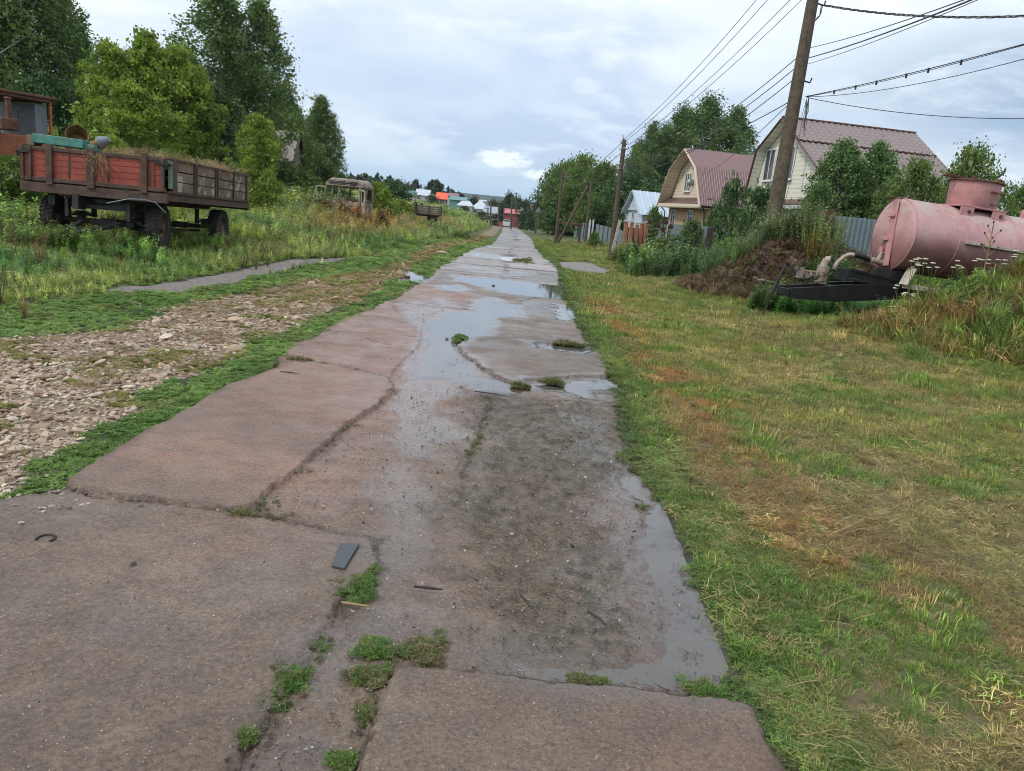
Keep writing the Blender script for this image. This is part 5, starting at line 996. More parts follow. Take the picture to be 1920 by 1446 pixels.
# ------------------------------------------------------------------ orange tractor cab behind the trailer
tc = thing('orange_tractor', 'old orange tractor with windowed cab half hidden behind the trailer at the left edge', 'tractor', (-13.6, 20.4, zg(-13.6, 20.4)), math.radians(-26)); zz = tc.location.z
b = MB(); b.box((0, 0, 3.32-zz), (2.0, 1.7, .07)); b.box((0, 0, 3.25-zz), (1.9, 1.6, .08)); b.build('roof', M['rust'], tc, bevel=.02)
b = MB(); b.box((0, 0, 2.02-zz), (1.84, 1.5, .62)); b.box((0, .2, 1.5-zz), (1.5, 2.4, .5)); b.build('body', M['orange_paint'], tc, bevel=.02)
b = MB()
for x_ in (-.9, -.45, .0, .45, .9): b.bar((x_*.98, -.74, 2.3-zz), (x_, -.70, 3.22-zz), .06)
for x_ in (-.9, .9): b3 = MB(); b3.bar((x_, .70, 2.3-zz), (x_, .70, 3.22-zz), .06); b3.build('corner_post', M['orange_paint'], tc)
b.box((0, -.72, 2.36-zz), (1.86, .06, .08)); b.box((0, -.71, 3.17-zz), (1.86, .06, .08)); b.build('window_frame', M['orange_paint'], tc, bevel=.006)
for x_ in (-.675, -.225, .225, .675): b = MB(); b.box((x_, -.72, 2.78-zz), (.38, .012, .76)); b.build('window_pane', M['glass_sky_tone'], tc)
for x_ in (-.62, .10, .52): b = MB(); b.bar((x_, -.77, 3.16-zz), (x_+.16, -.78, 2.74-zz), .022); b.build('wiper', M['iron_dark'], tc)
b = MB(); b.box((0, .55, 2.75-zz), (1.5, .3, .8)); b.build('seat_back', M['grey_plastic'], tc)
b = MB(); b.tube([(1.14, -.5, 2.5-zz), (1.14, -.5, 3.18-zz)], .065, 12); b.lathe([(.075, 0), (.09, .02), (.075, .04)], 'Z', 12, c=(1.14, -.5, 3.12-zz)); b.build('exhaust_stack', M['rust'], tc)
b = MB(); b.box((1.42, -.75, 2.52-zz), (.42, .40, .28)); b.build('air_filter_box', M['rust'], tc, bevel=.03)
b = MB(); b.tube([(1.34, -.4, 2.4-zz), (1.36, -.4, 2.85-zz), (1.44, -.4, 2.9-zz)], .02, 8); b.build('mirror_arm', M['iron_dark'], tc)
for sx in (-.85, .85):
    for y_ in (-1.1, 1.2): wheel(tc, sx, y_, .72, .72, .42)
# ------------------------------------------------------------------ wrecked truck cab in the meadow
cx_, cy_ = -8.25, 36.0; z0 = 1.24-.85
wc = thing('wrecked_truck_cab', 'stripped rusty cream truck cab with open door and no glass, in rust-brown grass', 'truck cab', (cx_, cy_, z0), math.radians(-12))
W2 = .87; ht = 2.62-z0-.42+.2
zT = 2.36-z0; zr0 = 1.98-z0; zs = 1.42-z0
b = MB(); n_ = 12
prof = [(-W2+.0, zr0), (-W2, zr0+.12), (-W2+.12, zT-.1), (-W2+.32, zT), (W2-.32, zT), (W2-.12, zT-.1), (W2, zr0+.12), (W2, zr0)]
b.prism(prof, -.55, .9, 'Y'); b.build('roof', M['cream_rusty'], wc, bevel=.06)
b = MB(); b.box((0, -.57, zr0+.17), (1.24, .05, .16)); b.build('vent_panel', M['iron_dark'], wc)
b = MB(); 
for q_ in (zr0+.13, zr0+.21): b.box((0, -.60, q_), (1.2, .03, .018))
b.box((0, -.60, zr0+.27), (1.32, .04, .04)); b.box((0, -.6, zr0+.07), (1.32, .04, .04)); b.build('visor_strip', M['cream_rusty'], wc)
for sx in (-1, 1):
    for pa_, pb2_, pw in (((sx*(W2-.04), -.60, zs), (sx*(W2-.06), -.52, zr0), .075), ((sx*(W2-.04), .85, zs), (sx*(W2-.04), .85, zr0), .09), ((sx*(W2-.04), .15, zs), (sx*(W2-.04), .15, zr0), .07)): b = MB(); b.bar(pa_, pb2_, pw); b.build('pillar', M['cream_rusty'], wc, bevel=.01)
b = MB(); b.box((0, .85, zs+.02), (1.7, .06, .12)); b.box((-.28, .85, (zs+zr0)/2), (.08, .06, .6)); b.build('rear_window_frame', M['cream_rusty'], wc, bevel=.01)
b = MB(); b.box((0, -.62, zs-.35), (1.74, .08, .62)); b.box((-.84, .12, zs-.4), (.05, 1.4, .7)); b.box((.84, .12, zs-.4), (.05, 1.4, .7)); b.box((0, .86, zs-.45), (1.7, .05, .85)); b.box((0, .1, zs-.8), (1.7, 1.5, .1)); b.build('body', M['cream_rusty'], wc, bevel=.02)
b = MB(); b.box((.55, .88, (zs+zr0)/2), (.5, .03, .5)); b.build('rear_panel', M['rust_dark'], wc)
dr = bpy.data.objects.new('door', None); COL.objects.link(dr); dr.parent = wc; dr.location = (-W2, -.5, zs); dr.rotation_euler = (0, 0, math.radians(197)); 
b = MB(); b.bar((0, 0, -.1), (0, 0, .52), .045); b.bar((.42, 0, -.1), (.42, 0, .52), .045); b.bar((0, 0, .52), (.42, 0, .52), .045); b.box((.21, 0, -.35), (.46, .05, .55)); b.build('door_frame', M['cream_old'], dr)
d2 = bpy.data.objects.new('door', None); COL.objects.link(d2); d2.parent = wc; d2.location = (W2, -.5, zs); d2.rotation_euler = (0, 0, math.radians(-35))
b = MB(); b.bar((0, 0, -.1), (0, 0, .52), .06); b.bar((.30, 0, -.1), (.30, 0, .45), .06); b.bar((0, 0, .5), (.30, 0, .45), .05); b.box((.15, 0, -.35), (.36, .05, .6)); b.build('door_frame', M['cream_old'], d2)
# ------------------------------------------------------------------ small grey cart further up the meadow
p = PY(802, 402, 56); ct = thing('grey_cart', 'small grey wooden dropside cart on the meadow right of the yellowish bush', 'cart', (p[0], 56, zg(p[0], 56)), math.radians(14)); zc_ = PY(802, 386, 56)[2]-ct.location.z
b = MB()
for k in range(4): b.box((0, -.62, zc_-.06-k*.14), (1.75, .03, .10)); b.box((0, .62, zc_-.06-k*.14), (1.75, .03, .10))
for k in range(3): b.box((.9, 0, zc_-.08-k*.16), (.03, 1.2, .12))
b.build('board', M['grey_wood'], ct)
for x_ in (-.86, 0, .86):
    for y_ in (-.65, .65): b = MB(); b.box((x_, y_, zc_-.28), (.06, .05, .62)); b.build('post', M['dark_wood'], ct)
b = MB(); b.box((-.9, 0, zc_-.2), (.05, 1.3, .8)); b.build('end_board', M['dark_wood'], ct)
b = MB(); b.box((0, 0, zc_-.60), (1.85, 1.3, .07)); b.box((0, 0, zc_-.68), (1.6, .5, .1)); b.build('bed', M['dark_wood'], ct)
for sy in (-.55, .55): w_ = wheel(ct, .35, sy, zc_-.86, .27, .14, steer=math.pi/2)
# ------------------------------------------------------------------ pink tank trailer
Yt = 15.6; A0 = PY(1664, 438, Yt)
tk = thing('pink_tank_trailer', 'faded pink cylindrical tank on a black trailer frame with a square-legged hatch on top', 'tank trailer', (A0[0], Yt, 0), (0, math.radians(3.2), math.radians(8)))
Rb = .70; zc = float(A0[2]); LB = 4.2
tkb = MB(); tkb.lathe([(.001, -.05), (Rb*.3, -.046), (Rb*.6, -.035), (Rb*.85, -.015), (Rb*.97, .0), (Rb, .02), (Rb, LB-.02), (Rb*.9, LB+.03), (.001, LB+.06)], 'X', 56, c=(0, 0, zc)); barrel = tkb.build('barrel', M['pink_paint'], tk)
b = MB(); b.lathe([(Rb+.001, .0), (Rb+.012, .008), (Rb+.012, .03), (Rb+.001, .04)], 'X', 56, c=(0, 0, zc)); b.build('end_weld_ring', M['pink_plain'], tk)
for xw in (.95, 2.15, 3.2):
    b = MB(); b.lathe([(Rb-.002, -.012), (Rb+.006, -.004), (Rb+.006, .004), (Rb-.002, .012)], 'X', 56, c=(xw, 0, zc)); b.build('weld_seam', M['pink_plain'], tk)
b = MB(); b.box((-.065, -.06, zc+.02), (.03, .17, 1.30), Euler((math.radians(-7), 0, 0))); b.build('sight_channel', M['pink_plain'], tk, bevel=.01)
b = MB(); b.box((-.085, -.0, zc+.36), (.08, .20, .07)); b.box((-.085, .04, zc-.10), (.08, .20, .07)); b.box((-.085, .1, zc-.33), (.05, .10, .12)); b.build('gauge_bracket', M['pink_plain'], tk, bevel=.006)
for yy, x0_, x1_ in ((.16, -.18, .14), (-.05, .0, .26)):
    b = MB(); b.tube([(x0_, yy, zc+.70), (x1_, yy, zc+.71), (x1_+.03, yy+.02, zc+.695), (x1_, yy+.05, zc+.69), (x0_, yy+.05, zc+.69), (x0_-.02, yy+.03, zc+.695), (x0_, yy, zc+.70)], .012, 8); b.build('lifting_loop', M['rust'], tk)
# hatch
hx = 1.46; b = MB(); b.box((hx, -.05, zc+.715), (.98, .82, .035)); b.build('hatch_plate', M['pink_plain'], tk, bevel=.006)
b = MB()
for x_ in (-.34, .34): b.box((hx+x_, -.44, zc+.60), (.28, .03, .21)); b.box((hx+x_, .34, zc+.60), (.28, .03, .21))
b.build('hatch_foot', M['pink_plain'], tk, bevel=.005)
b = MB()
for x_ in (-.34, .34): b.tube([(hx+x_+.04, -.47, zc+.61), (hx+x_+.04, -.45, zc+.61)], .035, 10)
b.build('foot_bolt', M['rust'], tk)
b = MB(); b.lathe([(.415, .73), (.44, .76), (.455, 1.20), (.44, 1.20), (.40, .73)], 'Z', 40, c=(hx, -.04, zc-.0)); b.build('hatch_collar', M['pink_plain'], tk)
b = MB(); b.lathe([(.001, 1.245), (.44, 1.235), (.50, 1.225), (.505, 1.20), (.49, 1.195), (.001, 1.195)], 'Z', 40, c=(hx, -.04, zc)); b.bar((hx-.30, -.1, zc+1.25), (hx-.72, -.1, zc+1.265), .06, .035); b.bar((hx-.32, .05, zc+1.25), (hx-.70, .0, zc+1.26), .04, .03); b.build('hatch_lid', M['rust'], tk)
b = MB(); 
for x_ in (-.28, .26): b.tube([(hx+x_, -.32, zc+1.24), (hx+x_, -.32, zc+1.30)], .05, 10)
b.box((hx+.05, -.1, zc+1.26), (.22, .1, .04)); b.build('lid_clamp', M['rust'], tk)
b = MB(); b.tube([(hx+.02, -.46, zc+1.02), (hx+.02, -.53, zc+1.03), (hx+.30, -.52, zc+1.01), (hx+.30, -.45, zc+1.0)], .018, 8); b.tube([(hx+.06, -.475, zc+.80), (hx+.22, -.47, zc+.80)], .008, 6); b.build('collar_handle', M['rust'], tk)
b = MB(); b.bar((1.05, -Rb-.05, zc+.02), (3.9, -Rb-.05, zc+.0), .07, .05); b.build('side_rail', M['cream_old'], tk, bevel=.005)
b = MB()
for x_ in (1.2, 2.2, 3.3): b.box((x_, -Rb-.02, zc+.01), (.05, .08, .04))
b.build('rail_bracket', M['cream_old'], tk)
b = MB(); b.tube([(2.62, -.05, zc+.68), (2.62, -.05, zc+.82), (2.70, -.05, zc+.84)], .05, 10); b.build('breather', M['pink_plain'], tk)
b = MB(); b.box((.30, -Rb+.13, zc-.50), (.07, .05, .07)); b.box((.26, -Rb+.20, zc-.60), (.06, .05, .08)); b.build('side_lug', M['cream_old'], tk)
# frame, cradle, drawbar
b = MB()
for sy in (-.30, .30): b.box((2.35, sy, zc-.98), (4.4, .08, .13))
for x_ in (.4, 1.8, 3.4): b.box((x_, 0, zc-.97), (.08, .9, .10))
b.box((.16, 0, zc-.80), (.34, .56, .24)); b.box((3.4, 0, zc-.80), (.4, .62, .26)); b.build('frame', M['black_paint'], tk, bevel=.006)
b = MB(); b.bar((.12, -.56, zc-.93), (.27, -.50, zc-.60), .19, .03); b.box((.7, -.52, zc-.95), (1.1, .04, .09)); b.build('cradle_strut', M['cream_old'], tk, bevel=.004)
b = MB(); b.prism([(-2.0, zc-1.31), (-1.95, zc-1.50), (-1.05, zc-1.45), (-.2, zc-1.31), (.8, zc-1.13), (.8, zc-.93), (.1, zc-.96), (-.85, zc-1.08), (-1.4, zc-1.20)], -.30, -.22, 'Y'); b.build('drawbar_beam', M['black_paint'], tk, bevel=.006)
b = MB(); b.prism([(-2.0, zc-1.31), (-1.95, zc-1.50), (-1.05, zc-1.45), (-.2, zc-1.31), (.8, zc-1.13), (.8, zc-.93), (.1, zc-.96), (-.85, zc-1.08), (-1.4, zc-1.20)], .22, .30, 'Y'); b.box((-1.93, 0, zc-1.40), (.12, .5, .14)); b.box((-1.0, 0, zc-1.2), (.1, .5, .1)); b.build('drawbar_beam', M['black_paint'], tk, bevel=.006)
b = MB(); b.bar((-.85, 0, zc-.80), (.25, 0, zc-.88), .5, .03); b.box((-.84, 0, zc-.91), (.04, .5, .24)); b.bar((-.85, -.27, zc-.79), (.35, -.27, zc-.88), .04, .05); b.bar((-.85, -.26, zc-.88), (.3, -.26, zc-.94), .02, .12); b.bar((-.85, -.27, zc-.99), (.2, -.27, zc-1.0), .04, .05); b.build('tool_tray', M['black_paint'], tk, bevel=.004)
pm = bpy.data.objects.new('pump', None); COL.objects.link(pm); pm.parent = tk; pm.location = (-1.34, -.05, zc-.98); pm.scale = (.88, .88, .88)
b = MB(); b.lathe([(.10, -.16), (.13, -.15), (.14, .0), (.13, .15), (.10, .16)], 'Z', 18, c=(.06, 0, .02)); b.tube([(-.55, 0, -.03), (.05, 0, -.03)], .055, 12); b.tube([(-.45, -.05, .04), (0, -.05, .04)], .02, 8); [b.lathe([(.03, -.02), (.10, -.02), (.10, .02), (.03, .02)], 'X', 14, c=(q_, 0, -.03)) for q_ in (-.42, -.24, -.10)]; [b.tube([(.06+.115*math.cos(q_), .115*math.sin(q_), .14), (.06+.115*math.cos(q_), .115*math.sin(q_), .2)], .014, 6) for q_ in range(6)]; b.box((-.50, 0, -.02), (.16, .20, .24)); b.box((-.32, 0, -.06), (.10, .14, .12)); b.box((.02, 0, -.16), (.26, .22, .07)); b.build('pump_housing', M['dirty_iron'], pm, bevel=.006)
b = MB(); b.tube([(.06, 0, .16), (.06, 0, .26), (.09, -.02, .34)], [.10, .08, .09], 14); b.lathe([(.10, -.015), (.13, -.015), (.13, .015), (.10, .015)], 'Z', 16, c=(.06, 0, .19)); b.tube([(.09, -.02, .34), (.15, -.12, .38)], [.085, .075], 14, False); b.build('pump_outlet', M['pipe_white'], pm)
b = MB(); b.tube([(.12, -.09, .365), (.165, -.145, .388)], .066, 14); b.build('outlet_mouth', M['iron_dark'], pm)
b = MB(); b.tube([(-.66, 0, -.10), (-.66, 0, .14)], .03, 8); b.lathe([(.09, -.02), (.10, 0), (.09, .02)], 'X', 18, c=(-.62, 0, -.02)); b.build('drive_flange', M['iron_dark'], pm)
b = MB(); b.tube([(-.60, 0, zc-.56), (-.56, 0, zc-.42), (-.46, 0, zc-.30), (-.36, 0, zc-.24), (-.26, 0, zc-.23)], [.04, .04, .042, .045, .05], 12); b.build('elbow_pipe', M['pipe_white'], tk)
b = MB(); b.tube([(-.27, 0, zc-.23), (-.18, 0, zc-.22), (.0, 0, zc-.25), (.10, 0, zc-.285)], .048, 14)
o_ = b.build('rubber_hose', M['black_paint'], tk); o_.location = (-.44, 0, -.28)
b = MB(); b.tube([(-.27, 0, zc-.285), (-.16, 0, zc-.30), (-.02, 0, zc-.32)], [.05, .055, .06], 12); b.tube([(-.13, 0, zc-.28), (-.12, 0, zc-.12)], [.05, .035], 10); b.tube([(-.20, 0, zc-.11), (-.04, 0, zc-.12)], .014, 6); b.lathe([(.08, -.02), (.085, 0), (.08, .02)], 'X', 14, c=(-.05, 0, zc-.32)); b.build('gate_valve', M['pipe_white'], tk).location = (-.02, 0, -.26)
o_ = bpy.data.objects['elbow_pipe']; o_.location = (-.44, 0, -.28)
b = MB(); b.tube([(-2.18, -.28, zc-.88), (-2.28, -.28, zc-1.22)], .030, 10); b.tube([(-2.28, -.28, zc-1.22), (-2.36, -.28, zc-1.48)], .040, 10); b.tube([(-2.36, -.28, zc-1.48), (-2.42, -.28, zc-1.88)], .016, 8); b.build('support_jack', M['iron_dark'], tk)
b = MB(); b.tube([(-2.28, -.28, zc-1.25), (-2.62, -.30, zc-1.23)], .012, 6); b.tube([(-2.58, -.34, zc-1.23), (-2.66, -.28, zc-1.25), (-2.76, -.28, zc-1.20)], .026, 8); b.build('jack_crank', M['dirty_iron'], tk)
for sy in (-.85, .85): wheel(tk, 2.35, sy, zc-1.12, .40, .24)
b = MB(); b.tube([(2.35, -.85, zc-1.12), (2.35, .85, zc-1.12)], .05, 10); b.build('axle', M['iron_dark'], tk)
# ------------------------------------------------------------------ poles and lines
def pole(name, base, top, r0, r1, label, group=None, stub=None, mat='tar_wood', extras=None):
    t_ = thing(name, label, 'utility pole', tuple(base), 0, group); b = MB(); bv = Vector((0, 0, -.3)); tv = Vector(top)-Vector(base); b.tube([bv]+[tv*q for q in (.02, .25, .5, .75, 1)], [r0, r0, r0*.8+r1*.2, (r0+r1)/2, r0*.25+r1*.75, r1], 14); b.build('shaft', M[mat], t_)
    if stub:
        s_ = MB(); s_.bar(stub[0], stub[1], stub[2], stub[2]); s_.build('concrete_stub', M['concrete'], t_, bevel=.01)
    if extras: extras(t_, tv)
    return t_
Yp = 20.6; pb = PY(1450, 410, Yp); pt_ = PY(1524, 0, Yp); dv = (pt_-pb)/(pt_[2]-pb[2]); zb_ = zg(pb[0], Yp); P1b = pb+dv*(zb_-pb[2]); P1t = pt_+dv*1.35
def p1_extra(t_, tv):
    base = Vector(t_.location); b = MB()
    for v_ in (4, 94, 116, 133):
        c = Vector(PY(1524-(v_*.18), v_, Yp))-base; b.lathe([(.118, -.025), (.126, 0), (.118, .025)], 'Z', 16, c=c)
    b.build('steel_band', M['white_metal'], t_); b = MB()
    for v_ in (152, 178, 188): c = Vector(PY(1524-(v_*.18), v_, Yp))-base; b.lathe([(.125, -.02), (.132, 0), (.125, .02)], 'Z', 16, c=c)
    b.build('dark_band', M['iron_dark'], t_); b = MB()
    for u_, v_ in ((1545, 8), (1519, 153), (1484, 188)): c = Vector(PY(u_, v_, Yp))-base; b.tube([c+Vector((-.15 if u_ > 1500 else .12, 0, 0)), c+Vector((0, 0, -.03)), c+Vector((.03, 0, .08))], .02, 6)
    b.build('hook', M['iron_dark'], t_); b = MB(); c = Vector(PY(1511, 186, Yp))-base
    for k in range(5): b.tube([c+Vector((0, -.05, 0)), c+Vector((-.03+.03*k, -.06, -.25-.08*k)), c+Vector((-.06+.04*k, -.06, -.5-.1*k)), c+Vector((.0+.02*k, -.06, -.55-.08*k)), c+Vector((.10-.02*k, -.05, -.3)), c+Vector((.05, -.04, .05))], .006, 5, False)
    b.tube([c+Vector((-.02, -.06, -.5)), c+Vector((-.04, -.05, -1.6)), c+Vector((-.12, .05, -3.0))], .006, 5, False)
    c = Vector(PY(1540, 10, Yp))-base; b.tube([c, c+Vector((.0, 0, -.25)), c+Vector((-.10, 0, -.38)), c+Vector((-.2, 0, -.33))], .012, 5, False); b.tube([c+Vector((.03, 0, 0)), c+Vector((.02, 0, -.2)), c+Vector((-.08, 0, -.33))], .012, 5, False); b.build('cable_loops', M['wire'], t_)
    b = MB(); b.box((tv.x, tv.y, tv.z-.45), (1.3, .09, .10)); b.build('crossarm', M['tar_wood'], t_); b = MB()
    for x_ in (-.6, -.3, .3, .6): b.lathe([(.03, 0), (.045, .05), (.03, .08), (.04, .12), (.001, .14)], 'Z', 10, c=(tv.x+x_, tv.y, tv.z-.4))
    b.build('insulator', M['white_metal'], t_)
pole('utility_pole', P1b, P1t, .20, .125, 'thick near wooden pole rising out of the wormwood before the cream gable', 'poles right of the road', extras=p1_extra)
Y2p = 34.; b2 = PY(1144, 484, Y2p); b2[2] = zg(b2[0], Y2p); t2 = PY(1171, 262, Y2p)
def p2_extra(t_, tv):
    b = MB(); base = Vector(t_.location)
    for u_, v_, w_2 in ((1162, 308, 7), (1161, 316, 7), (1171, 278, 6)): c = Vector(PY(u_, v_, Y2p))-base; b.lathe([(.10, -.02), (.11, 0), (.10, .02)], 'Z', 12, c=c)
    b.build('steel_band', M['white_metal'], t_); b = MB()
    for du, v_ in ((-6, 268), (7, 270), (-8, 281), (8, 279), (-2, 258)): c = Vector(PY(1170+du, v_, Y2p))-base; c0 = Vector(PY(1170, v_+4, Y2p))-base; b.tube([c0, c, c+Vector((0, 0, .09))], .018, 6)
    b.build('insulator_hook', M['iron_dark'], t_)
pole('utility_pole', b2, t2, .115, .09, 'second pole, leaning, bolted to a pale concrete stub at the end of the front garden', 'poles right of the road', stub=((-.03, -.16, -.2), (.22, -.14, 1.75), .13), extras=p2_extra)
def simple_pole(u0, v0, u1, v1, Y, r0, label, stay=None, mat='tar_wood', name='utility_pole', group='poles right of the road'):
    a = PY(u0, v0, Y); c = PY(u1, v1, Y); g = zg(a[0], Y); a = a+(c-a)*((g-a[2])/(c[2]-a[2]))
    t_ = thing(name, label, 'utility pole', tuple(a), 0, group); b = MB(); b.tube([(0, 0, -.2), tuple((c-a)*.5), tuple(c-a)], [r0, r0*.9, r0*.75], 10); b.build('shaft', M[mat], t_)
    if stay: s0 = PY(*stay[0], Y); s1 = PY(*stay[1], Y); b = MB(); s0[2] = min(s0[2], zg(s0[0], Y)+.05); b.tube([tuple(s0-a), tuple(s1-a)], r0*.85, 8); b.build('prop', M[mat], t_)
    b = MB(); tp = Vector(c-a); b.box(tuple(tp-Vector((0, 0, .25))), (1.1 if Y < 130 else 1.4, .08, .08)); b.build('crossarm', M[mat], t_)
    return c
c4 = simple_pole(1098, 445, 1109, 338, 80, .14, 'grey pole standing inside the far grey fence'); c3_ = simple_pole(1043, 438, 1056, 322, 62, .13, 'dark pole with a slanting prop on the right verge', stay=((1046, 438), (1103, 348))); c5 = simple_pole(1005, 420, 1009, 357, 118, .15, 'pale pole behind the triangular road sign')
for u0, v0, u1, v1, Y, lab in [(914, 424, 915, 389, 165, 'thin dark far pole, leftmost at the road end'), (919, 424, 921, 376, 150, 'dark far pole just right of the leftmost one'), (934, 425, 935, 383, 160, 'dark far pole before the slate-roofed house'), (944, 424, 945, 390, 170, 'short dark far pole at the left corner of the red house'), (958, 424, 960, 370, 140, 'dark pole in front of the red house'), (967, 422, 968, 361, 175, 'tallest far pole rising behind the red house')]:
    simple_pole(u0, v0, u1, v1, Y, .17, lab, name='far_pole', group='dark poles at the end of the road')
def wire(name, a, b_, sag, r_, label, n=26, group='overhead wires', mat='wire', twist=0):
    a = Vector(a); b_ = Vector(b_); pts = [a.lerp(b_, k/n)-Vector((0, 0, sag*4*(k/n)*(1-k/n))) for k in range(n+1)]; b = MB()
    if twist:
        for s_ in range(3): b.tube([p_+Vector((0, math.cos(k*.9+s_*2.09), math.sin(k*.9+s_*2.09)))*twist for k, p_ in enumerate(pts)], r_, 5, False)
    else: b.tube([p_-a for p_ in pts], r_, 5, False); o = b.build(name, M[mat], loc=a); tag(o, label, 'cable', group); return o
    o = b.build(name, M[mat]); tag(o, label, 'cable', group); return o
def P1(v, u=None): return PY(u if u else 1524-v*.18, v, Yp)
def P2(u, v): return PY(u, v, Y2p)
topx = Vector(P1t)-Vector((0, 0, .3))
for dx, (u_, v_) , lab in ((-.6, (1164, 266), 'upper bare wire between near pole top and second pole, outermost'), (-.3, (1166, 270), 'upper bare wire between near pole top and second pole, second of four'), (.3, (1178, 272), 'upper bare wire between near pole top and second pole, third of four'), (.6, (1179, 279), 'upper bare wire between near pole top and second pole, innermost')):
    wire('power_line', topx+Vector((dx, 0, 0)), P2(u_, v_), .32, .009, lab); wire('power_line', topx+Vector((dx, 0, 0)), topx+Vector((dx+2.5, -32, .6)), .5, .009, 'bare wire running from the near pole top out above the picture, '+lab.split(', ')[1])
for v_, (u2, v2), lab in ((98, (1162, 308), 'service cable from the white band of the near pole to the second pole'), (118, (1162, 316), 'thicker service cable from the near pole to the second pole'), (140, (1163, 330), 'lowest service cable from the near pole to the second pole')):
    wire('power_line', P1(v_), P2(u2, v2), .55, .011, lab)
for v_, (u2, v2), r_, lab in ((92, (1775, 0), .008, 'wire from the near pole to the upper right, topmost of three'), (112, (1793, 0), .012, 'wire from the near pole to the upper right, thicker middle one'), (124, (1806, 0), .006, 'thin lowest wire from the near pole to the upper right')):
    a = P1(v_); e = PY(u2, v2, 11.0); ee = a+(e-a)*3.6; ee[2] += 1.5; wire('power_line', a, ee, .62, r_, lab)
e = PY(1920, 46, 17); a = PY(1545, 10, Yp); wire('twisted_cable', a, a+(e-a)*1.9+np.array([0, 0, 1.1]), .42, .011, 'thick twisted cable sagging from the near pole top to the right', 90, twist=.018)
a = PY(1511, 181, Yp); e = PY(1920, 72, 13.5)
cb = wire('bundled_cable', a, a+(e-a)*1.6, .10, .010, 'bundle of clipped cables climbing right from the near pole', 40); 
for k_, (da, sg) in enumerate(((.05, .22), (-.04, .04))): wire('bundled_cable', a+np.array([0, 0, -.01]), a+(e-a)*1.6-np.array([0, 0, da]), .10+sg, .007, 'loose strand hanging below the clipped cable bundle' if k_ == 0 else 'thin upper strand of the clipped cable bundle', 40)
for q_ in (.12, .2, .27, .36, .42, .5): m_ = a+(e-a)*1.6*q_; b = MB(); b.box((0, 0, -.10*4*q_*(1-q_)-.03), (.03, .03, .09)); tag(b.build('cable_clip', M['iron_dark'], loc=m_), 'small dark spacer clip, '+ORD[[.12, .2, .27, .36, .42, .5].index(q_)]+' from the near pole on the rising cable bundle', 'clip', 'clips on the cable bundle')
e = PY(1920, 200, 19); wire('power_line', PY(1513, 183, Yp), PY(1513, 183, Yp)+(e-PY(1513, 183, Yp))*1.5, .30, .009, 'single thin cable running level to the right from the near pole')
wire('power_line', PY(1482, 190, Yp), PY(1165, 312, Y2p), .35, .012, 'dark cable from the left hook of the near pole down to the second pole')
wire('power_line', P2(1168, 300), PY(1262, 352, 62), .2, .012, 'cable from the second pole to the brick house'); wire('power_line', PY(1482, 192, Yp), PY(1300, 330, 63), .5, .010, 'cable from the near pole to the mauve-roofed house')
wire('power_line', P2(1176, 292), PY(1240, 345, 66), .1, .010, 'thin drop wire from the second pole towards the cottage garden')
for (u_, v_), (u2, v2) in (((1166, 268), (1056, 330)), ((1170, 282), (1062, 335)), ((1162, 308), (1052, 340))): wire('power_line', P2(u_, v_), PY(u2, v2, 62), .5, .012, {268: 'highest', 282: 'middle', 308: 'lowest'}[v_]+' wire from the second pole to the propped pole')
for k_ in range(2): wire('power_line', PY(1054+k_*4, 328+k_*6, 62), PY(1007+k_*3, 362+k_*3, 118), .8, .02, ('upper', 'lower')[k_]+' wire from the propped pole to the pole by the road sign')
b = MB(); sg_ = PY(1010, 393, 116); b.prism([(-.5, -.42), (.5, -.42), (0, .46)], -.01, .01, 'Y'); so = thing('road_sign', 'grey back of a triangular road sign on the far verge', 'road sign', (sg_[0], 116, zg(sg_[0], 116))); hz_ = sg_[2]-so.location.z; bb = b.build('plate', M['steel'], so, loc=(0, 0, hz_)); b = MB(); b.tube([(0, .05, 0), (0, .05, hz_+.4)], .04, 8); b.build('post', M['steel'], so)
# ------------------------------------------------------------------ things lying on the road
p = PZ(86, 1022); b = MB(); pts = [(.052*math.cos(a)*1.0, .06*math.sin(a), .012) for a in [math.radians(q) for q in range(-35, 216, 18)]]; b.tube(pts, .0085, 8); bo = tag(b.build('horseshoe', M['iron_dark'], loc=(p[0], p[1], .018)), 'small rusty horseshoe-shaped iron lying on the near left slab', 'horseshoe'); bo.rotation_euler = (0, 0, .1); bo.scale = (.66, .66, .8)
b = MB(); P0 = [PZ(*q) for q in ((672, 1033), (627, 1033), (628, 1071), (640, 1073))]; c = np.mean([PZ(673, 1032), PZ(640, 1032), PZ(625, 1075), PZ(648, 1078)], 0); q4 = [PZ(673, 1032)-c, PZ(637, 1031)-c, PZ(622, 1074)-c, PZ(645, 1079)-c]
b.add([(x_[0], x_[1], .0) for x_ in q4]+[(x_[0], x_[1], .012) for x_ in q4], [(3, 2, 1, 0), (4, 5, 6, 7), (0, 1, 5, 4), (1, 2, 6, 5), (2, 3, 7, 6), (3, 0, 4, 7)]); tag(b.build('slate_shard', M['slate'] if 'slate' in M else surf('slate', (.05, .055, .062), .15, 8, .35), bevel=.002, loc=(c[0], c[1], .022)), 'flat dark grey slate shard lying above the first weed clump', 'slate piece')
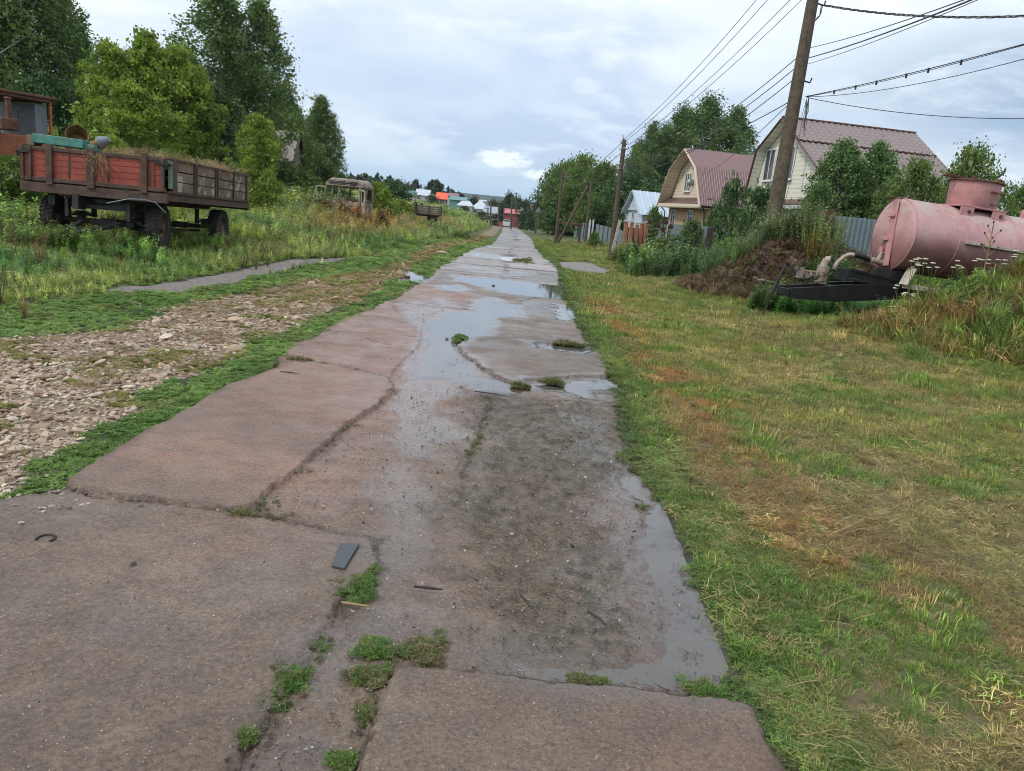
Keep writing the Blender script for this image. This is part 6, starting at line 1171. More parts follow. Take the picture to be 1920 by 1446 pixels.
for (u0, v0, u1, v1, lab) in ((640, 1143, 690, 1150, 'short pale stick just below the first weed clump'), (1462-360, 1160, 1135, 1185, 'thin dark twig lying on the wet part of the road'), (775, 1112, 830, 1118, 'dark twig lying across the muddy seam'), (1560, 1020, 1625, 985, 'long bleached stick on the lawn'), (975, 1160-30, 990, 1150, 'tiny twig near the middle of the wet slab'), (525, 703, 560, 707, 'little twig on the left slab edge'), (890, 740, 955, 750, 'dark twig by the tip of the long puddle')):
    a = PZ(u0, v0); c = PZ(u1, v1); b = MB(); z_ = .03 if u0 < 1500 else .06; m_ = (c-a)/2; b.tube([(0, 0, z_), (m_[0]+.01, m_[1]-.008, z_+.004), (c[0]-a[0], c[1]-a[1], z_)], [.005, .006, .003], 6); tag(b.build('twig', M['dry_stem'] if 'pale' in lab or 'bleached' in lab else M['dark_wood'], loc=(a[0], a[1], 0)), lab, 'twig', 'twigs on the ground')
b = MB(); import bmesh
for k_, (u, v, s_, lab) in enumerate(((724, 728, .035, 'brown lump of stone at the left tip of the long puddle'), (1042, 765, .035, 'pale flat stone in the grass clippings'), (838, 636, .03, 'stone standing in the puddle beside the weed tuft'), (865, 728, .03, 'small stone at the near puddle edge'), (925, 536, .04, 'dark stone in the far wide puddle'), (660, 1148, .014, 'small pale pebble at the end of the short stick'), (193, 950, .03, 'dark stone on the slab corner'))):
    p = PZ(u, v); me = stones[k_ % 7].copy(); me.materials.clear(); me.materials.append(M['concrete'] if 'pale' in lab else M['rust_dark'] if 'dark' in lab else M['grey_wood']); o = link('stone', me, loc=(p[0], p[1], s_*.25)); o.scale = (s_*1.6,)*3; tag(o, lab, 'stone', 'loose stones on the road')
# low rusty frame on the right verge behind the propped pole
p = PY(1060, 420, 72); rf = thing('rusty_stand', 'low rust-red metal frame lying on the verge right of the propped pole', 'metal frame', (p[0]+.4, 72, zg(p[0], 72)), .1); zf = PY(1060, 419, 72)[2]-rf.location.z
b = MB(); b.box((0, 0, zf), (2.3, .9, .16)); b.build('deck', M['rust'], rf, bevel=.02); b = MB()
for x_ in (-1, 1): b.box((x_, 0, zf/2), (.1, .7, zf))
b.build('leg', M['rust_dark'], rf)
# ------------------------------------------------------------------ houses
def corr(per, amp):
    def h(a, b, U): return amp*(.5+.5*math.sin(a*U/per*2*math.pi))
    return h
def roof_panel(b, s0, s1, t0, z0, t1, z1, kind, per=.2, amp=.03, rows=.35):
    """roof slope in house coordinates: along the ridge from s0 to s1, from (t0,z0) at the top to (t1,z1) at the eave"""
    L = s1-s0; D = math.hypot(t1-t0, z1-z0)
    if kind == 'flat': nu, nv, hf = 1, 1, None
    elif kind == 'corr': nu, nv = int(L/per*6), 1; hf = lambda a, c: amp*max(0, math.sin(a*L/per*2*math.pi))**.5 if math.sin(a*L/per*2*math.pi) > 0 else 0
    elif kind == 'seam': nu, nv = int(L/per*8), 1; hf = lambda a, c: amp if (a*L/per) % 1 < .1 else 0
    else:
        nr = max(2, int(D/rows)); nu, nv = int(L/per*6), nr*4
        hf = lambda a, c: amp*(.5+.5*math.sin(a*L/per*2*math.pi))+.045*((c*nr) % 1 if c < 1 else 1)
    if t1 < t0: b.sheet((s0, t0, z0), (0, t1-t0, z1-z0), (L, 0, 0), 1, 1) if kind == 'flat' else None
    O = Vector((s0, t0, z0)); U = Vector((L, 0, 0)); Vv = Vector((0, t1-t0, z1-z0)); N = U.cross(Vv).normalized()
    sgn = 1 if N.z > 0 else -1
    if kind == 'flat':
        if t1 >= t0: b.sheet(O, U, Vv, 1, 1)
        return
    b.sheet(O, U, Vv, nu, nv, (lambda a, c: sgn*hf(a, c)))
def house_frame(name, label, x0, y0, yaw, cat='house'):
    z = zg(x0, y0); return thing(name, label, cat, (x0, y0, z), yaw)
def on_plane(u, v, root, s):       # (t, z) in house coordinates of a sight line on the plane at distance s along the ridge
    yaw = root.rotation_euler[2]; ax = np.array([math.cos(yaw), math.sin(yaw), 0]); n = np.array([-math.sin(yaw), math.cos(yaw), 0]); o = np.array([root.location.x, root.location.y, 0])+ax*s; q = ray(u, v); C0 = np.array([0, 0, CH])
    k = ((o-C0)@ax)/(q@ax); p = C0+q*k; return float((p-o)@n), float(p[2]-root.location.z)
def on_side(u, v, root, t):        # (s, z) on a side plane
    yaw = root.rotation_euler[2]; ax = np.array([math.cos(yaw), math.sin(yaw), 0]); n = np.array([-math.sin(yaw), math.cos(yaw), 0]); o = np.array([root.location.x, root.location.y, 0])+n*t; q = ray(u, v); C0 = np.array([0, 0, CH])
    k = ((o-C0)@n)/(q@n); p = C0+q*k; return float((p-o)@ax), float(p[2]-root.location.z)
def window(root, s, t, z, w_, h_, cols=2, mull=.05, sill=True, trans=0.0, axis='X'):
    """window on the plane x=s (facing -x) or, axis 'Y', on the plane y=t facing -y"""
    b = MB(); f = .055
    def bx(c1, c2, d1, d2, dep=.07, off=0.0):
        if axis == 'X': b.box((s-off, t+c1, z+c2), (dep, d1, d2))
        else: b.box((s+c1, t-off, z+c2), (d1, dep, d2))
    bx(0, h_/2, w_+.02, f*1.4); bx(0, -h_/2, w_+.02, f*1.4); bx(-w_/2, 0, f*1.4, h_); bx(w_/2, 0, f*1.4, h_)
    for k in range(1, cols): bx(-w_/2+w_*k/cols, 0, mull, h_-.04)
    if trans: bx(0, -h_/2+h_*trans, w_-.04, mull)
    if sill: bx(0, -h_/2-.06, w_+.12, .04, .16, .05)
    w0 = b.build('window', M['white_frame'], root)
    b = MB()
    if axis == 'X': b.box((s+.012, t, z), (.02, w_-.02, h_-.02))
    else: b.box((s, t+.012, z), (w_-.02, .02, h_-.02))
    b.build('pane', M['glass'], w0); return w0
# --- the brick house with the mauve gambrel roof
h1 = house_frame('brick_house', 'yellow brick house with mauve corrugated gambrel roof and beige gable, behind the grey fence', 12.22, 65.45, math.radians(13.6)); Z0 = h1.location.z
w1, w2, H0, H1, He, L1 = 2.42, 4.14, 7.93-Z0, 6.38-Z0, 3.40-Z0, 10.5; sg = .95
ww = 3.75
b = MB(); b.box((sg+(L1-sg-.3)/2, 0, He/2-.1), (L1-sg-.3, ww*2, He+.1)); b.build('brick_wall', M['brick_yellow'], h1)
b = MB(); pol = [(-w2+.25, He+.05), (-w1+.12, H1-.08), (0, H0-.12), (w1-.12, H1-.08), (w2-.25, He+.05)]; b.add([(sg, a, c) for a, c in pol]+[(L1-.3, a, c) for a, c in pol], [tuple(range(5)), tuple(range(9, 4, -1))]); b.build('gable_siding', M['siding_beige'], h1, smooth=False)
b = MB()
for sd in (-1, 1): roof_panel(b, 0, L1, 0, H0, sd*w1, H1, 'corr', .21, .035)
rf = b.build('roof', M['roof_mauve'], h1, smooth=False, fixn=False)
b = MB()
for sd in (-1, 1): roof_panel(b, 0, L1, sd*w1, H1, sd*w2, He, 'corr', .21, .035)
b.build('lower_roof', M['roof_mauve'], h1, smooth=False, fixn=False)
b = MB(); 
for (a, c), (a2, c2) in zip([(-w2, He), (-w1, H1), (0, H0), (w1, H1)], [(-w1, H1), (0, H0), (w1, H1), (w2, He)]):
    n_ = Vector((0, -(c2-c), a2-a)).normalized()*-.06; b.add([(0, a+n_.y, c+n_.z), (0, a2+n_.y, c2+n_.z), (sg, a2+n_.y, c2+n_.z), (sg, a+n_.y, c+n_.z)], [(0, 1, 2, 3)])
b.build('soffit', M['siding_beige'], h1, smooth=False)
b = MB()
for (a, c), (a2, c2) in zip([(-w2, He), (-w1, H1), (0, H0), (w1, H1)], [(-w1, H1), (0, H0), (w1, H1), (w2, He)]): b.bar((-.02, a, c-.10), (-.02, a2, c2-.10), .05, .22, up=(1, 0, 0))
b.box((-.02, 0, He-.02), (.06, w2*2, .26)); b.build('fascia', M['siding_beige'], h1, bevel=.01)
b = MB(); b.sheet((.0, -w2+.25, He+.12), (0, w2*2-.5, 0), (sg+.05, 0, .55), 1, 1); b.build('pent_roof', M['roof_brown'], h1, solid=.03, fixn=False)
b = MB(); b.box((.45, 0, He-.17), (.95, w2*2-.1, .05)); b.build('eave_board', M['siding_beige'], h1)
b = MB()
for sd in (-1, 1): b.tube([(.1, sd*(w2+.06), He-.03), (L1, sd*(w2+.06), He-.03)], .07, 8)
b.tube([(.25, -(w2+.0), He-.06), (.6, -ww-.05, He-.55), (.65, -ww-.08, He-1.2), (.65, -ww-.08, .2)], .05, 8); b.tube([(.25, (w2+.0), He-.06), (.6, ww+.05, He-.55), (.65, ww+.08, .2)], .05, 8); b.build('gutter', M['iron_dark'], h1)
t_, z_ = on_plane(1291, 342, h1, sg); window(h1, sg-.04, t_, z_, 1.15, 1.45, 3, .09)
for u_, v_ in ((1263, 406), (1295, 408)): t_, z_ = on_plane(u_, v_, h1, sg); window(h1, sg-.04, t_, z_-.1, .95, 1.35, 2, .06, trans=.66)
t_, z_ = on_plane(1302, 343, h1, sg); b = MB(); b.lathe([(.001, .0), (.16, .03), (.28, .10), (.295, .10), (.17, .02), (.001, -.02)], 'X', 20, c=(sg-.30, t_, z_), rot=(0, 0, 1.35)); b.bar((sg-.2, t_, z_), (sg, t_+.02, z_-.3), .04); b.build('satellite_dish', M['steel'], h1)
# --- the cream house with the brown metal-tile roof
h2 = house_frame('tiled_house', 'cream clapboard gable house with brown metal-tile roof behind the near pole', 13.71, 45.66, math.radians(10.3)); Z0 = h2.location.z
wl1, wl2, H0, kk, L2, He = 2.56, 3.40, 8.11-Z0, .63, 8.28, 3.3-Z0; wr = 7.2; H1 = H0-kk*wl1; Hr = H0-kk*wr; sg = .55
b = MB(); b.box((sg+(L2-sg-.25)/2, (wl2-wr)/2+.1, He/2-.15), (L2-sg-.25, wl2+wr-.8, He+.05)); b.build('brick_wall', M['brick_pale'], h2)
b = MB(); pol = [(-wr+.4, Hr+.15), (-wr+.4, He-.1), (wl2-.2, He-.1), (wl2-.2, He+.1), (wl1-.1, H1-.1), (0, H0-.12)]; 
b.add([(sg, a, c) for a, c in pol]+[(L2-.25, a, c) for a, c in pol], [tuple(range(6)), tuple(range(11, 5, -1))]); b.build('gable_siding', M['siding_cream'], h2, smooth=False)
b = MB(); roof_panel(b, 0, L2, 0, H0, wl1, H1, 'tile', .36, .05); roof_panel(b, 0, L2, wl1, H1, wl2, He, 'tile', .36, .05); roof_panel(b, 0, L2, 0, H0, -2.23, H0-kk*2.23, 'tile', .36, .05, .36); b.build('roof', M['roof_tile'], h2, smooth=False, fixn=False)
b = MB(); roof_panel(b, 0, L2+.02, -2.2, H0-kk*2.2-.06, -wr, Hr-.05, 'tile', .36, .05, .36); b.build('lower_roof', M['roof_tile'], h2, smooth=False, fixn=False)
b = MB(); b.bar((-.03, -.02, H0+.04), (L2+.03, -.02, H0+.04), .22, .07); b.bar((0, -2.24, H0-kk*2.24+.03), (L2, -2.24, H0-kk*2.24+.03), .10, .05); b.build('ridge_cap', M['roof_brown'], h2, bevel=.01)
b = MB(); segs = [((-wr, Hr), (0, H0)), ((0, H0), (wl1, H1)), ((wl1, H1), (wl2, He))]
for (a, c), (a2, c2) in segs: b.bar((-.02, a, c-.05), (-.02, a2, c2-.05), .05, .16, up=(1, 0, 0)); b.bar((L2+.02, a, c-.05), (L2+.02, a2, c2-.05), .05, .16, up=(1, 0, 0))
b.build('rake_trim', M['roof_brown'], h2, bevel=.01)
b = MB()
for (a, c), (a2, c2) in segs:
    n_ = Vector((0, -(c2-c), a2-a)).normalized()*-.09; b.add([(0, a+n_.y, c+n_.z), (0, a2+n_.y, c2+n_.z), (sg+.02, a2+n_.y, c2+n_.z), (sg+.02, a+n_.y, c+n_.z)], [(0, 1, 2, 3)])
b.build('soffit', M['siding_cream'], h2, smooth=False)
b = MB(); b.sheet((-.02, -wr+.3, He+.05), (0, wl2+wr-.5, 0), (sg+.05, 0, .30), 1, 1); b.build('pent_roof', M['roof_brown'], h2, solid=.03, fixn=False); b = MB(); b.box((.24, (wl2-wr)/2, He-.08), (.6, wl2+wr-.2, .2)); b.build('eave_board', M['white_metal'], h2)
t_, z_ = on_plane(1444, 310, h2, sg); window(h2, sg-.04, t_, z_, 1.15, 1.75, 2, .05); t_, z_ = on_plane(1483, 306, h2, sg); window(h2, sg-.04, t_, z_, .8, 1.75, 1, .05)
t_, z_ = on_plane(1489, 410, h2, sg); window(h2, sg-.04, t_, z_, 1.0, 1.1, 2, .07); t_, z_ = on_plane(1425, 412, h2, sg); window(h2, sg-.04, t_, z_, .9, 1.1, 2, .07)
t_, z_ = on_plane(1507, 330, h2, sg); b = MB(); b.box((sg-.02, t_, (H0+He)/2-.7), (.03, .07, H0-He-3.0)); b.build('joint_strip', M['white_metal'], h2)
# --- the white cottage
h3 = house_frame('white_cottage', 'small whitewashed cottage with steep pale blue tin roof behind the brick pillars', 9.62, 75.0, math.radians(14)); Z0 = h3.location.z
H0 = float(PY(1182, 356, 75)[2])-Z0; He = float(PY(1163, 392, 75)[2])-Z0; wv = 2.1; L3 = 7
b = MB(); b.box((L3/2+.3, 0, He/2-.1), (L3-.5, wv*2-.35, He+.2)); b.build('wall', M['boards_white'], h3)
b = MB(); pol = [(-wv+.1, He), (0, H0-.1), (wv-.1, He)]; b.add([(.35, a, c) for a, c in pol]+[(L3, a, c) for a, c in pol], [(0, 1, 2), (5, 4, 3)]); b.build('gable', M['boards_white'], h3, smooth=False)
b = MB()
for sd in (-1, 1): roof_panel(b, 0, L3+.3, 0, H0, sd*(wv+.25), He-.35, 'seam', .75, .06)
b.build('roof', M['roof_blue'], h3, smooth=False, fixn=False)
b = MB()
for sd in (-1, 1): b.bar((0, sd*(wv+.2), He-.35), (0, 0, H0-.03), .06, .14, up=(1, 0, 0))
b.build('rake_board', M['roof_pale'], h3)
for u_, v_ in ((1172, 405), (1184, 406)): t_, z_ = on_plane(u_, v_, h3, .35); window(h3, .52, t_, z_, .6, .95, 2, .06)
b = MB(); b.tube([(.2, .2, H0-.6), (.1, .25, H0+2.3)], .03, 6); b.tube([(.1, .25, H0-1.0), (.1, .25, H0-.9)], .05, 6); b.build('aerial', M['iron_dark'], h3)
# --- the grey barn beyond the bright sapling
pb_ = PY(545, 250, 50); h4 = thing('grey_barn', 'weathered grey barn with steep tin roof half hidden by trees beyond the meadow', 'barn', (pb_[0]+.2, 50, zg(pb_[0], 50)), math.radians(92)); Z0 = h4.location.z; H0 = pb_[2]-Z0+.05; He = 1.0
# ridge runs away from the viewer; we see the right slope and the dark gable edge
h4.rotation_euler[2] = math.radians(188); h4.location.x = PY(562, 250, 50)[0]
H0 = PY(562, 249, 50)[2]-Z0; He = PY(563, 305, 50)[2]-Z0
b = MB(); roof_panel(b, 0, 4.5, 0, H0, 2.0, He-.1, 'corr', .5, .03); roof_panel(b, 0, 4.5, 0, H0, -2.0, He-.1, 'corr', .5, .03); b.build('roof', M['roof_old'], h4, smooth=False, fixn=False)
b = MB(); b.add([(.12, -1.85, -.2), (.12, 1.85, -.2), (.12, 1.85, He), (.12, 0, H0-.1), (.12, -1.85, He), (4.3, -1.85, -.2), (4.3, 1.85, -.2), (4.3, 1.85, He), (4.3, 0, H0-.1), (4.3, -1.85, He)], [(0, 1, 2, 3, 4), (9, 8, 7, 6, 5), (1, 6, 7, 2), (0, 4, 9, 5)]); b.build('wall', M['grey_wood'], h4, smooth=False)
b = MB()
for sd in (-1, 1): b.bar((-.02, sd*2.02, He-.12), (-.02, 0, H0-.02), .05, .18, up=(1, 0, 0))
b.build('rake_board', M['dark_wood'], h4)
# ------------------------------------------------------------------ fences and pillars
def corr_fence(name, label, pts, h_, per=.2, amp=.02, mat='fence_grey', posts=2.6, tops=None):
    a0 = Vector((pts[0][0], pts[0][1], zg(*pts[0]))); t_ = thing(name, label, 'fence', tuple(a0)); b = MB(); pb2 = []
    for (x0, y0), (x1, y1), (za, zb2) in zip(pts[:-1], pts[1:], tops):
        L = math.hypot(x1-x0, y1-y0); n = int(L/per*4); dx, dy = (x1-x0)/L, (y1-y0)/L; V = []
        for i in range(n+1):
            q = i/n; of = amp*(1 if math.sin(2*math.pi*q*L/per+.4) > 0 else -1); x, y = x0+(x1-x0)*q-dy*of, y0+(y1-y0)*q+dx*of; V += [(x-a0.x, y-a0.y, zg(x, y)-a0.z-.1), (x-a0.x, y-a0.y, za+(zb2-za)*q-a0.z)]
        b.add(V, [(2*i, 2*i+2, 2*i+3, 2*i+1) for i in range(n)])
        for k in range(int(L/posts)+1): q = min(1, k*posts/L); x, y = x0+(x1-x0)*q-dy*-.06, y0+(y1-y0)*q+dx*-.06; pb2.append((x, y, za+(zb2-za)*q))
    b.build('sheet', M[mat], t_, smooth=False, fixn=False, solid=.006)
    for x, y, z in pb2: q_ = MB(); g = zg(x, y); q_.box((x-a0.x, y-a0.y, (g+z)/2-a0.z-.05), (.06, .06, z-g)); q_.build('post', M['iron_dark'], t_)
    return t_
pa, pc_ = PY(1562, 404, 24.5), PY(1780, 424, 25.5)
corr_fence('corrugated_fence', 'blue-grey corrugated sheet fence standing close behind the pink tank', [(pa[0], 24.5), (pc_[0]+3, 25.9)], 2, .17, .018, tops=[(pa[2], pc_[2])])
pa, pc_, pd = PY(1255, 420, 58), PY(1400, 430, 54), PY(1470, 428, 44)
corr_fence('sheet_fence', 'flat grey sheet fence in front of the yellow brick house', [(pa[0], 58), (pc_[0], 54), (pd[0], 44)], 2, .25, .012, tops=[(pa[2], pc_[2]), (pc_[2], pd[2])])
pa, pc_, pd = PY(1080, 417, 100), PY(1108, 419, 88), PY(1168, 433, 72)
corr_fence('grey_sheet_fence', 'far grey sheet fence left of the white cottage', [(pa[0], 100), (pc_[0], 88)], 2, .3, .012, tops=[(pa[2], pc_[2])])
corr_fence('grey_sheet_fence', 'grey sheet fence running from the white gate post to the brick pillars', [(pc_[0]+.5, 87), (pd[0], 72)], 2, .3, .012, tops=[(pc_[2], pd[2])])
for u_, lab in ((1107, 'white gate post at the grey fence, left one of the pair'), (1113, 'white gate post at the grey fence, right one of the pair'), (1081, 'white post at the left end of the far grey fence')):
    Yq = 87 if u_ > 1090 else 100; p = PY(u_, 412, Yq); g = zg(p[0], Yq); b = MB(); b.box((0, 0, (p[2]-g)/2), (.16, .16, p[2]-g)); tag(b.build('gate_post', M['white_metal'], bevel=.01, loc=(p[0], Yq, g)), lab, 'post', 'white posts at the far fence')
for k_, (u_, v_, Yq, lab) in enumerate(((1175, 416, 63, 'brick pillar at the left end of the pillar row'), (1185, 417, 65, 'second brick pillar from the left'), (1195, 420, 67, 'third brick pillar from the left, a little lower'), (1204, 419, 68.5, 'fourth brick pillar from the left'), (1213, 418, 70, 'brick pillar at the right end of the pillar row'))):
    p = PY(u_, v_, Yq); g = zg(p[0], Yq); t_ = thing('brick_pillar', lab, 'pillar', (p[0], Yq, g), .2, 'brick fence pillars'); h_ = p[2]-g; b = MB(); b.box((0, 0, h_/2-.1), (.26, .30, h_+.1)); b.build('shaft', M['brick_red'], t_); b = MB(); b.box((0, 0, h_+.03), (.36, .38, .07)); b.lathe([(.24, .065), (.02, .15), (.001, .15)], 'Z', 4, c=(0, 0, h_), rot=(0, 0, math.pi/4)); b.build('cap', M['concrete'], t_)
p0, p1_ = PY(1178, 422, 64), PY(1213, 422, 70.3); b = MB(); b.bar((0, 0, .95), (p1_[0]-p0[0], 6.3, .95), .05, 1.5, up=(0, 1, 0)) if False else b.add([(0, 0, .1), (p1_[0]-p0[0], 6.3, .1), (p1_[0]-p0[0], 6.3, 1.55), (0, 0, 1.6), (.04, 0, .1), (p1_[0]-p0[0]+.04, 6.3, .1), (p1_[0]-p0[0]+.04, 6.3, 1.55), (.04, 0, 1.6)], [(0, 1, 2, 3), (7, 6, 5, 4), (0, 4, 5, 1), (3, 2, 6, 7)])
tag(b.build('board_fence', M['wall_brown'], loc=(p0[0], 65.6, zg(p0[0], 64)), smooth=False), 'dark brown fence boards filling the gaps between the brick pillars', 'fence')
for (u0, v0, v1, Yq, w_, lab, m_, ln_) in ((1331, 427, 470, 31, .24, 'dark old wooden post in the weeds before the grey fence', 'dark_wood', .04), (1554, 394, 440, 22.5, .26, 'rust-brown wide post at the left end of the corrugated fence', 'rust', .05), (1441, 412, 440, 30, .07, 'thin red post beside the near pole', 'wall_red', .0)):
    p = PY(u0, v0, Yq); g = zg(p[0], Yq); b = MB(); b.bar((-.02, 0, -.2), (ln_, 0, p[2]-g), w_, w_*.6, up=(0, 1, 0)); tag(b.build('fence_post', M[m_], bevel=.015, loc=(p[0], Yq, g)), lab, 'post')
# ------------------------------------------------------------------ sunflowers by the pillars, yarrow by the tank
M['petal_dark'] = surf('seed_head', (.03, .018, .012), .3, 9, .9); M['stem_green'] = leaf_mat('stem_green', [(.10, .15, .05), (.15, .20, .07)], .2); M['umbel'] = surf('umbel', (.62, .60, .46), .15, 30, .8, bump=0)
for k_, (u_, v_, lab) in enumerate(((1219, 414, 'sunflower with dark drooping head, leftmost, beside the brick pillars'), (1233, 421, 'lower sunflower with dark head right of the leftmost one'), (1249, 416, 'sunflower with a large dark head in the middle of the clump'), (1258, 424, 'small-headed sunflower at the right of the clump'), (1242, 430, 'lowest sunflower half hidden among the leaves'))):
    Yq = 40; p = PY(u_, v_, Yq); g = zg(p[0], Yq); h_ = p[2]-g; t_ = thing('sunflower', lab, 'sunflower', (p[0], Yq, g), k_, 'sunflowers by the brick pillars')
    bl = Blades(500+k_); bl.blade((0, 0, 0), 0, h_, .02, .05, 4)
    for q in range(16): f = .2+.75*q/16; bl.leaf((0, 0, h_*f), q*2.4, .34*(1.2-f*.6), .26, -.3)
    link('leaves', bl.mesh('leaves', M['stem_green']), t_); b = MB(); b.tube([(0, 0, -.1), (0, 0, h_*.7), (0, -.02, h_)], .018, 6); b.build('stem', M['stem_green'], t_)
    hd = MB(); hd.lathe([(.001, -.03), (.11, -.03), (.13, 0), (.11, .035), (.001, .045)], 'Z', 18, c=(0, -.04, h_-.02), rot=(math.radians(72), 0, 0)); hh_ = hd.build('seed_head', M['petal_dark'], t_); t_.rotation_euler = (0, 0, k_*.2-.4)
yv = [(1716, 483, 'yarrow plant with the widest cream umbels before the tank belly'), (1738, 476, 'yarrow plant with tall stacked umbels before the tank belly'), (1754, 489, 'yarrow at the right of the stacked umbels'), (1790, 497, 'yarrow with two small umbels below the tank middle'), (1690, 531, 'yarrow leaning over the black frame, left one'), (1704, 548, 'lowest yarrow in front of the black frame'), (1845, 484, 'yarrow with flat umbels left of the dry thistle'), (1872, 482, 'yarrow under the cream side rail at the right'), (1805, 488, 'pale yarrow in the middle of the mound crest'), (1900, 470, 'yarrow near the right frame edge')]
for k_, (u_, v_, lab) in enumerate(yv):
    Yq = 13.6 if u_ > 1700 else 13.9; p = PY(u_, v_, Yq); g = zg(p[0], Yq); h_ = max(.35, p[2]-g); g = p[2]-h_; t_ = thing('yarrow', lab, 'yarrow', (p[0], Yq, g), 0, 'yarrow plants before the tank'); b = MB(); um = MB(); rr2 = random.Random(k_)
    for q in range(rr2.choice((3, 4, 5))):
        tx, ty, tz = rr2.uniform(-.13, .13), rr2.uniform(-.08, .08), h_*rr2.uniform(.82, 1.0); b.tube([(0, 0, -.1), (tx*.3, ty*.3, h_*.6), (tx, ty, tz)], .005, 5, False)
        for m_ in range(9): a = m_*2.4; q2 = .012*math.sqrt(m_)*1.25; c = (tx+q2*math.cos(a), ty+q2*math.sin(a), tz+.01-q2*.1); um.lathe([(.001, -.01), (.014, -.002), (.012, .008), (.001, .012)], 'Z', 7, c=c)
    b.build('stem', M['stem_green'], t_); um.build('umbel', M['umbel'], t_)
tt = thing('dry_thistle', 'dry brown thistle standing before the right end of the tank', 'thistle', (PY(1868, 400, 13.4)[0], 13.4, zg(7.9, 13.4)), 0, None); h_ = PY(1868, 425, 13.4)[2]-tt.location.z; b = MB(); sd_ = MB()
b.tube([(0, 0, -.1), (.01, 0, h_*.6), (0, 0, h_)], .009, 6)
for q in range(8): f = .55+.055*q; a = q*2.4; e_3 = (math.cos(a)*.13, math.sin(a)*.10, h_*(f+.12)); b.tube([(0, 0, h_*f), e_3], .005, 5, False); sd_.lathe([(.001, -.02), (.016, 0), (.010, .02), (.001, .025)], 'Z', 8, c=e_3)
b.build('stem', M['dry_stem'], tt); sd_.build('seed_head', M['petal_dark'], tt)
# ------------------------------------------------------------------ the village down the road
def vhouse(name, label, u0, u1, vr, ve, vb, Y, roof, wall, kind='gable', depth=7.0, hang=.25, wins=2, yaw=0.0, cat='house', zb_=None, sl=.0, ridge_in=0.0):
    """a house whose long side faces the road: roof from vr (ridge) to ve (eave), walls down to vb"""
    um = (u0+u1)/2; a = PY(um, vr, Y+depth/2); e = PY(um, ve, Y); wd = (u1-u0)*Y/CF; g = PY(um, vb, Y)[2]; t_ = thing(name, label, cat, (e[0], Y+depth/2, g), yaw); hr = a[2]-g; he = e[2]-g; hw2 = wd/2; d2_ = depth/2
    b = MB(); b.box((0, 0, he/2-.5), (wd-.3, depth-.3, he+1.0)); wl = b.build('wall', M[wall], t_)
    b = MB()
    if kind == 'gable':
        b.add([(-hw2, -d2_-hang, he-.1), (hw2, -d2_-hang, he-.1), (hw2, 0, hr), (-hw2, 0, hr), (-hw2, d2_+hang, he-.1), (hw2, d2_+hang, he-.1)], [(0, 1, 2, 3), (3, 2, 5, 4)]); b.build('roof', M[roof], t_, smooth=False, solid=.08)
        b = MB(); b.add([(sx*(hw2-.16), y_, z_) for sx in (-1, 1) for y_, z_ in ((-d2_+.15, he-.1), (d2_-.15, he-.1), (0, hr-.1))], [(0, 1, 2), (5, 4, 3)]); b.build('gable', M[wall], t_, smooth=False)
    elif kind == 'hip':
        r2 = hw2*ridge_in; b.add([(-hw2-hang, -d2_-hang, he), (hw2+hang, -d2_-hang, he), (hw2+hang, d2_+hang, he), (-hw2-hang, d2_+hang, he), (-r2, 0, hr), (r2+.01, 0, hr)], [(0, 1, 5, 4), (1, 2, 5), (2, 3, 4, 5), (3, 0, 4), (3, 2, 1, 0)]); b.build('roof', M[roof], t_, smooth=False)
    else:
        b.box((0, 0, (hr+he)/2), (wd, depth, max(.2, hr-he))); b.build('roof', M[roof], t_)
    for k in range(wins):
        x_ = -hw2+wd*(k+.5)/wins; window(t_, x_, -d2_+.12, he*.55, min(1.0, wd/wins*.45), min(1.1, he*.45), 2, .06, axis='Y', sill=False)
    return t_
vhouse('red_house', 'red barn-like building with lighter red roof at the end of the road', 945, 976, 392, 400, 419, 205, 'roof_red', 'wall_red', wins=0, depth=8)
vhouse('slate_roof_house', 'beige house with grey slate roof left of the road end', 905, 934, 387, 399, 420, 190, 'roof_slate', 'wall_pale', wins=1, depth=8)
vhouse('hipped_house', 'house with pale hipped roof, right one of the adjoining pair', 884, 914, 377, 392, 404, 200, 'roof_pale', 'wall_white', 'hip', ridge_in=.2)
vhouse('hipped_house', 'house with pale hipped roof, left one of the adjoining pair', 858, 884, 377, 386, 400, 195, 'roof_pale', 'wall_white', 'hip', ridge_in=.6)
vhouse('teal_house', 'teal-roofed house with green wall behind the pale hipped roofs', 842, 882, 369, 375, 396, 225, 'roof_teal', 'roof_teal', wins=0)
vhouse('orange_roof_house', 'brown house with bright orange roof on the hillside', 816, 839, 361, 373, 388, 270, 'roof_orange', 'wall_brown', wins=2)
vhouse('long_pale_house', 'long pale-roofed building topmost on the hillside left of the orange roof', 778, 805, 355, 366, 378, 300, 'roof_pale', 'wall_pale', wins=2)
vhouse('green_shed', 'small dull green-roofed shed at the left end of the hillside houses', 759, 777, 357, 364, 374, 290, 'roof_teal', 'wall_pale', wins=1)
vhouse('white_cabin', 'small white-roofed cabin between long pale building and orange roof', 803, 816, 365, 371, 380, 275, 'roof_pale', 'wall_brown', wins=1)
vhouse('brown_shed', 'brown shed under the white cabin beside the orange roof', 798, 818, 373, 377, 388, 262, 'roof_old', 'wall_brown', wins=1)
vhouse('truss_house', 'unfinished house with reddish gable frame right of the orange roof', 839, 859, 362, 368, 380, 262, 'roof_mauve', 'wall_pale', wins=1)
vhouse('flat_white_roof', 'building with bright white flat roof right of the red house', 976, 992, 389, 394, 406, 200, 'white_metal', 'wall_pale', 'flat', wins=0)
vhouse('brick_chimney_house', 'narrow brick-red wall standing right of the white flat roof', 993, 1001, 383, 386, 402, 190, 'roof_old', 'brick_red', 'flat', wins=0, depth=3)
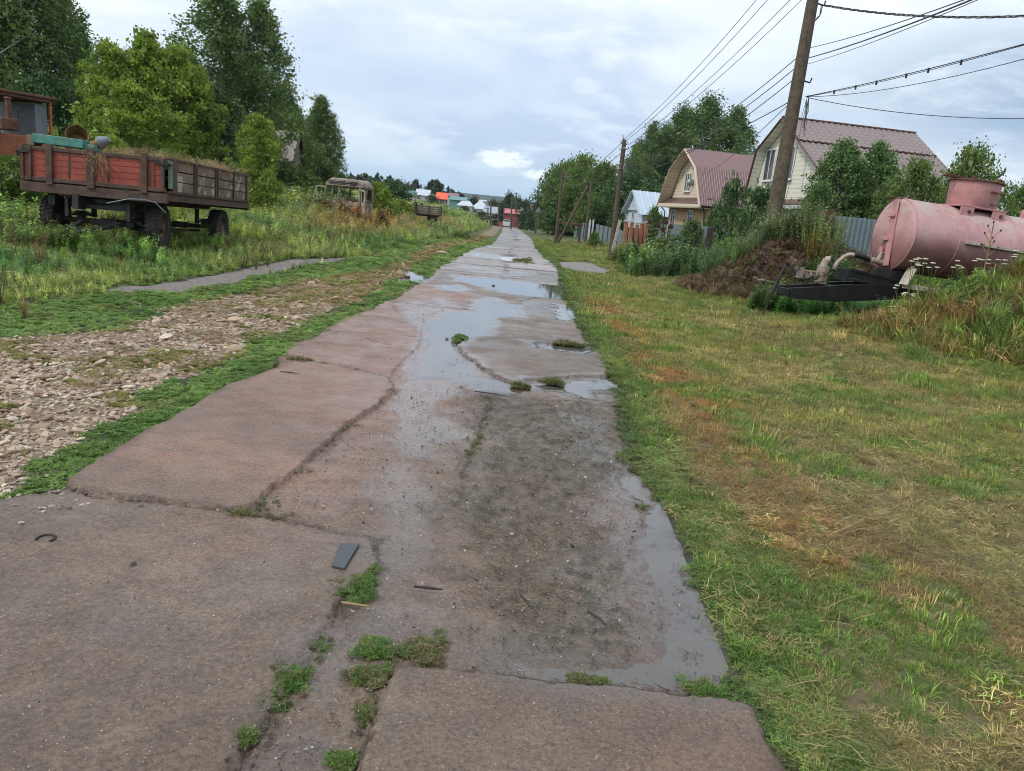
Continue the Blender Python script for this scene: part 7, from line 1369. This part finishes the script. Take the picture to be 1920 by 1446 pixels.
vhouse('blue_cabin', 'blue-grey cabin at the foot of the teal house behind the meadow edge', 853, 866, 395, 398, 407, 180, 'roof_slate', 'roof_slate', 'flat', wins=1, depth=4)
vhouse('distant_pale_house', 'tiny pale roof far off under the blue hill', 898, 912, 375, 377, 381, 420, 'roof_pale', 'wall_pale', wins=0)
def panel_px(name, label, cat, u0, u1, v0, v1, Y, mat, th=.1):
    a, c = PY(u0, (v0+v1)/2, Y), PY(u1, (v0+v1)/2, Y); h_ = (v1-v0)*Y/CF; b = MB(); b.box((0, 0, h_/2-.2), (abs(c[0]-a[0]), th, h_+.4))
    z0 = PY((u0+u1)/2, v1, Y)[2]; return tag(b.build(name, M[mat], bevel=.01, loc=((a[0]+c[0])/2, Y, z0)), label, cat)
panel_px('barrier_wall', 'low pale wall crossing behind the road end', 'wall', 919, 933, 417, 424, 172, 'wall_pale', .2)
panel_px('red_gate', 'dull red gate panel between the pale wall and the red house', 'gate', 934, 943, 416, 425, 170, 'wall_red')
b = MB(); p = PY(950, 421, 165); b.box((0, 0, .55), (1.5, 3.2, .9)); b.box((0, .5, 1.15), (1.4, 1.8, .5), None, .85); vn = thing('white_van', 'small white van parked before the red building', 'van', (p[0], 165, PY(950, 425, 165)[2])); b.build('body', M['white_metal'], vn, bevel=.08); b = MB(); b.box((0, -.42, 1.15), (1.2, .04, .36)); b.build('windscreen', M['glass'], vn)
for sx in (-.6, .6): wheel(vn, sx, -1.0, .25, .28, .2)
p = PY(978, 421, 160); gh = thing('small_greenhouse', 'small round-topped greenhouse right of the red building', 'greenhouse', (p[0], 160, PY(978, 426, 160)[2])); b = MB(); b.lathe([(.75, -1.5), (.75, 1.5)], 'Y', 16, a0=0, a1=math.pi); b.build('film_cover', M['glass_sky_tone'], gh)
b = MB()
for y_ in (-1.5, 0, 1.5): b.tube([(.76*math.cos(a*math.pi/8), y_, .76*math.sin(a*math.pi/8)) for a in range(9)], .03, 6)
b.build('hoop', M['white_metal'], gh)
# trees of the far village seen as one mass on the blue ridge and beyond the road end
def forest(name, spots, seed):
    r = np.random.default_rng(seed); pos = np.array(spots); n = len(pos)
    sh = []
    for i in range(3):
        b = Blades(600+i)
        for _ in range(220): a = b.r.random()*6.28; h = b.r.random(); q = (1-h**2)*.5*b.r.random()**.5; b.leaf((q*math.cos(a), q*math.sin(a), .15+h*.85), b.r.random()*6.28, .16, .13, b.r.normal()*.6)
        sh.append(b.mesh('far_crown', M['inst_leaf']))
    scatter(name, sh, pos, r.uniform(8, 13, n), pickcol(r, [(.035, .06, .028), (.05, .08, .03)], [1, 1], n))
q = np.random.default_rng(33); sp = []
for _ in range(900):
    y = q.uniform(300, 520); x = y*q.uniform(-.33, .5); 
    if fbm(x, y, .015, 2, 6) > .5 or (x > 0 and y > 330): sp.append((x, y, zg(x, y)-1))
for _ in range(500):
    y = q.uniform(225, 300); x = y*q.uniform(.02, .5); sp.append((x, y, zg(x, y)-1))
sp = [s for s in sp if not (-.14*s[1] < s[0] < -.005*s[1] and s[1] < 330)]
forest('far_woods', sp, 35)
# ------------------------------------------------------------------ the air
b = MB(); b.box((0, 1900, 30), (7000, 4200, 150)); m = bpy.data.materials.new('haze'); m.use_nodes = True; nt = m.node_tree; nt.nodes.clear(); o_ = nt.nodes.new('ShaderNodeOutputMaterial'); v_ = nt.nodes.new('ShaderNodeVolumePrincipled'); v_.inputs['Density'].default_value = .00012; v_.inputs['Color'].default_value = (.72, .84, 1, 1); v_.inputs['Anisotropy'].default_value = .2; nt.links.new(v_.outputs[0], o_.inputs['Volume'])
if HAZE: hz_o = b.build('haze', m, smooth=False); tag(hz_o, kind='stuff')
